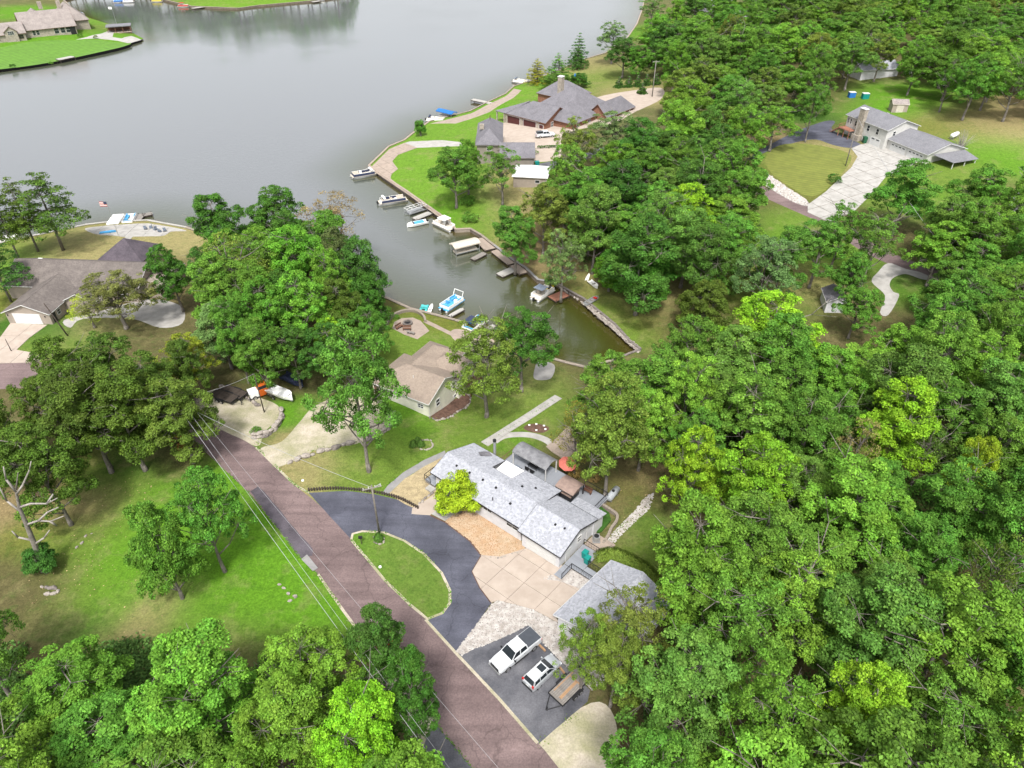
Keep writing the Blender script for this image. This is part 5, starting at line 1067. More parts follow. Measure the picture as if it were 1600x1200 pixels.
pl = [x for x in bpy.data.objects if x.name.startswith('utility_pole')][1]; o.parent = pl; o.matrix_parent_inverse = Matrix.Translation(-Vector(pl.location))
def cable(label, a, b, sag, r_=.03):
    N = 14; pts = [tuple(a[k] + (b[k] - a[k]) * i / N - (sag * 4 * (i/N) * (1 - i/N) if k == 2 else 0) for k in range(3)) for i in range(N + 1)]
    tag(MB().path(pts, r_, 4).build('overhead_wire', M['wire']), label, 'wire')
TB = (*P0(792, 1345, T1[2] + .2), T1[2] + .2)
cable('thick pale overhead wire running from the left pole down over the bright lawn', (T1[0]-.4, T1[1], T1[2]-.3), TB, .5, .025)
cable('second overhead wire close beside the thick one', (T1[0]+.4, T1[1]+.3, T1[2]-.3), (TB[0]+.5, TB[1]+.4, TB[2]), .6, .018)
cable('thin wire over the reddish road from the left pole', (T1[0]+.9, T1[1]+.6, T1[2]-.3), (TB[0]+4.5, TB[1]+1, TB[2]-.2), .8, .014)
cable('wire from the left pole to the pole on the driveway island', (T1[0], T1[1], T1[2]-1.0), (T2[0], T2[1], T2[2]-.4), .7, .024)
cable('wire from the left pole up to the gravel pull-out pole', (T1[0], T1[1], T1[2]-.6), T3, .6, .02)
cable('wire crossing the mauve road under the hillside house', T5, (*P0(1480, 395, T5[2]-6), T5[2]-6), 1.0, .04)
def flagpole(px, py, h, label, flag=True, us=True):
    p = G(px, py); t = thing('flagpole', label, 'flagpole', p); MB().tube((0,0,0),(0,0,h),.07,.04,8).build('pole', M['steel'], t)
    if flag and us:
        for i in range(7): MB().box(-.9, 0, h - .2 - i*.16, 1.7, .02, .15).build('stripe', M['red' if i % 2 == 0 else 'brightwhite'], t)
        MB().box(-.4, 0, h - .42, .72, .05, .6).build('canton', M['navy'], t)
    elif flag: MB().box(-.9, 0, h - .6, 1.8, .03, 1.1).build('flag', M['brightwhite'], t)
flagpole(185, 368, 8.5, 'flagpole with striped flag on the lake patio')
flagpole(182, 37, 8, 'flagpole with white flag behind the boathouse', us=False)
# ---------------------------------------------------------------- boats and docks
def hull(mt, L, W_, h, name, par, z=0.0, bow=.35, sm=False):
    """pointed boat hull lofted from stern to bow"""
    mb = MB(); N = 8; vs = []; fs = []
    for i in range(N + 1):
        u = i / N; x = -L/2 + L * u; k = 1.0 if u < 1 - bow else max(.02, math.cos((u - (1 - bow)) / bow * math.pi / 2) ** .7)
        hw = W_/2 * k; zz = z + h * (1 + .25 * u * u)
        vs += [(x, -hw, zz), (x, -hw * .75, z + h * .25), (x, 0, z), (x, hw * .75, z + h * .25), (x, hw, zz), (x, hw*.8, zz), (x, hw*.7, z + h*.55), (x, -hw*.7, z + h*.55), (x, -hw*.8, zz)]
    n = 9
    for i in range(N):
        for j in range(n): a = i*n + j; b = i*n + (j+1) % n; fs.append((a, a + n, b + n, b))
    fs += [tuple(range(n)), tuple(range(N*n, N*n + n))[::-1]]
    return mb.add(vs, fs).build(name, M[mt], par, sm)
def outboard(t, x, y, z=.3):
    m = MB().box(x, y, z + .35, .45, .35, .6, 0, .8).build('outboard_motor', M['blackp'], t); MB().box(x - .05, y, z - .25, .15, .1, .7).build('motor_leg', M['blackp'], m)
def pontoon(loc, rz, L, W_, label, side='navy', top=None, topc='brightwhite', deckc='vinyl', group=None, seats='vinyl'):
    t = thing('pontoon_boat', label, 'boat', loc, rz, group)
    for s in (-1, 1):
        mb = MB(); y = s * W_ * .33; mb.tube((-L/2, y, .12), (L/2 - .7, y, .12), .3, n=10); mb.tube((L/2 - .7, y, .12), (L/2, y, .3), .3, .05, 10); mb.build('pontoon', M['steel'], t, True)
    MB().box(0, 0, .5, L * .94, W_, .12).build('deck', M[deckc], t)
    for s in (-1, 1): MB().box(0, s * (W_/2 - .05), .92, L * .8, .06, .66).build('side_panel', M[side], t)
    MB().box(L*.4, 0, .92, .06, W_ - .2, .66).build('front_panel', M[side], t); MB().box(-L*.4, 0, .92, .06, W_ - .2, .66).build('rear_panel', M['brightwhite'], t)
    f = MB()
    for s in (-1, 1): f.tube((-L*.4, s*(W_/2-.05), 1.28), (L*.4, s*(W_/2-.05), 1.28), .035, n=5)
    f.build('top_rail', M['brightwhite'], t)
    for x, y, sx, sy in ((-L*.32, 0, .8, W_*.7), (L*.27, W_*.3, 1.9, .55), (L*.27, -W_*.3, 1.9, .55), (-.3, W_*.28, .7, .6)):
        s_ = MB().box(x, y, .78, sx, sy, .42).build('seat', M[seats], t); MB().box(x - (sx/2 - .08 if sx < 1 else 0), y + (0 if sx < 1 else (.22 if y > 0 else -.22)), 1.15, .14 if sx < 1 else sx, sy if sx < 1 else .14, .36).build('backrest', M[seats], s_)
    MB().box(.6, -W_*.25, .95, .6, .6, .8).build('console', M['brightwhite'], t); outboard(t, -L/2 - .15, 0)
    if top == 'bimini':
        b_ = MB().box(-L*.12, 0, 2.35, L*.36, W_*.92, .08, 0, .9).build('bimini_top', M[topc], t)
        for x in (-L*.28, L*.04):
            for s in (-1, 1): MB().tube((-L*.12, s*(W_/2-.08), 1.2), (x, s*(W_/2-.12), 2.33), .03, n=5).build('frame_pole', M['steel'], b_)
    if top == 'folded':
        MB().box(-L*.3, 0, 1.75, .5, W_*.9, .35, .1).build('folded_top', M[topc], t)
        for s in (-1, 1): MB().tube((-L*.1, s*(W_/2-.08), 1.2), (-L*.3, s*(W_/2-.12), 1.8), .03, n=5).build('frame_pole', M['steel'], t)
    if top == 'hard':
        MB().box(-.2, 0, 2.5, L*.38, W_*.9, .12).build('hard_top', M[topc], t)
        for x in (-L*.2, L*.13):
            for s in (-1, 1): MB().tube((x, s*W_*.38, .6), (x, s*W_*.38, 2.45), .05, n=6).build('top_post', M['white'], t)
    if top == 'cover':
        MB().box(0, 0, 1.35, L*.84, W_*1.02, .5, 0, .62).build('boat_cover', M[topc], t)
    if top == 'arch':
        f = MB(); f.path([(L*.32, -W_*.45, 1.2), (L*.42, -W_*.45, 2.5), (L*.42, W_*.45, 2.5), (L*.32, W_*.45, 1.2)], .06, 6); f.build('bow_arch', M['brightwhite'], t)
    return t
def by(px, py, z=0.0): a = P0(px, py, z); return (a[0], a[1], z)
def yw(a, b, z=0.0): return yaw_z(a, b, z)
pontoon(by(568, 275), yw((549,279),(590,272)) + math.pi, 7.6, 2.6, 'white and grey pontoon boat with folded top, farthest out on the wharf', 'navy', 'folded', 'brightwhite')
pontoon(by(614, 316), yw((590,320),(635,313)), 8.0, 2.6, 'navy sided pontoon boat with white canvas at the stern, second along the wharf', 'navy', 'folded', 'brightwhite')
pontoon(by(694, 355), yw((680,348),(706,360)) + math.pi, 6.8, 2.6, 'white pontoon boat with a white hard top near the sandy spot of the cove', 'brightwhite', 'hard')
pontoon(by(681, 190), yw((664,188),(694,190)), 7.0, 2.6, 'white pontoon boat with folded navy top beside the blue covered lift', 'brightwhite', 'folded', 'navy')
pontoon(by(813, 130), yw((800,128),(825,132)), 7.0, 2.6, 'white pontoon boat with folded grey top behind the red brick house', 'brightwhite', 'folded', 'greycanvas')
pontoon(by(706, 478), yw((692,486),(722,466)), 6.0, 2.5, 'blue and white pontoon boat with a white bow arch at the fire pit seawall', 'brightwhite', 'arch', seats='skyblue', deckc='skyblue')
pontoon(by(848, 462), yw((833,456),(862,466)) + 1.5, 6.0, 2.6, 'pontoon boat under a grey-blue top beside the red deck', 'brightwhite', 'bimini', 'greycanvas')
pontoon(by(183, 349), yw((168,352),(195,338)) + .5, 7.0, 2.8, 'boat under a white shrink cover at the left lake patio', 'brightwhite', 'cover', 'brightwhite')
pontoon(by(204, 347), yw((194,352),(212,338)) + .3, 6.0, 2.5, 'open white boat with bright blue tube aboard at the left lake patio', 'brightwhite', None, seats='skyblue')
pontoon(by(287, 11), .1, 7.0, 2.6, 'red and white boat at the far shore, top edge', 'red', 'bimini', 'red')
pontoon(by(186, 4), .3, 7.0, 2.6, 'blue covered boat at the top edge behind the peninsula', 'blue', 'cover', 'blue')
pontoon(by(201, 4), .3, 7.0, 2.6, 'white boat with grey cover at the top edge next to the blue one', 'brightwhite', 'cover', 'greycanvas')
pontoon(by(246, 3), .1, 7.0, 2.6, 'dark boat with yellow trim at the top edge', 'yellow', 'cover', 'navy')
pontoon(by(122, 24), .2, 7.0, 2.6, 'white boat behind the peninsula house', 'brightwhite', 'cover', 'greycanvas')
pontoon(by(500, 1), .2, 6.0, 2.4, 'grey boat by the white jetty at the top edge', 'brightwhite', 'cover', 'greycanvas')
pontoon(by(8, 378), .2, 7.0, 2.6, 'white boat behind the three shore pines', 'brightwhite', 'cover', 'brightwhite')
sp = thing('speedboat', 'small light blue and white speedboat beside the boat lift', 'boat', by(652, 352), yw((638,352),(665,346)) + math.pi)
hull('brightwhite', 5.4, 2.0, .75, 'hull', sp); MB().box(-.4, 0, .78, 2.8, 1.5, .1).build('cockpit_cover', M['skyblue'], sp); MB().box(1.0, 0, .95, .15, 1.3, .35).build('windscreen', M['glass'], sp); outboard(sp, -2.8, 0)
rb = thing('rowing_boat', 'grey flat-bottomed rowing boat with red seat pulled on the cove bank', 'boat', (*by(924, 477)[:2], .75), yw((912,483),(934,470)))
hull('steel', 4.2, 1.4, .5, 'hull', rb, bow=.25)
for x in (-1.2, 0): MB().box(x, 0, .42, .3, 1.1, .06).build('seat', M['graywood'], rb)
MB().box(1.2, 0, .5, .5, .8, .18).build('red_seat', M['red'], rb)
dg = thing('dinghy', 'white dinghy lying on the slope below the low leafy thicket', 'boat', G(927, 446), yw((921,440),(933,450))); hull('brightwhite', 3.4, 1.3, .5, 'hull', dg); MB().box(0,0,.4,.3,1.0,.05).build('seat', M['graywood'], dg)
kk = thing('kayak', 'small white kayak stood on end beside the dinghy', 'boat', G(918, 436), 1.1); hull('brightwhite', 2.6, .7, .3, 'hull', kk, bow=.5); kk.rotation_euler.y = -.6
pb = thing('pedal_boat', 'aqua pedal boat moored beside the white catamaran hull', 'boat', by(663, 483), yw((660,490),(668,470)))
for s in (-1, 1): MB().box(0, s*.55, .2, 2.6, .5, .45, 0, .85).build('float', M['aqua'], pb)
MB().box(.1, 0, .42, 1.4, 1.3, .16).build('seat_bench', M['aqua'], pb); MB().box(-.5, 0, .7, .12, 1.2, .45).build('backrest', M['aqua'], pb)
cb = thing('canoe', 'white canoe moored right of the aqua pedal boat', 'boat', by(673, 484), yw((670,492),(678,472))); hull('brightwhite', 3.6, .8, .4, 'hull', cb, bow=.45); MB().box(-.4,0,.3,.3,.6,.05).build('seat', M['graywood'], cb)
js = thing('jet_ski', 'yellow jet ski on the float between the grey-topped boat and the red deck', 'jet ski', (*by(860, 455)[:2], .35), 1.0); hull('yellow', 2.8, 1.0, .5, 'hull', js, bow=.4); MB().box(-.3,0,.75,1.2,.35,.3).build('seat', M['blackp'], js); MB().tube((.4,-.35,1.0),(.4,.35,1.0),.04).build('handlebar', M['blackp'], js)
rbu = thing('kayak', 'light blue kayak on the left lake patio', 'boat', G(169, 364), .3); hull('skyblue', 3.6, .9, .4, 'hull', rbu, bow=.4)
def dock(label, a, b, wd, mt='graywood', z=.55, n=10, name='dock'):
    A_ = P0(*a, z); B_ = P0(*b, z); L = math.hypot(B_[0]-A_[0], B_[1]-A_[1]); yaw = math.atan2(B_[1]-A_[1], B_[0]-A_[0])
    t = thing(name, label, 'dock', ((A_[0]+B_[0])/2, (A_[1]+B_[1])/2, 0), yaw)
    boards(t, -L/2, L/2, -wd/2, wd/2, z, n, mt, 'y')
    MB().box(0, 0, z - .2, L - .1, wd - .1, .3).build('frame', M['darkwood'], t)
    for x in (-L/2 + .2, L/2 - .2):
        for y in (-wd/2 + .1, wd/2 - .1): MB().tube((x, y, -1), (x, y, z + .25), .09, n=6).build('post', M['darkwood'], t)
    return t
dock('grey concrete dock between the boat lift and the speedboat', (647,342), (672,332), 1.9, 'concrete'); dock('narrow grey dock just right of the covered lift', (738,405), (758,395), 1.5, 'graywood')
dock('white edged floating dock under the tree at the cove', (780,430), (803,420), 2.2, 'concrete'); dock('red-brown board deck at the cove beside the grey-topped boat', (862,467), (884,458), 2.6, 'redwood', n=14)
dock('pale ramp float beside the blue and white pontoon boat', (702,494), (724,482), 1.0, 'concrete'); dock('L-shaped wooden dock beside the open boat on the left plot', (208,352), (222,334), 1.8, 'graywood'); dock('cross end of the L-shaped dock on the left plot', (222,336), (238,333), 1.8, 'graywood')
dock('tan dock beside the blue covered lift', (700,180), (722,182), 2.0, 'paver'); dock('white topped dock jutting out near the red brick house', (738,155), (770,162), 2.2, 'concrete', z=.9)
dock('white far jetty at the top edge', (488,3), (500,1), 3.0, 'concrete', z=.7); dock('pale far dock at the top edge', (300,13), (322,10), 3.0, 'concrete', z=.7); dock('white dock behind the three shore pines', (12,386), (70,375), 1.8, 'concrete'); dock('tan dock on the lawn edge of the peninsula', (90,93), (114,88), 3.5, 'concrete', z=1.4)
dock('tan landing platform beside the boat lift with the cream canopy', (750,372), (768,389), 3.4, 'paver', n=8)
dock('tan boardwalk along the bank under the dark overhanging oak', (773,391), (800,412), 2.2, 'paver', n=9); dock('short end piece of the tan boardwalk', (802,414), (818,427), 2.2, 'paver', n=6)
pontoon(by(742, 512), yw((730,520),(754,502)), 6.4, 2.5, 'white boat with navy top half hidden behind the airy olive oak', 'brightwhite', 'bimini', 'navy', seats='skyblue')
dock('narrow pale dock finger behind the airy olive oak', (752,522), (772,508), 1.2, 'concrete', n=7)
def lift(label, px, py, yaw, L, W_, roof=None, h=2.6):
    t = thing('boat_lift', label, 'boat lift', by(px, py), yaw)
    for x in (-L/2, L/2):
        for y in (-W_/2, W_/2): MB().tube((x, y, -.8), (x, y, h if roof else 1.7), .07, n=6).build('post', M['steel'], t)
    for y in (-W_/2, W_/2): MB().box(0, y, .6, L, .12, .2).build('side_beam', M['steel'], t)
    if not roof:
        for i in range(5): MB().box(-L/2 + L*i/4, 0, 1.6, .1, W_, .1).build('cross_bar', M['white'], t)
        for y in (-W_/2, 0, W_/2): MB().box(0, y, 1.72, L, .1, .08).build('rail', M['white'], t)
        MB().box(0, 0, .7, L*.8, W_*.8, .5, 0, .8).build('cradle_float', M['steel'], t)
    else:
        V = [(-L/2-.3,-W_/2-.2,h),(L/2+.3,-W_/2-.2,h),(L/2+.3,0,h+.45),(-L/2-.3,0,h+.45),(L/2+.3,W_/2+.2,h),(-L/2-.3,W_/2+.2,h)]
        roof_slab([(0,1,2,3),(3,2,4,5)], V, .25).build('canopy', M[roof], t)
        MB().box(0, 0, .45, L*.9, W_*.7, .35).build('cradle', M['vinyl'], t)
lift('open boat lift with white rails on the wharf', 650, 332, yw((638,333),(666,324)), 5.5, 2.4)
lift('boat lift under a cream flat canopy at the cove', 727, 393, yw((708,387),(745,378),1.5), 6.0, 2.8, 'vinyl', 2.2)
lift('boat lift under a bright blue canopy at the shore walk', 698, 184, yw((684,178),(710,184),2), 6.5, 2.8, 'blue', 2.2)
# ---------------------------------------------------------------- vehicles
def wheel(t, x, y, r_, wd, s):
    w_ = MB().tube((x, y - wd/2, r_), (x, y + wd/2, r_), r_, n=18).build('tyre', M['rubber'], t)
    MB().tube((x, y + s*(wd/2), r_), (x, y + s*(wd/2 + .02), r_), r_*.62, n=14).build('rim', M['alloy'], w_)
def loft(rings, closed=True):
    n = len(rings[0]); vs = [p for r_ in rings for p in r_]; fs = []
    for i in range(len(rings) - 1):
        for j in range(n): a = i*n + j; b = i*n + (j+1) % n; fs.append((a, b, b + n, a + n))
    fs += [tuple(range(n))[::-1], tuple(range((len(rings)-1)*n, len(rings)*n))]
    return MB().add(vs, fs)
def body_ring(x, w_, z0, zb, zt, tw=.86):
    return [(x,-w_*.92,z0),(x,-w_,z0+.18),(x,-w_,zb-.15),(x,-w_*.97,zb),(x,-w_*tw,zt),(x,w_*tw,zt),(x,w_*.97,zb),(x,w_,zb-.15),(x,w_,z0+.18),(x,w_*.92,z0)]
def pickup(loc, rz, label, cover=True, L=5.9):
    t = thing('pickup_truck', label, 'pickup truck', loc, rz); h = .99
    S = [(2.95,.80,.45,.85,.92),(2.8,.93,.4,1.0,1.08),(2.2,.98,.38,1.08,1.18),(1.35,h,.38,1.12,1.24),(1.2,h,.38,1.18,1.24),(-.95,h,.38,1.22,1.26),(-1.0,h,.38,1.32,1.36),(-2.85,h,.4,1.32,1.36),(-2.95,.95,.45,1.28,1.32)]
    loft([body_ring(x, w_, a, b, c, .9) for x, w_, a, b, c in S][::-1]).build('body', M['carwhite'], t)
    cab = [[(1.35,-.88,1.2),(1.35,.88,1.2),(-.98,.88,1.2),(-.98,-.88,1.2)][::-1], [(.62,-.72,1.86),(.62,.72,1.86),(-.82,.72,1.86),(-.82,-.72,1.86)][::-1]]
    loft(cab).build('windows', M['glass'], t)
    r_ = MB(); r_.box(-.1,0,1.9,1.52,1.5,.09,0,.94); r_.build('roof', M['carwhite'], t)
    p = MB()
    for s in (-1,1):
        p.tube((1.33,s*.87,1.2),(.62,s*.73,1.88),.045,n=4); p.tube((-.97,s*.87,1.2),(-.82,s*.73,1.88),.09,n=4); p.tube((.1,s*.9,1.22),(.02,s*.745,1.88),.05,n=4)
    p.build('pillars', M['carwhite'], t)
    if cover: MB().box(-1.95,0,1.40,1.85,1.8,.07).build('tonneau_cover', M['tonneau'], t)
    else: MB().box(-1.95,0,1.62,1.85,1.7,.55,0,.88).build('bed_cap', M['glass'], t)
    MB().box(-1.95,0,1.345,1.95,1.93,.05).build('bed_rail', M['carwhite'], t)
    MB().box(3.0,0,.78,.1,1.3,.32).build('grille', M['blackp'], t); MB().box(3.05,0,.5,.18,1.85,.22).build('front_bumper', M['alloy'], t); MB().box(-3.05,0,.55,.18,1.85,.2).build('rear_bumper', M['alloy'], t)
    for s in (-1,1):
        MB().box(2.93,s*.78,.82,.16,.3,.24).build('headlight', M['clearlens'], t); MB().box(-2.93,s*.9,1.02,.1,.14,.4).build('tail_light', M['redlens'], t)
        MB().box(1.1,s*1.12,1.3,.14,.24,.18).build('mirror', M['blackp'], t); MB().box(.1,s*1.03,.46,2.0,.14,.06).build('running_board', M['blackp'], t)
        for x in (1.95,-1.85): wheel(t, x, s*.86, .4, .28, s)
        for x in (.75,-.4): MB().box(x,s*.995,1.06,.16,.03,.03).build('door_handle', M['blackp'], t)
    return t
def wagon(loc, rz, label, mt='carsilver'):
    t = thing('station_wagon', label, 'car', loc, rz); h = .92
    S = [(2.2,.62,.35,.62,.7),(2.12,.78,.3,.72,.8),(1.7,.88,.28,.86,.95),(1.1,h,.28,.95,1.05),(.5,h,.28,.98,1.08),(-1.5,h,.28,1.02,1.1),(-2.1,.88,.32,1.02,1.08),(-2.25,.78,.38,.9,.98)]
    loft([body_ring(x, w_, a, b, c, .92) for x, w_, a, b, c in S][::-1]).build('body', M[mt], t)
    cab = [[(1.15,-.83,1.02),(1.15,.83,1.02),(-2.12,.80,1.05),(-2.12,-.80,1.05)][::-1], [(.35,-.64,1.55),(.35,.64,1.55),(-1.75,.60,1.55),(-1.75,-.60,1.55)][::-1]]
    loft(cab).build('windows', M['glass'], t)
    MB().box(-.7,0,1.58,2.2,1.32,.08,0,.94).build('roof', M['carwhite'] if mt == 'carsilver' else M[mt], t); MB().box(-.15,0,1.628,.75,.85,.02).build('sunroof', M['glass'], t)
    p = MB()
    for s in (-1,1):
        p.tube((1.13,s*.82,1.03),(.35,s*.65,1.57),.04,n=4); p.tube((-2.1,s*.79,1.05),(-1.75,s*.61,1.57),.08,n=4); p.tube((-.1,s*.86,1.05),(-.1,s*.67,1.57),.04,n=4); p.tube((-1.1,s*.84,1.05),(-1.05,s*.66,1.57),.05,n=4)
        MB().tube((.2,s*.6,1.66),(-1.6,s*.58,1.66),.025,n=5).build('roof_rail', M['alloy'], t)
        MB().box(2.08,s*.66,.68,.25,.3,.14).build('headlight', M['clearlens'], t); MB().box(-2.16,s*.72,1.0,.16,.22,.42).build('tail_light', M['redlens'], t); MB().box(.95,s*1.0,1.08,.12,.2,.13).build('mirror', M[mt], t)
        for x in (1.35,-1.35): wheel(t, x, s*.8, .35, .22, s)
    p.build('pillars', M[mt], t)
    MB().box(-2.26,0,.5,.12,1.5,.2).build('rear_bumper', M['blackp'], t); MB().box(-2.24,0,.78,.03,.42,.14).build('number_plate', M['brightwhite'], t); MB().box(2.22,0,.5,.08,.9,.2).build('grille', M['blackp'], t)
    return t
pickup(G(806, 1023), yaw_z((838,992),(772,1044), 7), 'white crew cab pickup with dark bed cover on the parking pad')
wagon(G(847, 1055), yaw_z((826,1068),(868,1029), 7), 'silver and white wagon with sunroof, between pickup and flatbed trailer')
pickup(G(852, 214), yaw_z((840,214),(866,212), 6), 'white pickup with dark rear cap on the beige motor court', cover=False)
wagon(G(1002, 214), .6, 'dark car glimpsed through the trees right of the motor court', 'greycanvas')
def flatbed(loc, rz, label, L, W_, mt, z=.75, n=9, load=True):
    t = thing('flatbed_trailer', label, 'trailer', loc, rz)
    boards(t, -L/2, L/2, -W_/2, W_/2, z, n, mt, 'x', 'board', .05, .03)
    f = MB()
    for y in (-W_/2, W_/2): f.box(0, y, z, L, .08, .16)
    for x in (-L/2, L/2): f.box(x, 0, z, .08, W_, .16)
    f.build('frame', M['blackp'], t)
    tg = MB(); tg.tube((L/2, -W_/2+.2, z-.15), (L/2 + 1.4, 0, z-.25), .05, n=5); tg.tube((L/2, W_/2-.2, z-.15), (L/2 + 1.4, 0, z-.25), .05, n=5); tg.build('tongue', M['blackp'], t); MB().tube((L/2+1.2,0,0),(L/2+1.2,0,z+.1),.04).build('jack', M['blackp'], t)
    for s in (-1, 1):
        for x in (-.5, .35): wheel(t, x, s*(W_/2+.14), .32, .2, s)
        MB().box(-.07, s*(W_/2+.14), .72, 1.6, .26, .05).build('mudguard', M['blackp'], t)
    if load:
        for i, y in enumerate((.15, .32)): MB().box(.4, y, z + .07, 2.6, .14, .05, .02).build('loose_plank', M['lumber'], t)
        MB().box(0, -.75, z+.08, 3.0, .1, .06).build('loose_plank', M['lumber'], t); MB().box(-.9, .1, z+.07, .12, 1.6, .05).build('loose_plank', M['lumber'], t)
        MB().box(-L/2 - .25, 0, z - .1, .5, W_ - .1, .04).build('ramp_gate', M['blackp'], t)
    return t
flatbed(G(889, 1078), yaw_z((918,1050),(872,1095), 7) , 'flatbed trailer with weathered boards and loose orange planks beside the silver wagon', 4.2, 2.0, 'graywood')
flatbed(G(352, 624), yaw_z((335,618),(375,632), 5), 'dark flatbed trailer, left of the pair on the gravel pull-out', 4.6, 2.0, 'darkwood', load=False)
flatbed(G(366, 618), yaw_z((345,610),(385,625), 5), 'dark flatbed trailer, right of the pair by the boulders', 4.6, 2.0, 'darkwood', load=False)
wb = thing('boat_on_trailer', 'white covered boat on its trailer beside the orange truck', 'boat', G(440, 622), yaw_z((424,612),(458,626), 5) )
hull('brightwhite', 5.2, 2.0, .8, 'hull', wb, z=.55); MB().box(-.3,0,1.42,4.0,1.7,.3,0,.7).build('boat_cover', M['brightwhite'], wb); MB().box(0,0,.45,5.0,.3,.12).build('trailer_frame', M['steel'], wb)
for s in (-1,1): wheel(wb, -.8, s*.95, .3, .2, s)
ot = thing('orange_truck', 'orange and white truck cab left of the white boat', 'truck', G(413, 615), .6); MB().box(0,0,1.0,1.9,1.9,1.2).build('body', M['orangep'], ot); MB().box(-1.6,0,.9,1.5,1.8,.8).build('bed', M['brightwhite'], ot); loft([[(.9,-.85,1.6),(.9,.85,1.6),(-.9,.85,1.6),(-.9,-.85,1.6)][::-1],[(.5,-.7,2.1),(.5,.7,2.1),(-.75,.7,2.1),(-.75,-.7,2.1)][::-1]]).build('windows', M['glass'], ot); MB().box(-.1,0,2.14,1.3,1.45,.08).build('roof', M['orangep'], ot)
for x in (.5,-1.7):
    for s in (-1,1): wheel(ot, x, s*.85, .38, .25, s)
cv = thing('covered_boat', 'dark blue covered boat beside the grove above the white boat', 'boat', G(459, 600), yaw_z((446,590),(474,603), 4)); hull('navy', 4.8, 2.0, .8, 'hull', cv, z=.4); MB().box(-.2,0,1.3,3.6,1.8,.4,0,.6).build('boat_cover', M['navy'], cv); MB().box(0,0,.35,4.4,.3,.12).build('trailer_frame', M['steel'], cv)
tr = thing('orange_tractor', 'orange tractor half hidden under the dark oak left of the road', 'tractor', G(600, 1022), 1.0)
MB().box(.6,0,1.0,1.5,.8,.7).build('bonnet', M['orangep'], tr); MB().box(-.4,0,.8,.9,.6,.3).build('chassis', M['blackp'], tr); MB().box(-.5,0,1.15,.5,.5,.15).build('seat', M['blackp'], tr); MB().box(1.9,0,.7,.5,1.6,.5).build('loader_bucket', M['orangep'], tr); MB().box(-.4,0,2.2,1.3,1.2,.08).build('canopy', M['orangep'], tr)
for s in (-1,1): wheel(tr, -.6, s*.75, .62, .35, s); wheel(tr, 1.0, s*.6, .36, .22, s); MB().tube((-.9,s*.5,1.0),(-.9,s*.5,2.2),.04).build('canopy_post', M['blackp'], tr)
# silver gas tank
gt = thing('gas_tank', 'silver gas tank lying beside the browning oak behind the deck', 'tank', G(957, 778), yaw_z((948,785),(966,764), 5))
v = MB(); v.tube((-1.1,0,.85),(1.1,0,.85),.5,n=16); v.ball((-1.1,0,.85),.28,.5,.5,16,8); v.ball((1.1,0,.85),.28,.5,.5,16,8); v.build('vessel', M['tank'], gt, True); MB().tube((0,0,1.3),(0,0,1.5),.2,n=12).build('valve_dome', M['blackp'], gt)
for x in (-.8,.8): MB().box(x,0,.2,.15,.7,.5).build('leg', M['steel'], gt)
# mailbox and small lawn things
mbx = thing('mailbox', 'black mailbox on a post on the grass island', 'mailbox', G(565, 850)); MB().tube((0,0,0),(0,0,1.1),.05).build('post', M['darkwood'], mbx); MB().box(0,0,1.25,.5,.25,.3).build('box', M['blackp'], mbx)
for i, (px, py, lb) in enumerate(((594, 886, 'white round lid on the grass island'), (473, 751, 'white round lid in the grass by the road corner'))):
    p = G(px, py); tag(MB().tube((0,0,-.1),(0,0,.12),.22,.16,n=10).build('access_lid', M['brightwhite'], None, loc=p), lb, 'lid')
# fire pit
fp = thing('fire_pit', 'round stone fire pit on the mauve patio', 'fire pit', G(637, 506)); 
for i in range(12): MB().box(.8*math.cos(i*.5236), .8*math.sin(i*.5236), .2, .3, .42, .42, i*.5236).build('stone', M['rockdark'], fp)
MB().tube((0,0,0),(0,0,.12),.62,n=14).build('ash_bed', M['blackp'], fp)
for i, (px, py, a) in enumerate(((624, 513, .9), (636, 516, 0), (642, 522, -.4))):
    b = thing('garden_bench', ['dark bench left of the fire pit', 'dark bench in front of the fire pit', 'low pale bench at the lower edge of the round patio'][i], 'bench', G(px, py), a); m_ = 'brownwood' if i < 2 else 'graywood'
    for k in range(3): MB().box(0, -.17 + .17*k, .45, 1.6, .15, .05).build('slat', M[m_], b)
    for x in (-.65,.65): MB().box(x,0,.22,.1,.45,.42).build('leg', M[m_], b)
    if i < 2: MB().box(0,.3,.75,1.6,.05,.4).build('backrest', M[m_], b)
rw = thing('retaining_wall', 'curved pale block wall arching round the fire pit patio', 'wall', (0,0,0)); W_ = smooth(PP([(604,510),(610,499),(622,491),(638,487),(652,489),(662,496),(665,504)]), n=5)
for i in range(len(W_)-1):
    a, b = W_[i], W_[i+1]; MB().box(0,0,0,math.hypot(b[0]-a[0],b[1]-a[1])-.02,.4,.8).build('block', M['cap'], rw, loc=((a[0]+b[0])/2,(a[1]+b[1])/2,H(*a)+.2), rz=math.atan2(b[1]-a[1],b[0]-a[0]))
first = None
for i, (px, py, a) in enumerate(((228,359,.3),(236,357,2.0),(243,360,1.0),(250,363,-.6),(258,362,.4))):
    lb = ['leftmost','second from left','middle','second from right','rightmost'][i] + ' of the five grey garden chairs on the lake patio'
    if first is None:
        c = first = thing('garden_chair', lb, 'chair', G(px, py, .06), a, 'garden chairs on the lake patio'); MB().box(0,0,.35,.65,.6,.06).build('seat', M['greycanvas'], c); MB().box(0,-.33,.75,.65,.08,.8).build('backrest', M['greycanvas'], c)
        for u in (-.3,.3): MB().box(u,0,.3,.08,.6,.55).build('armrest', M['greycanvas'], c)
    else: copy_tree(first, lb, G(px, py, .06), a)
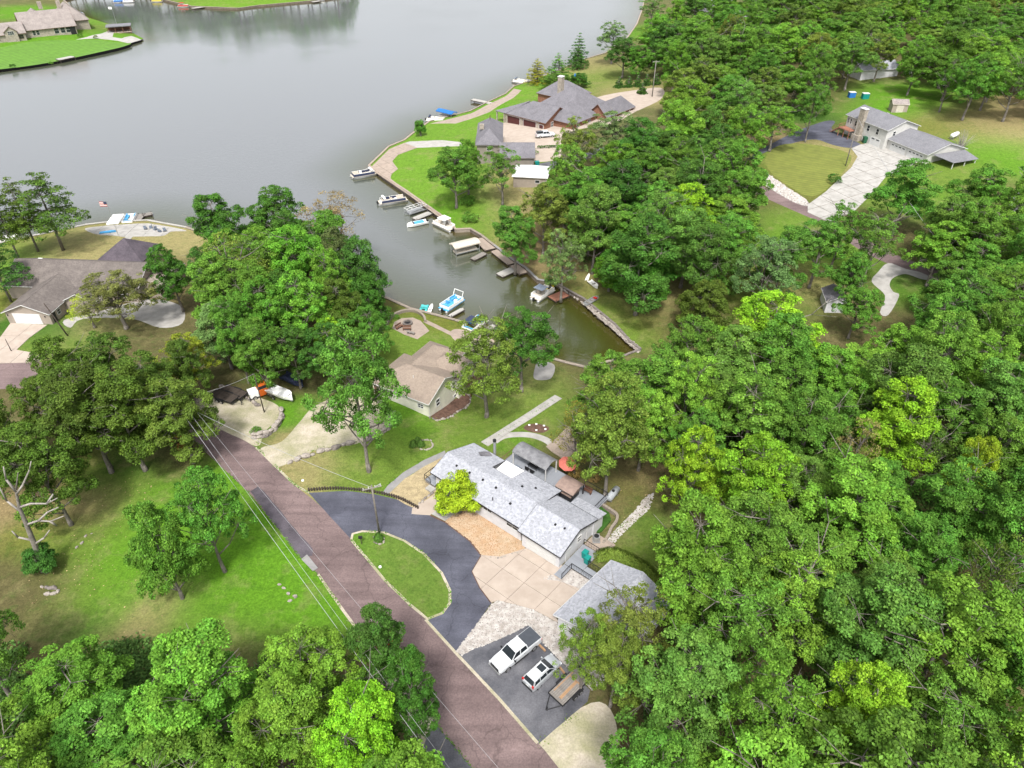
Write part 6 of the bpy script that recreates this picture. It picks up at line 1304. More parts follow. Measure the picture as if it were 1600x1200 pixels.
ub = thing('blue_umbrella', 'closed blue parasol behind the red brick house', 'umbrella', G(898, 134)); MB().tube((0,0,0),(0,0,3),.06).build('pole', M['steel'], ub); MB().tube((0,0,2.4),(0,0,4.4),1.3,.2,10).build('canopy', M['blue'], ub)
bt = thing('blue_tarp', 'crumpled blue tarp under the trees of the right hand wood', 'tarp', G(1306, 602, .3)); r_ = random.Random(4); MB().ball((0,0,.6),2.0,1.3,1.0,12,7,.25,r_).build('sheet', M['blue'], bt)
for px, py, lb in ((1330,152,'blue barrel stack at the woodland house'),(1351,154,'teal crate by the woodland house')):
    t = thing('yard_box', lb, 'box', G(px, py)); MB().box(0,0,.8,2,1.5,1.6).build('box', M['blue' if 'blue' in lb else 'teal'], t); MB().box(0,0,1.66,2.1,1.6,.1).build('lid', M['white'], t)
# ---------------------------------------------------------------- trees
def leaf_mesh(name, pos, nrm, size, cvals, rs, aspect=0.62):
    """many small bent leaf sprays: pos, nrm (n,3); size (n,)"""
    n = len(pos)
    a = rs.normal(size=(n, 3)); t = np.cross(nrm, a); t /= np.linalg.norm(t, axis=1)[:, None] + 1e-9
    b = np.cross(nrm, t)
    s = size[:, None]
    v = np.empty((n, 4, 3))
    v[:, 0] = pos - t * s * .5; v[:, 1] = pos + b * s * .5 * aspect - nrm * s * .08
    v[:, 2] = pos + t * s * .5 + nrm * s * .1 ; v[:, 3] = pos - b * s * .5 * aspect - nrm * s * .08
    me = bpy.data.meshes.new(name)
    me.vertices.add(4 * n); me.vertices.foreach_set("co", v.reshape(-1).astype(np.float32))
    me.loops.add(4 * n); me.loops.foreach_set("vertex_index", np.arange(4 * n, dtype=np.int32))
    me.polygons.add(n); me.polygons.foreach_set("loop_start", np.arange(0, 4 * n, 4, dtype=np.int32))
    me.update(calc_edges=True)
    at = me.attributes.new("cv", 'FLOAT_COLOR', 'POINT')
    buf = np.ones((n, 4, 4), np.float32); buf[:, :, :3] = cvals[:, None, :]; at.data.foreach_set("color", buf.ravel())
    me.materials.append(M['leaf']); me.validate()
    return me
def clumps_to_mesh(name, cl, rs, nleaf, leaf, center, flat=0.8, up=0.4):
    """cl: list of (x,y,z,r)"""
    P_, N_, S_, C_ = [], [], [], []
    for (x, y, z, r_) in cl:
        k = max(12, int(nleaf * r_ * r_))
        d = rs.normal(size=(k, 3)); d[:, 2] = d[:, 2] * 0.9 + 0.45
        out = np.array([x, y, z]) - center; out = out / (np.linalg.norm(out) + 1e-6)
        d += out * 0.7; d /= np.linalg.norm(d, axis=1)[:, None]
        rad = r_ * (0.55 + 0.5 * rs.random(k))[:, None]
        p = np.array([x, y, z]) + d * rad * np.array([1, 1, flat])
        nn = d * 0.55 + rs.normal(size=(k, 3)) * 0.42 + np.array([0, 0, up]); nn /= np.linalg.norm(nn, axis=1)[:, None]
        P_.append(p); N_.append(nn); S_.append(leaf * (0.65 + 0.7 * rs.random(k)))
        c = np.empty((k, 3)); c[:, 0] = rs.random(); c[:, 1] = rs.random(k); c[:, 2] = np.clip(rs.random() * .7 + rs.random(k) * .3, 0, 1); C_.append(c)
    return leaf_mesh(name, np.concatenate(P_), np.concatenate(N_), np.concatenate(S_), np.concatenate(C_), rs)
def broadleaf(seed, Rr=6.0, zb=6.5, zt=20.0, lobes=9, ncl=13, cr=1.15, nleaf=105, leaf=0.29, bare=0, sparse=0.0, lean=0.0, dead=0.0):
    """crown mesh + trunk mesh of a broadleaved tree made from limbs that each carry leaf clumps"""
    rs = np.random.RandomState(seed); tb = MB()
    zc = (zb + zt) / 2; cen = np.array([0, 0, zb + (zt - zb) * .42])
    L = []
    for i in range(lobes):
        a = i * 2.4 + rs.uniform(-.4, .4); t = (i + .5) / lobes
        rr = Rr * (0.70 - 0.42 * t ** 1.5) * rs.uniform(.8, 1.1); z = zb + (zt - zb) * (0.14 + 0.66 * t) + rs.uniform(-.7, .7)
        L.append([rr * math.cos(a), rr * math.sin(a), z, Rr * rs.uniform(.34, .50)])
    L.append([rs.uniform(-.8, .8), rs.uniform(-.8, .8), zt - Rr * .42, Rr * .42])
    L.append([rs.uniform(-1, 1), rs.uniform(-1, 1), zb + (zt - zb) * .5, Rr * .5])
    # stem
    zs = [0, 1.2, zb * .6, zb, zb + (zt - zb) * .35, zb + (zt - zb) * .65]
    bx, by = rs.uniform(-.6, .6), rs.uniform(-.6, .6)
    stem = [(bx * (z / zt) ** 1.3 * 2 + math.sin(z * .5 + seed) * .12, by * (z / zt) ** 1.3 * 2, z) for z in zs]
    stem[0] = (0, 0, -0.6)
    rad = [0.44, 0.31, 0.27, 0.23, 0.15, 0.08]
    tb.path(stem, rad, 8)
    cl = []
    for (x, y, z, r_) in L:
        z0 = max(zb * .75, z - rs.uniform(2.5, 5)); k = min(max((z0 - zb * .6) / (zt - zb * .6), 0), .8)
        s0 = (bx * (z0 / zt) ** 1.3 * 2, by * (z0 / zt) ** 1.3 * 2, z0)
        mid = (x * .55 + rs.uniform(-.5, .5), y * .55 + rs.uniform(-.5, .5), (z0 + z) / 2 - .3)
        tb.path([s0, mid, (x, y, z)], [.14, .095, .05], 5)
        n = int(ncl * (r_ / (Rr * .42)) ** 1.6 * rs.uniform(.85, 1.15))
        for j in range(n):
            d = rs.normal(size=3); d[2] = d[2] * .8 + .25; d /= np.linalg.norm(d)
            q = (x + d[0] * r_ * rs.uniform(.7, 1.08), y + d[1] * r_ * rs.uniform(.7, 1.08), z + d[2] * r_ * .78 * rs.uniform(.7, 1.05))
            inside = sum(1 for l in L if (l[0]-q[0])**2 + (l[1]-q[1])**2 + ((l[2]-q[2])/.78)**2 < (l[3]*.6)**2)
            if inside and rs.rand() < .75: continue
            if rs.rand() < sparse: 
                if rs.rand() < .6: tb.path([(x, y, z), ((x+q[0])/2, (y+q[1])/2, (z+q[2])/2 + .2), q], [.035, .022, .01], 4)
                continue
            cl.append((q[0], q[1], q[2], cr * rs.uniform(.6, 1.25)))
            if rs.rand() < .55: tb.path([(x, y, z), q], [.03, .012], 4, )
    for i in range(bare):
        a = rs.uniform(0, 6.28); z0 = rs.uniform(zb + 1, zt - 3); rr = Rr * rs.uniform(.75, 1.1); p = (0, 0, z0); q = (rr * .6 * math.cos(a), rr * .6 * math.sin(a), z0 + rs.uniform(1, 3))
        e = (rr * math.cos(a + .2), rr * math.sin(a + .2), q[2] + rs.uniform(.5, 2.5)); tb.path([p, q, e], [.09, .06, .02], 5)
        tb.path([q, (rr * math.cos(a - .3), rr * math.sin(a - .3), q[2] + 1.2)], [.04, .012], 4)
    me = clumps_to_mesh("crown", cl, rs, nleaf, leaf, cen)
    return me, tb.mesh("trunk", M['bark'], True)
def conifer(seed, Ht=14.0, Rr=3.2, zb=1.5, layers=11, cr=.8, nleaf=150, leaf=0.26, power=0.8, gap=0.0):
    rs = np.random.RandomState(seed); tb = MB(); tb.path([(0, 0, -.5), (.1, 0, Ht * .5), (0, .1, Ht * .97)], [.24, .15, .03], 7); cl = []
    for i in range(layers):
        t = i / (layers - 1); z = zb + (Ht - zb) * t; rr = Rr * (1 - t) ** power + .25
        n = max(3, int(7 * rr / Rr + 3)); a0 = rs.uniform(0, 6)
        for j in range(n):
            if rs.rand() < gap: continue
            a = a0 + j * 6.283 / n + rs.uniform(-.25, .25); k = rs.uniform(.7, 1.12)
            for u in (.45, .95):
                if rr * u < .35 and u < .9: continue
                cl.append((rr * k * u * math.cos(a), rr * k * u * math.sin(a), z + rs.uniform(-.3, .3) - u * .3, cr * rs.uniform(.6, 1.1) * (.55 + .45 * rr / Rr)))
            tb.path([(0, 0, z), (rr * k * math.cos(a), rr * k * math.sin(a), z - .1)], [.05, .015], 4)
    return clumps_to_mesh("crown", cl, rs, nleaf, leaf, np.array([0, 0, Ht * .4]), .5), tb.mesh("trunk", M['bark'], True)
def bush_mesh(seed, r_=1.0, h=1.0, leaf=.16, n=14, nleaf=260):
    rs = np.random.RandomState(seed); cl = []
    for i in range(n):
        d = rs.normal(size=3); d /= np.linalg.norm(d); d[2] = abs(d[2])
        cl.append((d[0]*r_*.62, d[1]*r_*.62, h*.35 + d[2]*h*.45, .42 * rs.uniform(.7, 1.2)))
    return clumps_to_mesh("foliage", cl, rs, nleaf, leaf, np.array([0, 0, h*.3]), .8)
PROTO = {}
def proto(kind):
    if kind in PROTO: return PROTO[kind]
    k = kind
    if k[0] == 'b':       # full oak-like crowns b0..b7
        i = int(k[1:]); r = broadleaf(100 + i * 7, Rr=[6, 6.3, 5.6, 6.6, 6, 5.4, 6.2, 5.8][i], lobes=[9, 8, 10, 9, 11, 8, 9, 10][i], zb=[4.5, 5, 4, 4.6, 3.6, 5, 4.4, 4.2][i], zt=[20, 19, 20.5, 19.5, 20, 20, 18.5, 21][i], bare=[3, 1, 4, 2, 1, 4, 2, 3][i], cr=[.88, .8, .92, .82, .86, .92, .76, .84][i], ncl=21, nleaf=185)
    elif k[0] == 's':     # airy crowns
        i = int(k[1:]); r = broadleaf(300 + i * 5, Rr=5.8, lobes=11, ncl=20, zb=5, zt=20, sparse=[.3, .42, .36][i], nleaf=150, leaf=.28, cr=.8, bare=3)
    elif k[0] == 't':     # thin brown, dying
        i = int(k[1:]); r = broadleaf(400 + i, Rr=5.8, lobes=10, ncl=14, sparse=.3, nleaf=42, leaf=.28, cr=1.0, bare=6, zb=5, zt=19)
    elif k[0] == 'm': r = broadleaf(77, Rr=2.5, zb=1.0, zt=5.6, lobes=8, ncl=16, cr=.62, nleaf=230, leaf=.22)
    elif k[0] == 'l':     # low spreading, leafy to the ground
        i = int(k[1:]); r = broadleaf(500 + i, Rr=5.5, zb=1.8, zt=[12, 14, 15][i], lobes=11, ncl=21, cr=.85, nleaf=170, leaf=.28)
    elif k[0] == 'j': r = conifer(600 + int(k[1:]), Ht=13, Rr=3.3, gap=.12)
    elif k[0] == 'p':     # tall shore pines with layered open crowns
        i = int(k[1:]); r = conifer(620 + i, Ht=17, Rr=4.0, zb=6.0, layers=8, cr=1.25, nleaf=95, leaf=.3, power=.5, gap=.28)
    elif k[0] == 'c': r = conifer(640, Ht=2.6, Rr=.85, zb=.2, layers=7, cr=.4, nleaf=420, leaf=.15)
    elif k[0] == 'u': r = (bush_mesh(700 + int(k[1:])), None)
    PROTO[kind] = r; return r
NT = [0]
def put_tree(kind, x, y, z, sx, sz, c, label, group=None, name='oak_tree', cat='tree', rz=None, rd=random):
    cm, tm = proto(kind)
    t = thing(name, label, cat, (x, y, z), rd.uniform(0, 6.28) if rz is None else rz, group); t.scale = (sx, sx, sz)
    o = bpy.data.objects.new('crown', cm); col.objects.link(o); o.parent = t; o.color = (*c, 1)
    if tm:
        q = bpy.data.objects.new('trunk', tm); col.objects.link(q); q.parent = t
    NT[0] += 1
    return t
PH = dict(b=20.0, s=20.0, t=19.0, m=5.6, l=13.5, j=13.0, p=17.0, c=2.6, u=1.1); PR = dict(b=6.6, s=6.3, t=6.3, m=2.9, l=6.2, j=3.6, p=4.6, c=.95, u=1.0)
def depth_at(x, y, z): return y * math.cos(TH) + (CZ - z) * math.sin(TH)
def tree_c(kind, px, py, rpx, c, label, Ht=None, **kw):
    """tree whose crown is centred on a pixel, rpx = crown radius in pixels"""
    k = kind[0]; Ht = Ht or PH[k]; hc = Ht * .66
    p = P(px, py, hc); dep = depth_at(p[0], p[1], p[2] + hc); Rm = rpx * dep / FPX
    return put_tree(kind, p[0], p[1], p[2], Rm / PR[k], Ht / PH[k], c, label, **kw)
def tree_b(kind, px, py, rpx, c, label, Ht=None, **kw):
    """tree whose foot stands on a pixel"""
    k = kind[0]; Ht = Ht or PH[k]; p = P(px, py); dep = depth_at(p[0], p[1], p[2] + Ht * .6); Rm = rpx * dep / FPX
    return put_tree(kind, p[0], p[1], p[2], Rm / PR[k], Ht / PH[k], c, label, **kw)
GM = (.076,.172,.021); GB = (.104,.222,.023); GL = (.155,.315,.016); GD = (.045,.112,.016); GBL = (.082,.165,.026); GO = (.105,.160,.024); GBR = (.20,.14,.07); GY = (.20,.29,.015); GDO = (.066,.112,.015); GSAGE = (.105,.175,.050)
rt = random.Random(11); random.seed(21)
# --- the trees one can name one by one
SOLO = [
 ('b','b3',577,737,66,GM,26,'tall leaning oak with foliage down its trunk on the lawn below the road','c'),
 ('b','s0',760,652,60,GO,19,'airy olive green oak on the lawn right of the brown-roofed house','c'),
 ('b','b1',815,612,54,GD,17,'dark oak at the end of the cove beside the olive tree','c'),
 ('b','b6',352,893,58,GM,18,'oak with bare white twigs on its top beside the road wires','c'),
 ('b','l1',285,935,50,GM,15,'bushy oak leaning left in front of the oak with bare white twigs','c'),
 ('b','b5',175,738,70,GDO,18,'dark oak on the brown lawn, second trunk from the road','c'),
 ('b','b2',228,735,68,GDO,18,'dark oak on the brown lawn, nearest to the road','c'),
 ('b','b4',112,820,62,GDO,17,'dark oak standing just right of the bare dead tree','c'),
 ('b','b0',945,780,66,GO,21,'oak with browning lower leaves beside the silver gas tank','c'),
 ('b','b7',993,492,62,GD,20,'large dark oak with a long pale trunk on the grass bank of the cove','c'),
 ('b','b1',713,325,42,GM,17,'broad oak on the bright lawn behind the wharf','c'),
 ('b','s1',785,320,34,GM,16,'slim light oak between the wharf lawn and the white-roofed shed','c'),
 ('b','p0',30,405,32,GDO,17,'leftmost of the three shore pines','pine_tree'),
 ('b','p1',60,393,34,GDO,17,'middle one of the three shore pines','pine_tree'),
 ('b','p2',99,391,46,GDO,18,'rightmost and broadest of the three shore pines','pine_tree'),
 ('b','p1',18,472,36,GD,15,'pine in front of the mauve-roofed house at the left edge','pine_tree'),
 ('c','s2',175,455,60,(.12,.13,.035),12,'thin olive and brown tree in front of the mauve-roofed house','c'),
 ('b','t1',148,512,32,GY,7.5,'small yellowing tree beside the tan garage','c'),
 ('b','j0',903,104,17,GD,13,'dark pointed cedar on the headland','cedar_tree'),
 ('b','j1',902,108,14,GD,9,'short cedar at the foot of the dark pointed cedar','cedar_tree'),
 ('c','m0',716,768,36,GY,5.6,'round lime green maple in front of the grey-roofed house','maple_tree'),
 ('c','b5',286,572,34,GDO,14,'dark oak at the top of the gravel pull-out','c'),
 ('c','m0',656,196,9,GM,5,'small round tree at the water by the blue-covered boats','maple_tree'),
 ('c','l0',512,520,27,GL,12,'slim lime green sapling at the edge of the dark grove','c'),
 ('c','t0',515,340,50,GBR,18,'brown half-bare tree on the point','c'),
 ('c','l2',560,425,46,GD,16,'dark round tree at the water on the end of the point','c'),
 ('c','l1',572,460,32,GD,12,'low dark tree over the cove shore','c'),
 ('c','b0',425,335,52,GD,18,'dark oak at the water side of the grove','c'),
 ('c','b2',345,350,50,GD,18,'dark oak left of the grove by the lake patio','c'),
 ('c','t1',365,415,60,GO,19,'olive oak with bare grey twigs in the middle of the grove','c'),
 ('c','b4',465,400,50,GB,19,'bright green oak behind the brown half-bare tree','c'),
 ('c','b6',470,470,54,GB,19,'bright green oak in the middle of the grove','c'),
 ('c','b3',410,480,48,GM,18,'mid green oak in the grove above the trailers','c'),
 ('c','l2',345,515,46,GSAGE,12,'grey-green tree with drooping crown beside the left parking area','c'),
 ('c','s2',285,560,46,(.13,.19,.016),13,'yellow-green tree right of the thin olive tree','c'),
 ('c','b7',405,545,46,GM,14,'green oak right above the white boat on its trailer','c'),
 ('c','b1',455,540,36,GD,13,'dark oak beside the covered boat','c'),
 ('c','b0',530,400,34,(.07,.10,.03),17,'grey-green tree behind the point','c'),
 ('c','b2',535,480,40,GDO,15,'dark brownish tree on the right edge of the grove','c'),
 ('c','b0',265,420,38,GD,14,'dark tree at the right end of the mauve-roofed house','c'),
 ('c','b7',100,585,50,GDO,16,'oak across the road from the left driveway','c'),
 ('c','b3',160,568,54,GDO,16,'oak over the road bend left of centre','c'),
 ('c','b6',60,625,50,GDO,17,'dark oak at the left edge above the dead tree','c'),
 ('c','b4',225,600,54,GDO,16,'oak above the utility pole at the road bend','c'),
 ('c','b1',130,635,44,GDO,17,'dark oak behind the brown lawn','c'),
 ('c','b5',5,690,40,GDO,16,'dark oak behind the dead tree at the left edge','c'),
 ('c','m0',60,872,24,GD,4,'ivy bush round the foot of the dead tree','shrub'),
 ('c','b5',590,1010,56,GD,15,'dark oak over the orange tractor','c'),
 ('c','b2',640,1085,50,GD,15,'open dark oak reaching over the road','c'),
 ('c','b4',560,1145,72,GL,17,'bright lime green oak at the bottom edge left of the road','c'),
 ('c','b7',1210,525,80,GL,18,'large lime green tree near the small grey shed','c'),
 ('c','b2',1410,665,66,GL,18,'lime green tree in the middle of the right hand wood','c'),
 ('c','b5',1520,735,36,GY,16,'small yellow-green crown in the right hand wood','c'),
 ('c','t1',1340,700,36,(.19,.155,.06),15,'tree with tan dead leaves in the right hand wood','c'),
 ('c','t0',1450,700,44,GDO,15,'brownish tree right of the lime green one in the wood','c'),
 ('c','b0',1075,330,46,GL,17,'lime green tree in the wood above the cove','c'),
 ('c','b3',1185,745,70,(.125,.235,.014),19,'yellow-green oak facing the silver gas tank','c'),
 ('c','b6',1090,720,52,(.15,.25,.016),18,'yellow-tipped oak at the edge of the right hand wood','c'),
 ('c','t0',1560,900,60,GDO,18,'olive brown tree near the right edge','c'),
 ('c','b5',965,1030,50,GO,13,'dense oak hiding the lower corner of the detached garage','c'),
 ('c','t1',903,668,36,(.13,.14,.025),13,'yellow-brown oak over the coral umbrella','c'),
 ('c','s1',985,970,62,GO,15,'open oak reaching over the detached garage roof','c'),
 ('c','s2',915,1000,44,GO,14,'open oak branch mass beside the flatbed trailer','c'),
 ('c','b0',1345,1120,80,GL,17,'bright green oak in the bottom right corner of the wood','c'),
 ('c','l2',1000,410,60,(.05,.15,.014),13,'low leafy thicket tree above the rowing boat','c'),
 ('c','l0',955,415,32,(.07,.165,.012),9,'bright low tree over the white dinghy','c'),
 ('c','l1',1100,470,42,GDO,11,'dull olive round tree on the right end of the bank','c'),
 ('c','s0',1200,410,48,GSAGE,18,'grey-green airy tree below the mauve road','c'),
 ('c','b2',1225,398,40,GM,16,'round oak on the lawn just below the mauve road','c'),
 ('c','s0',1318,352,34,GM,16,'airy oak over the far road beside the pale driveway mouth','c'),
 ('c','b4',1490,345,46,GM,16,'full oak at the right of the loop driveway junction','c'),
 ('c','b0',1330,425,30,GM,13,'small oak between the far road and the grey shed','c'),
 ('c','b1',1285,375,44,GM,16,'dense oak beside the right hand mauve road','c'),
 ('c','s1',1370,370,46,GM,17,'airy oak over the junction of the loop driveway','c'),
 ('c','b6',1345,470,36,GM,12,'round oak beside the small grey shed','c'),
 ('c','b5',1420,292,52,GM,17,'oak in front of the white hillside house','c'),
 ('c','b1',1545,290,50,GM,16,'oak right of the hillside carport','c'),
 ('c','j1',840,105,18,(.19,.21,.015),9,'yellow cedar on the headland','cedar_tree'),
 ('c','j0',873,98,20,GM,10,'green cedar left of the dark pointed cedar','cedar_tree'),
 ('c','l0',868,122,24,GM,6,'low spreading tree behind the red brick house','c'),
 ('c','l1',905,122,16,GD,5,'low dark tree right behind the red brick house chimney','c'),
 ('b','s0',955,100,25,GSAGE,17,'tall airy tree standing at the far beach','c'),
 ('b','b1',972,122,30,GD,16,'dark oak on the far dry lawn','c'),
 ('b','l2',997,124,26,GM,11,'bushy tree on the far dry lawn','c'),
 ('b','b3',1040,105,34,GD,18,'dark oak behind the pole on the far lawn','c'),
 ('b','s1',1015,48,24,GBL,15,'bluish tree beside the farthest boathouse','c'),
 ('c','s2',903,215,34,(.12,.15,.022),17,'yellowing tall tree beside the motor court','c'),
 ('c','s0',960,205,48,GSAGE,16,'pale airy oak over the beige court','c'),
 ('c','b3',965,250,46,(.07,.165,.012),15,'leafy bright tree below the motor court','c'),
 ('c','b4',925,300,46,GM,17,'mid green oak right of the white-roofed shed','c'),
 ('c','b7',850,330,44,GO,16,'oak on the slope behind the small docks','c'),
 ('c','l1',730,250,26,GM,14,'green tree against the taupe building','c'),
 ('c','b2',805,360,38,GM,15,'dark oak overhanging the small docks','c'),
 ('c','s2',880,395,36,GSAGE,16,'slim pale-trunked tree on the bare slope of the cove','c'),
 ('b','s0',1272,190,22,GM,17,'airy tree with a long pale trunk left of the hillside house','c'),
 ('b','b1',1258,222,24,GM,17,'tree at the hillside driveway entrance','c'),
 ('b','s2',1467,175,24,GM,17,'ivy-trunked tree at the shed lawn','c'),
 ('b','b3',1503,188,34,GM,19,'large oak with dark ivy trunk on the hillside lawn','c'),
 ('b','s1',1566,190,34,GM,18,'leaning pale-trunked tree at the right end of the hillside lawn','c'),
 ('b','b6',1540,160,26,GM,17,'oak behind the leaning pale-trunked tree','c'),
]
for mode, kind, px, py, r_, c, Ht, lb, nm in SOLO:
    nm = {'c': 'oak_tree' if kind[0] in 'bs' else 'broadleaf_tree'}.get(nm, nm)
    cat = 'shrub' if nm == 'shrub' else 'tree'
    f = tree_b if mode == 'b' else tree_c
    r_ *= 1.14
    cc = tuple(v * rt.uniform(.9, 1.1) for v in c)
    f(kind, px, py, r_, cc, lb, Ht, name=nm, cat=cat, rd=rt)
rt = random.Random(77)
# --- the continuous woods: crown positions scattered on the ground inside pixel outlines
WOODS = [
 ('wood by the lower left lawn', [(-60,1000),(90,1000),(180,1045),(250,1055),(330,1010),(440,1010),(500,1050),(560,1060),(610,1120),(640,1180),(640,1290),(-60,1290)], 7.6, 14.0, [GM,GM,GB,GM,GB], 'trees of the lower left wood', ['darker','lighter']),
 ('wood on the right hand slope', [(1000,1010),(1060,940),(1090,880),(1110,800),(1050,690),(1010,650),(905,630),(900,590),(985,590),(1040,545),(1100,525),(1150,540),(1300,545),(1340,560),(1420,500),(1480,460),(1660,430),(1700,1290),(985,1290),(1005,1160),(1010,1090)], 7.8, 17.0, [GM,GM,GB,GBL,GM,GB,GM], 'trees of the right hand wood', ['']),
 ('hillside wood above the white house', [(1010,50),(1080,5),(1200,-20),(1700,-20),(1700,150),(1600,128),(1480,112),(1400,90),(1330,92),(1295,125),(1235,165),(1190,205),(1130,215),(1080,190),(1060,170),(1070,140),(1050,90)], 12.2, 16.0, [GM,GB,GM,GBL,GB,GM,GO], 'trees of the far hillside wood', ['']),
 ('wood between cove and mauve road', [(1000,215),(1060,190),(1140,225),(1180,300),(1150,350),(1190,390),(1150,440),(1050,420),(940,360),(870,345),(860,315),(890,270),(950,250)], 8.6, 16.0, [GM,GB,GM,GBL,GD], 'trees between cove and mauve road', ['']),
 ('dark grove on the point', [(320,420),(350,375),(430,360),(520,370),(575,440),(580,500),(500,545),(420,550),(370,535),(330,480)], 7.0, 15.0, [GM,GM,GD,GB,GDO], 'trees of the dark grove', ['']),
 ('oak stand over the left road', [(60,600),(120,575),(240,590),(280,625),(240,668),(100,680),(-60,690),(-60,650)], 7.5, 16.0, [GDO,GM,GDO,GO], 'oaks over the left road', ['']),
 ('wood right of the loop driveway', [(1490,310),(1560,300),(1700,300),(1700,430),(1600,430),(1500,450),(1470,380),(1450,335)], 8.2, 15.0, [GM,GB,GM], 'trees right of the loop driveway', ['']),
]
placed = []
def wood(nm, poly, sp, Ht, cols, group):
    hc = Ht * .66; pts = [P(a, b, hc)[:2] for a, b in poly]
    x0 = min(p[0] for p in pts); x1 = max(p[0] for p in pts); y0 = min(p[1] for p in pts); y1 = max(p[1] for p in pts)
    mine = []
    for _ in range(9000):
        x = rt.uniform(x0, x1); y = rt.uniform(y0, y1)
        if not pip(x, y, pts): continue
        s_ = sp * (1 + max(0, y - 230) * .0012)
        if any((x-a)**2 + (y-b)**2 < (s_ * .82)**2 for a, b in placed): continue
        if shore_dist(x, y)[0] < 5: continue
        z = H(x, y)
        # inside the view (a little margin)
        d = depth_at(x, y, z + hc); u = 800 + FPX * x / d
        vv = 600 - FPX * (y * math.sin(TH) + (z + hc - CZ) * math.cos(TH)) / d
        if u < -55 or u > 1655 or vv < -28 or vv > 1275: continue
        placed.append((x, y)); mine.append((x, y, z))
    for (x, y, z) in mine:
        kind = rt.choice(['b0','b1','b2','b3','b4','b5','b6','b7','b2','b4','s0'])
        c = rt.choice(cols); v = rt.uniform(.84, 1.2); c = (c[0] * v * rt.uniform(.9, 1.15), c[1] * v, c[2] * v)
        d_ = depth_at(x, y, z + hc); mine_px = (800 + FPX * x / d_, 600 - FPX * (y * math.sin(TH) + (z + hc - CZ) * math.cos(TH)) / d_)
        gx0 = min(p[0] for p in poly); gx1 = min(1600, max(p[0] for p in poly)); gx0 = max(0, gx0); gy0 = max(0, min(p[1] for p in poly)); gy1 = min(1200, max(p[1] for p in poly))
        ci = min(max(int((mine_px[0] - gx0) / (gx1 - gx0) * 6), 0), 5); ri = min(max(int((mine_px[1] - gy0) / (gy1 - gy0) * 5), 0), 4)
        where = ['back', 'upper', 'middle', 'lower', 'front'][ri] + ' row, ' + ['left end', 'left side', 'left of centre', 'right of centre', 'right side', 'right end'][ci]
        tone = 'lime green' if c[1] > .235 else 'dark' if c[1] < .13 else 'grey-green' if c[2] > .0275 else 'mid green'
        sz = rt.uniform(.7, 1.25) * Ht / 20
        put_tree(kind, x, y, z, rt.uniform(.72, 1.2) * min(sp / 8.2, 1.24), sz, c, '%s tree, %s of the %s' % (tone, where, nm), '%s %s' % (tone, group), rd=rt, name='broadleaf_tree')
    return len(mine)
for o in list(col.objects):
    if o.get('category') == 'tree': placed.append((o.location.x, o.location.y))
for nm, poly, sp, Ht, cols, group, _ in WOODS:
    print('wood', nm, wood(nm, poly, sp, Ht, cols, group))
# far shore wood beyond the top edge, mirrored in the lake
for i in range(44):
    px = 100 + i * 10.2 + rt.uniform(-5, 5); p = P(px, -9 - rt.uniform(0, 16))
    put_tree(rt.choice(['b0','b1','b3','l1']), p[0], p[1], p[2], rt.uniform(1.2, 1.6), rt.uniform(1.0, 1.35), tuple(v * rt.uniform(.9, 1.4) for v in GM), 'tree on the far shore reflected in the lake', 'far shore trees', rd=rt, name='broadleaf_tree')
print('trees', NT[0])
# ---------------------------------------------------------------- shrubs, clumps, dead tree
def shrub(px, py, s, c, label, kind='u0', group=None, h=1.0, name='shrub'):
    x, y, z = G(px, py); t = put_tree(kind, x, y, z - .05, s, s * h, c, label, group, name=name, cat='shrub' if name == 'shrub' else 'tree', rd=rt)
    return t
for i in range(7): shrub(842 + i*5.2, 231.5 - i*.25, .75, GD, 'small round shrub in the row on the beige motor court', 'u1', 'row of round shrubs on the motor court')
for i, (px, py) in enumerate(((967,137),(982,136),(996,135),(1010,133),(1025,132),(1003,146))):
    shrub(px, py, 1.5, GD, ['first','second','third','fourth','fifth'][i] + ' small cone evergreen from the left in the row by the motor court' if i < 5 else 'small cone evergreen standing alone on the motor court', 'c0', 'cone evergreens by the motor court', 1.0, 'conifer')
for px, py, s, c, lb in ((1302,285,2.0,GD,'dark round evergreen at the round lawn corner'),(860,112,1.2,GM,'small shrub on the headland lawn'),(858,196,1.4,GD,'left shrub under the brick gable'),(867,192,1.4,GD,'right shrub under the brick gable'),(834,240,1.5,GD,'dark shrub at the corner of the taupe building'),
    (1337,214,1.0,GB,'green shrub by the stone chimney foot'),(1353,214,1.0,(.22,.05,.05),'red shrub by the hillside garage door'),(735,345,2.2,GM,'round bush at the right end of the wharf lawn'),(862,443,1.6,GD,'dark bush at the water beside the red deck'),(729,319,2.3,GM,'leafy bush behind the wharf lawn oak'),
    (272,688,1.2,(.36,.13,.04),'orange-leaved shrub at the left of the road pole'),(292,690,1.1,(.40,.14,.05),'orange-leaved shrub right at the foot of the road pole'),(285,700,.9,(.34,.12,.05),'low orange-brown shrub below the road pole'),(400,676,.9,GM,'small green bush at the gravel pull-out corner'),(620,498,.8,GM,'bush at the left end of the curved block wall'),
    (80,110-10,1.0,GM,'small shrub on the peninsula edge'),(125,58,1.6,GM,'garden shrub on the peninsula terrace'),(150,60,1.3,GO,'small garden shrub near the boathouse'),(20,128-22,1.5,GD,'shrub beside the stone house corner'),(884,760,1.1,(.24,.15,.05),'browning shrub behind the hot tub'),(930,752,1.0,(.2,.14,.05),'browning shrub by the deck corner'),(900,745,1.2,(.22,.16,.05),'brown leafy shrub behind the deck bench')):
    shrub(px, py, s, c, lb, rt.choice(['u0','u1','u2']))
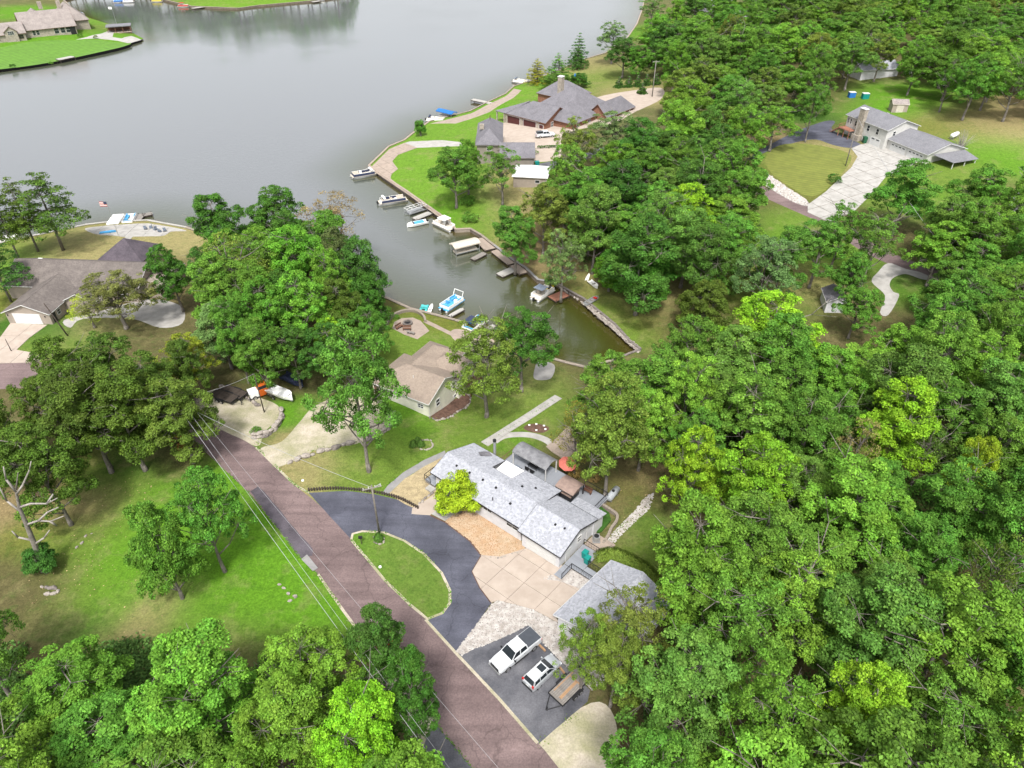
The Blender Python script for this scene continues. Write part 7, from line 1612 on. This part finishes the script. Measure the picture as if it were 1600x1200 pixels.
def grass_clump(name, label, pts, h, c, n=500, spread=.6, seed=3):
    rs = np.random.RandomState(seed); P_, N_, S_, C_ = [], [], [], []
    for (x, y) in pts:
        k = n; a = rs.uniform(0, 6.28, k); rr = spread * np.sqrt(rs.random(k)); z = H(x, y) + h * (1 - (rr / spread) ** 2 * .6) * rs.uniform(.3, 1.0, k)
        P_.append(np.stack([x + rr*np.cos(a), y + rr*np.sin(a), z], 1)); nn = np.stack([np.cos(a)*.9, np.sin(a)*.9, rs.uniform(.2, .9, k)], 1); N_.append(nn / np.linalg.norm(nn, axis=1)[:, None]); S_.append(rs.uniform(.25, .45, k)); C_.append(rs.random((k, 3)))
    me = leaf_mesh('blades', np.concatenate(P_), np.concatenate(N_), np.concatenate(S_), np.concatenate(C_), rs, .22)
    o = bpy.data.objects.new(name, me); col.objects.link(o); o.color = (*c, 1); tag(o, label, 'ornamental grass'); return o
grass_clump('grass_clump', 'dark green grass clump on the lawn beside the small rock ring', [tuple(P(646,697)[:2]), tuple(P(653,692)[:2]), tuple(P(658,697)[:2])], 1.2, (.06,.12,.02), 700)
grass_clump('grass_clump', 'round grass clump at the foot of the driveway pole', [tuple(P(592,844)[:2])], 1.4, (.06,.13,.02), 900)
hp_ = smooth(PP([(938,872),(955,868),(975,874),(995,884),(1012,896),(1020,908)]), n=4)
grass_clump('grass_hedge', 'long arching bank of tall grass between the lawn and the detached garage', hp_, 1.5, (.13,.19,.03), 420, 1.0)
# forest floor cover: low leafy plants nobody could count
def floor_cover(name, label, polys, n, c, seed):
    rs = np.random.RandomState(seed); rr = random.Random(seed); X = []
    for poly in polys:
        w_ = PP(poly); x0 = min(p[0] for p in w_); x1 = max(p[0] for p in w_); y0 = min(p[1] for p in w_); y1 = max(p[1] for p in w_); k = 0
        while k < n:
            x = rr.uniform(x0, x1); y = rr.uniform(y0, y1)
            if math.sin(x*.35 + seed) * math.sin(y*.31) < -.15: k += .2; continue
            if pip(x, y, w_): X.append((x, y)); k += 1
    X = np.array(X); Z = HH(X[:, 0], X[:, 1]); X = np.concatenate([X, Z[:, None]], 1)
    cl = 10; Q = np.repeat(X, cl, axis=0) + rs.normal(size=(len(X)*cl, 3)) * np.array([.45, .45, .28]); Q[:, 2] = np.maximum(Q[:, 2], np.repeat(Z, cl) + .05)
    nn = rs.normal(size=(len(Q), 3)) * .5 + np.array([0, 0, 1]); nn /= np.linalg.norm(nn, axis=1)[:, None]; C = rs.random((len(Q), 3)); C[:, 0] = np.repeat(rs.random(len(X)), cl)
    o = bpy.data.objects.new(name, leaf_mesh(name, Q, nn, rs.uniform(.25, .5, len(Q)), C, rs)); col.objects.link(o); o.color = (*c, 1); tag(o, label, None, None, 'stuff')
floor_cover('undergrowth', 'low leafy undergrowth in the right hand wood', [[(1060,940),(1110,800),(1050,690),(1010,600),(1100,540),(1340,560),(1600,520),(1640,1200),(980,1200)]], 9000, (.06,.12,.025), 1)
floor_cover('undergrowth', 'low leafy undergrowth of the wood between cove and mauve road', [[(1000,260),(1100,230),(1180,300),(1190,390),(1060,440),(930,420),(870,380)]], 3500, (.06,.12,.025), 2)
floor_cover('undergrowth', 'low leafy undergrowth at the lower left', [[(0,1010),(330,1000),(560,1080),(640,1190),(0,1200)]], 2500, (.06,.12,.025), 3)
# dead tree at the left edge
x, y, z = G(68, 892); dt = thing('dead_tree', 'tall bare dead tree leaning left at the left edge', 'tree', (x, y, z))
tk = MB(); tk.path([(0.00,0,-0.4),(0.45,0.2,3.2),(0.82,0.4,7),(1.18,0.5,10.5),(1.78,0.6,13),(3.26,0.6,16)], [.42,.34,.26,.19,.12,.03], 9); tk.build('trunk', M['bark'], dt, True)
br = MB()
for b in ([(0.91,0.4,7.8),(2.60,0.3,8.6),(4.10,0.2,8.6),(6.06,0.1,9.6)],[(2.70,0.25,8.6),(4.16,0.4,9.9),(5.62,0.5,10.6)],[(1.22,0.5,10.6),(2.90,0.3,11.4),(4.67,0.4,11.3),(6.19,0.4,12.2)],[(1.69,0.6,12.6),(3.11,0.5,14.2),(4.70,0.6,16.4),(5.34,0.6,17.6)],[(1.13,0.5,9.8),(0.14,0.6,11.5),(0.44,0.4,14)],[(0.66,0.3,4.6),(2.29,0.2,5.8),(3.32,0.3,7)],[(0.67,0.3,5.2),(-0.64,0.1,6),(-0.81,0,7.2)],[(1.78,0.6,13),(1.60,0.5,15),(2.22,0.4,17)],[(4.67,0.4,11.3),(5.74,0.6,12.6)],[(4.10,0.2,8.6),(4.16,0.6,7.4)]):
    n = len(b); br.path(b, [.13 * (1 - i/(n)) + .02 for i in range(n)], 6)
br.build('branches', M['deadwood'], dt, True)
bb = MB()
x, y, z = G(1098, 425); fd = thing('dead_snag', 'bare white fallen branches sticking out on the cove slope', 'dead wood', (x, y, z + 4))
for b in ([(-2,0,0),(0,0,1.2),(2.5,.2,1.0),(4,.2,1.8)],[(0,0,1.2),(1.2,0,2.4)],[(-2,0,0),(-3,0,1.5),(-2.4,0,2.6)],[(-2,0,0),(-2.5,0,-4)]): bb.path(b, [.12,.09,.06,.03][:len(b)], 5)
bb.build('branches', M['deadwood'], fd)
# fallen twigs on the lawn
# bare twiggy shrub right of the hillside garage
x, y, z = G(1500, 232); ts = thing('bare_shrub', 'pale leafless twiggy shrub behind the carport', 'shrub', (x, y, z)); r_ = random.Random(8); tw = MB()
for i in range(46):
    a = r_.uniform(0, 6.28); e = r_.uniform(.4, 1.4); tw.path([(0,0,0),(math.cos(a)*2.0*math.cos(e), math.sin(a)*2.0*math.cos(e), 2.8*math.sin(e)),(math.cos(a+.3)*4.4*math.cos(e), math.sin(a+.3)*4.4*math.cos(e), 5.0*math.sin(e))],[.06,.03,.01],4)
tw.build('twigs', M['deadwood'], ts)
# white stones on the oval mulch bed
for i, (px, py) in enumerate(((827,664.5),(838,663),(850,665.5),(852,671),(838,672.5))):
    tag(MB().box(0,0,.06,.32,.22,.12).build('bed_stone', M['brightwhite'], None, loc=G(px, py)), 'white stone on the oval mulch bed', 'stone', 'white stones on the oval mulch bed')

# ragged grass growing over hard edges, and fallen leaves on the lower left lawn
def fringe(label, lines, c, step=.07, w_=.22, seed=1):
    rs = np.random.RandomState(seed); X = []
    for L in lines:
        W_ = PP(L)
        for a, b in zip(W_, W_[1:]):
            n = int(math.hypot(b[0]-a[0], b[1]-a[1]) / step)
            for k in range(n):
                if math.sin(k*.09 + a[0]) + math.sin(k*.031 + a[1]) < -.5: continue
                t = k / max(n, 1); X.append((a[0]+(b[0]-a[0])*t + rs.normal()*w_*.5, a[1]+(b[1]-a[1])*t + rs.normal()*w_*.5))
    X = np.array(X); Z = HH(X[:, 0], X[:, 1]) + rs.uniform(.02, .1, len(X)); nn = rs.normal(size=(len(X), 3)) * .5 + np.array([0, 0, 1]); nn /= np.linalg.norm(nn, axis=1)[:, None]
    o = bpy.data.objects.new('grass_fringe', leaf_mesh('grass_fringe', np.concatenate([X, Z[:, None]], 1), nn, rs.uniform(.1, .26, len(X)), rs.random((len(X), 3)), rs)); col.objects.link(o); o.color = (*c, 1); tag(o, label, None, None, 'stuff')
fringe('ragged grass along the road and driveway edges', [ROAD_L[1:12], [(400,699),(460,757),(483,770)], [(549,843),(551,834),(566,830),(600,832),(632,845),(662,865),(690,895),(703,922),(703,942),(691,958),(668,967),(640,944),(600,905),(568,866),(549,843)], [(596,770),(606,757),(630,737),(660,719)], [(757,694),(790,673),(830,648),(873,620)]], (.075,.165,.015), seed=1)
fringe('ragged grass round the gravel pull-out and sandy track', [[(428,730),(455,722),(500,699),(555,693),(590,676),(614,656),(604,640),(580,628)],[(438,650),(412,676),(400,697)],[(842,1163),(924,1099)],[(668,646),(676,656),(690,658),(705,652),(732,634)],[(942,850),(955,836),(985,815)]], (.10,.16,.02), .07, .5, 2)
fringe('dry leaves and twigs scattered on the lower left lawn', [[(20,900),(60,930),(90,915),(130,960)],[(120,800),(170,770),(240,760),(200,830),(120,870)],[(60,760),(110,830),(150,900),(60,880)],[(180,930),(250,950),(300,900),(240,880)],[(960,700),(1000,740),(1020,770),(990,800),(960,840)]], (.30,.22,.12), .16, 4.0, 3)
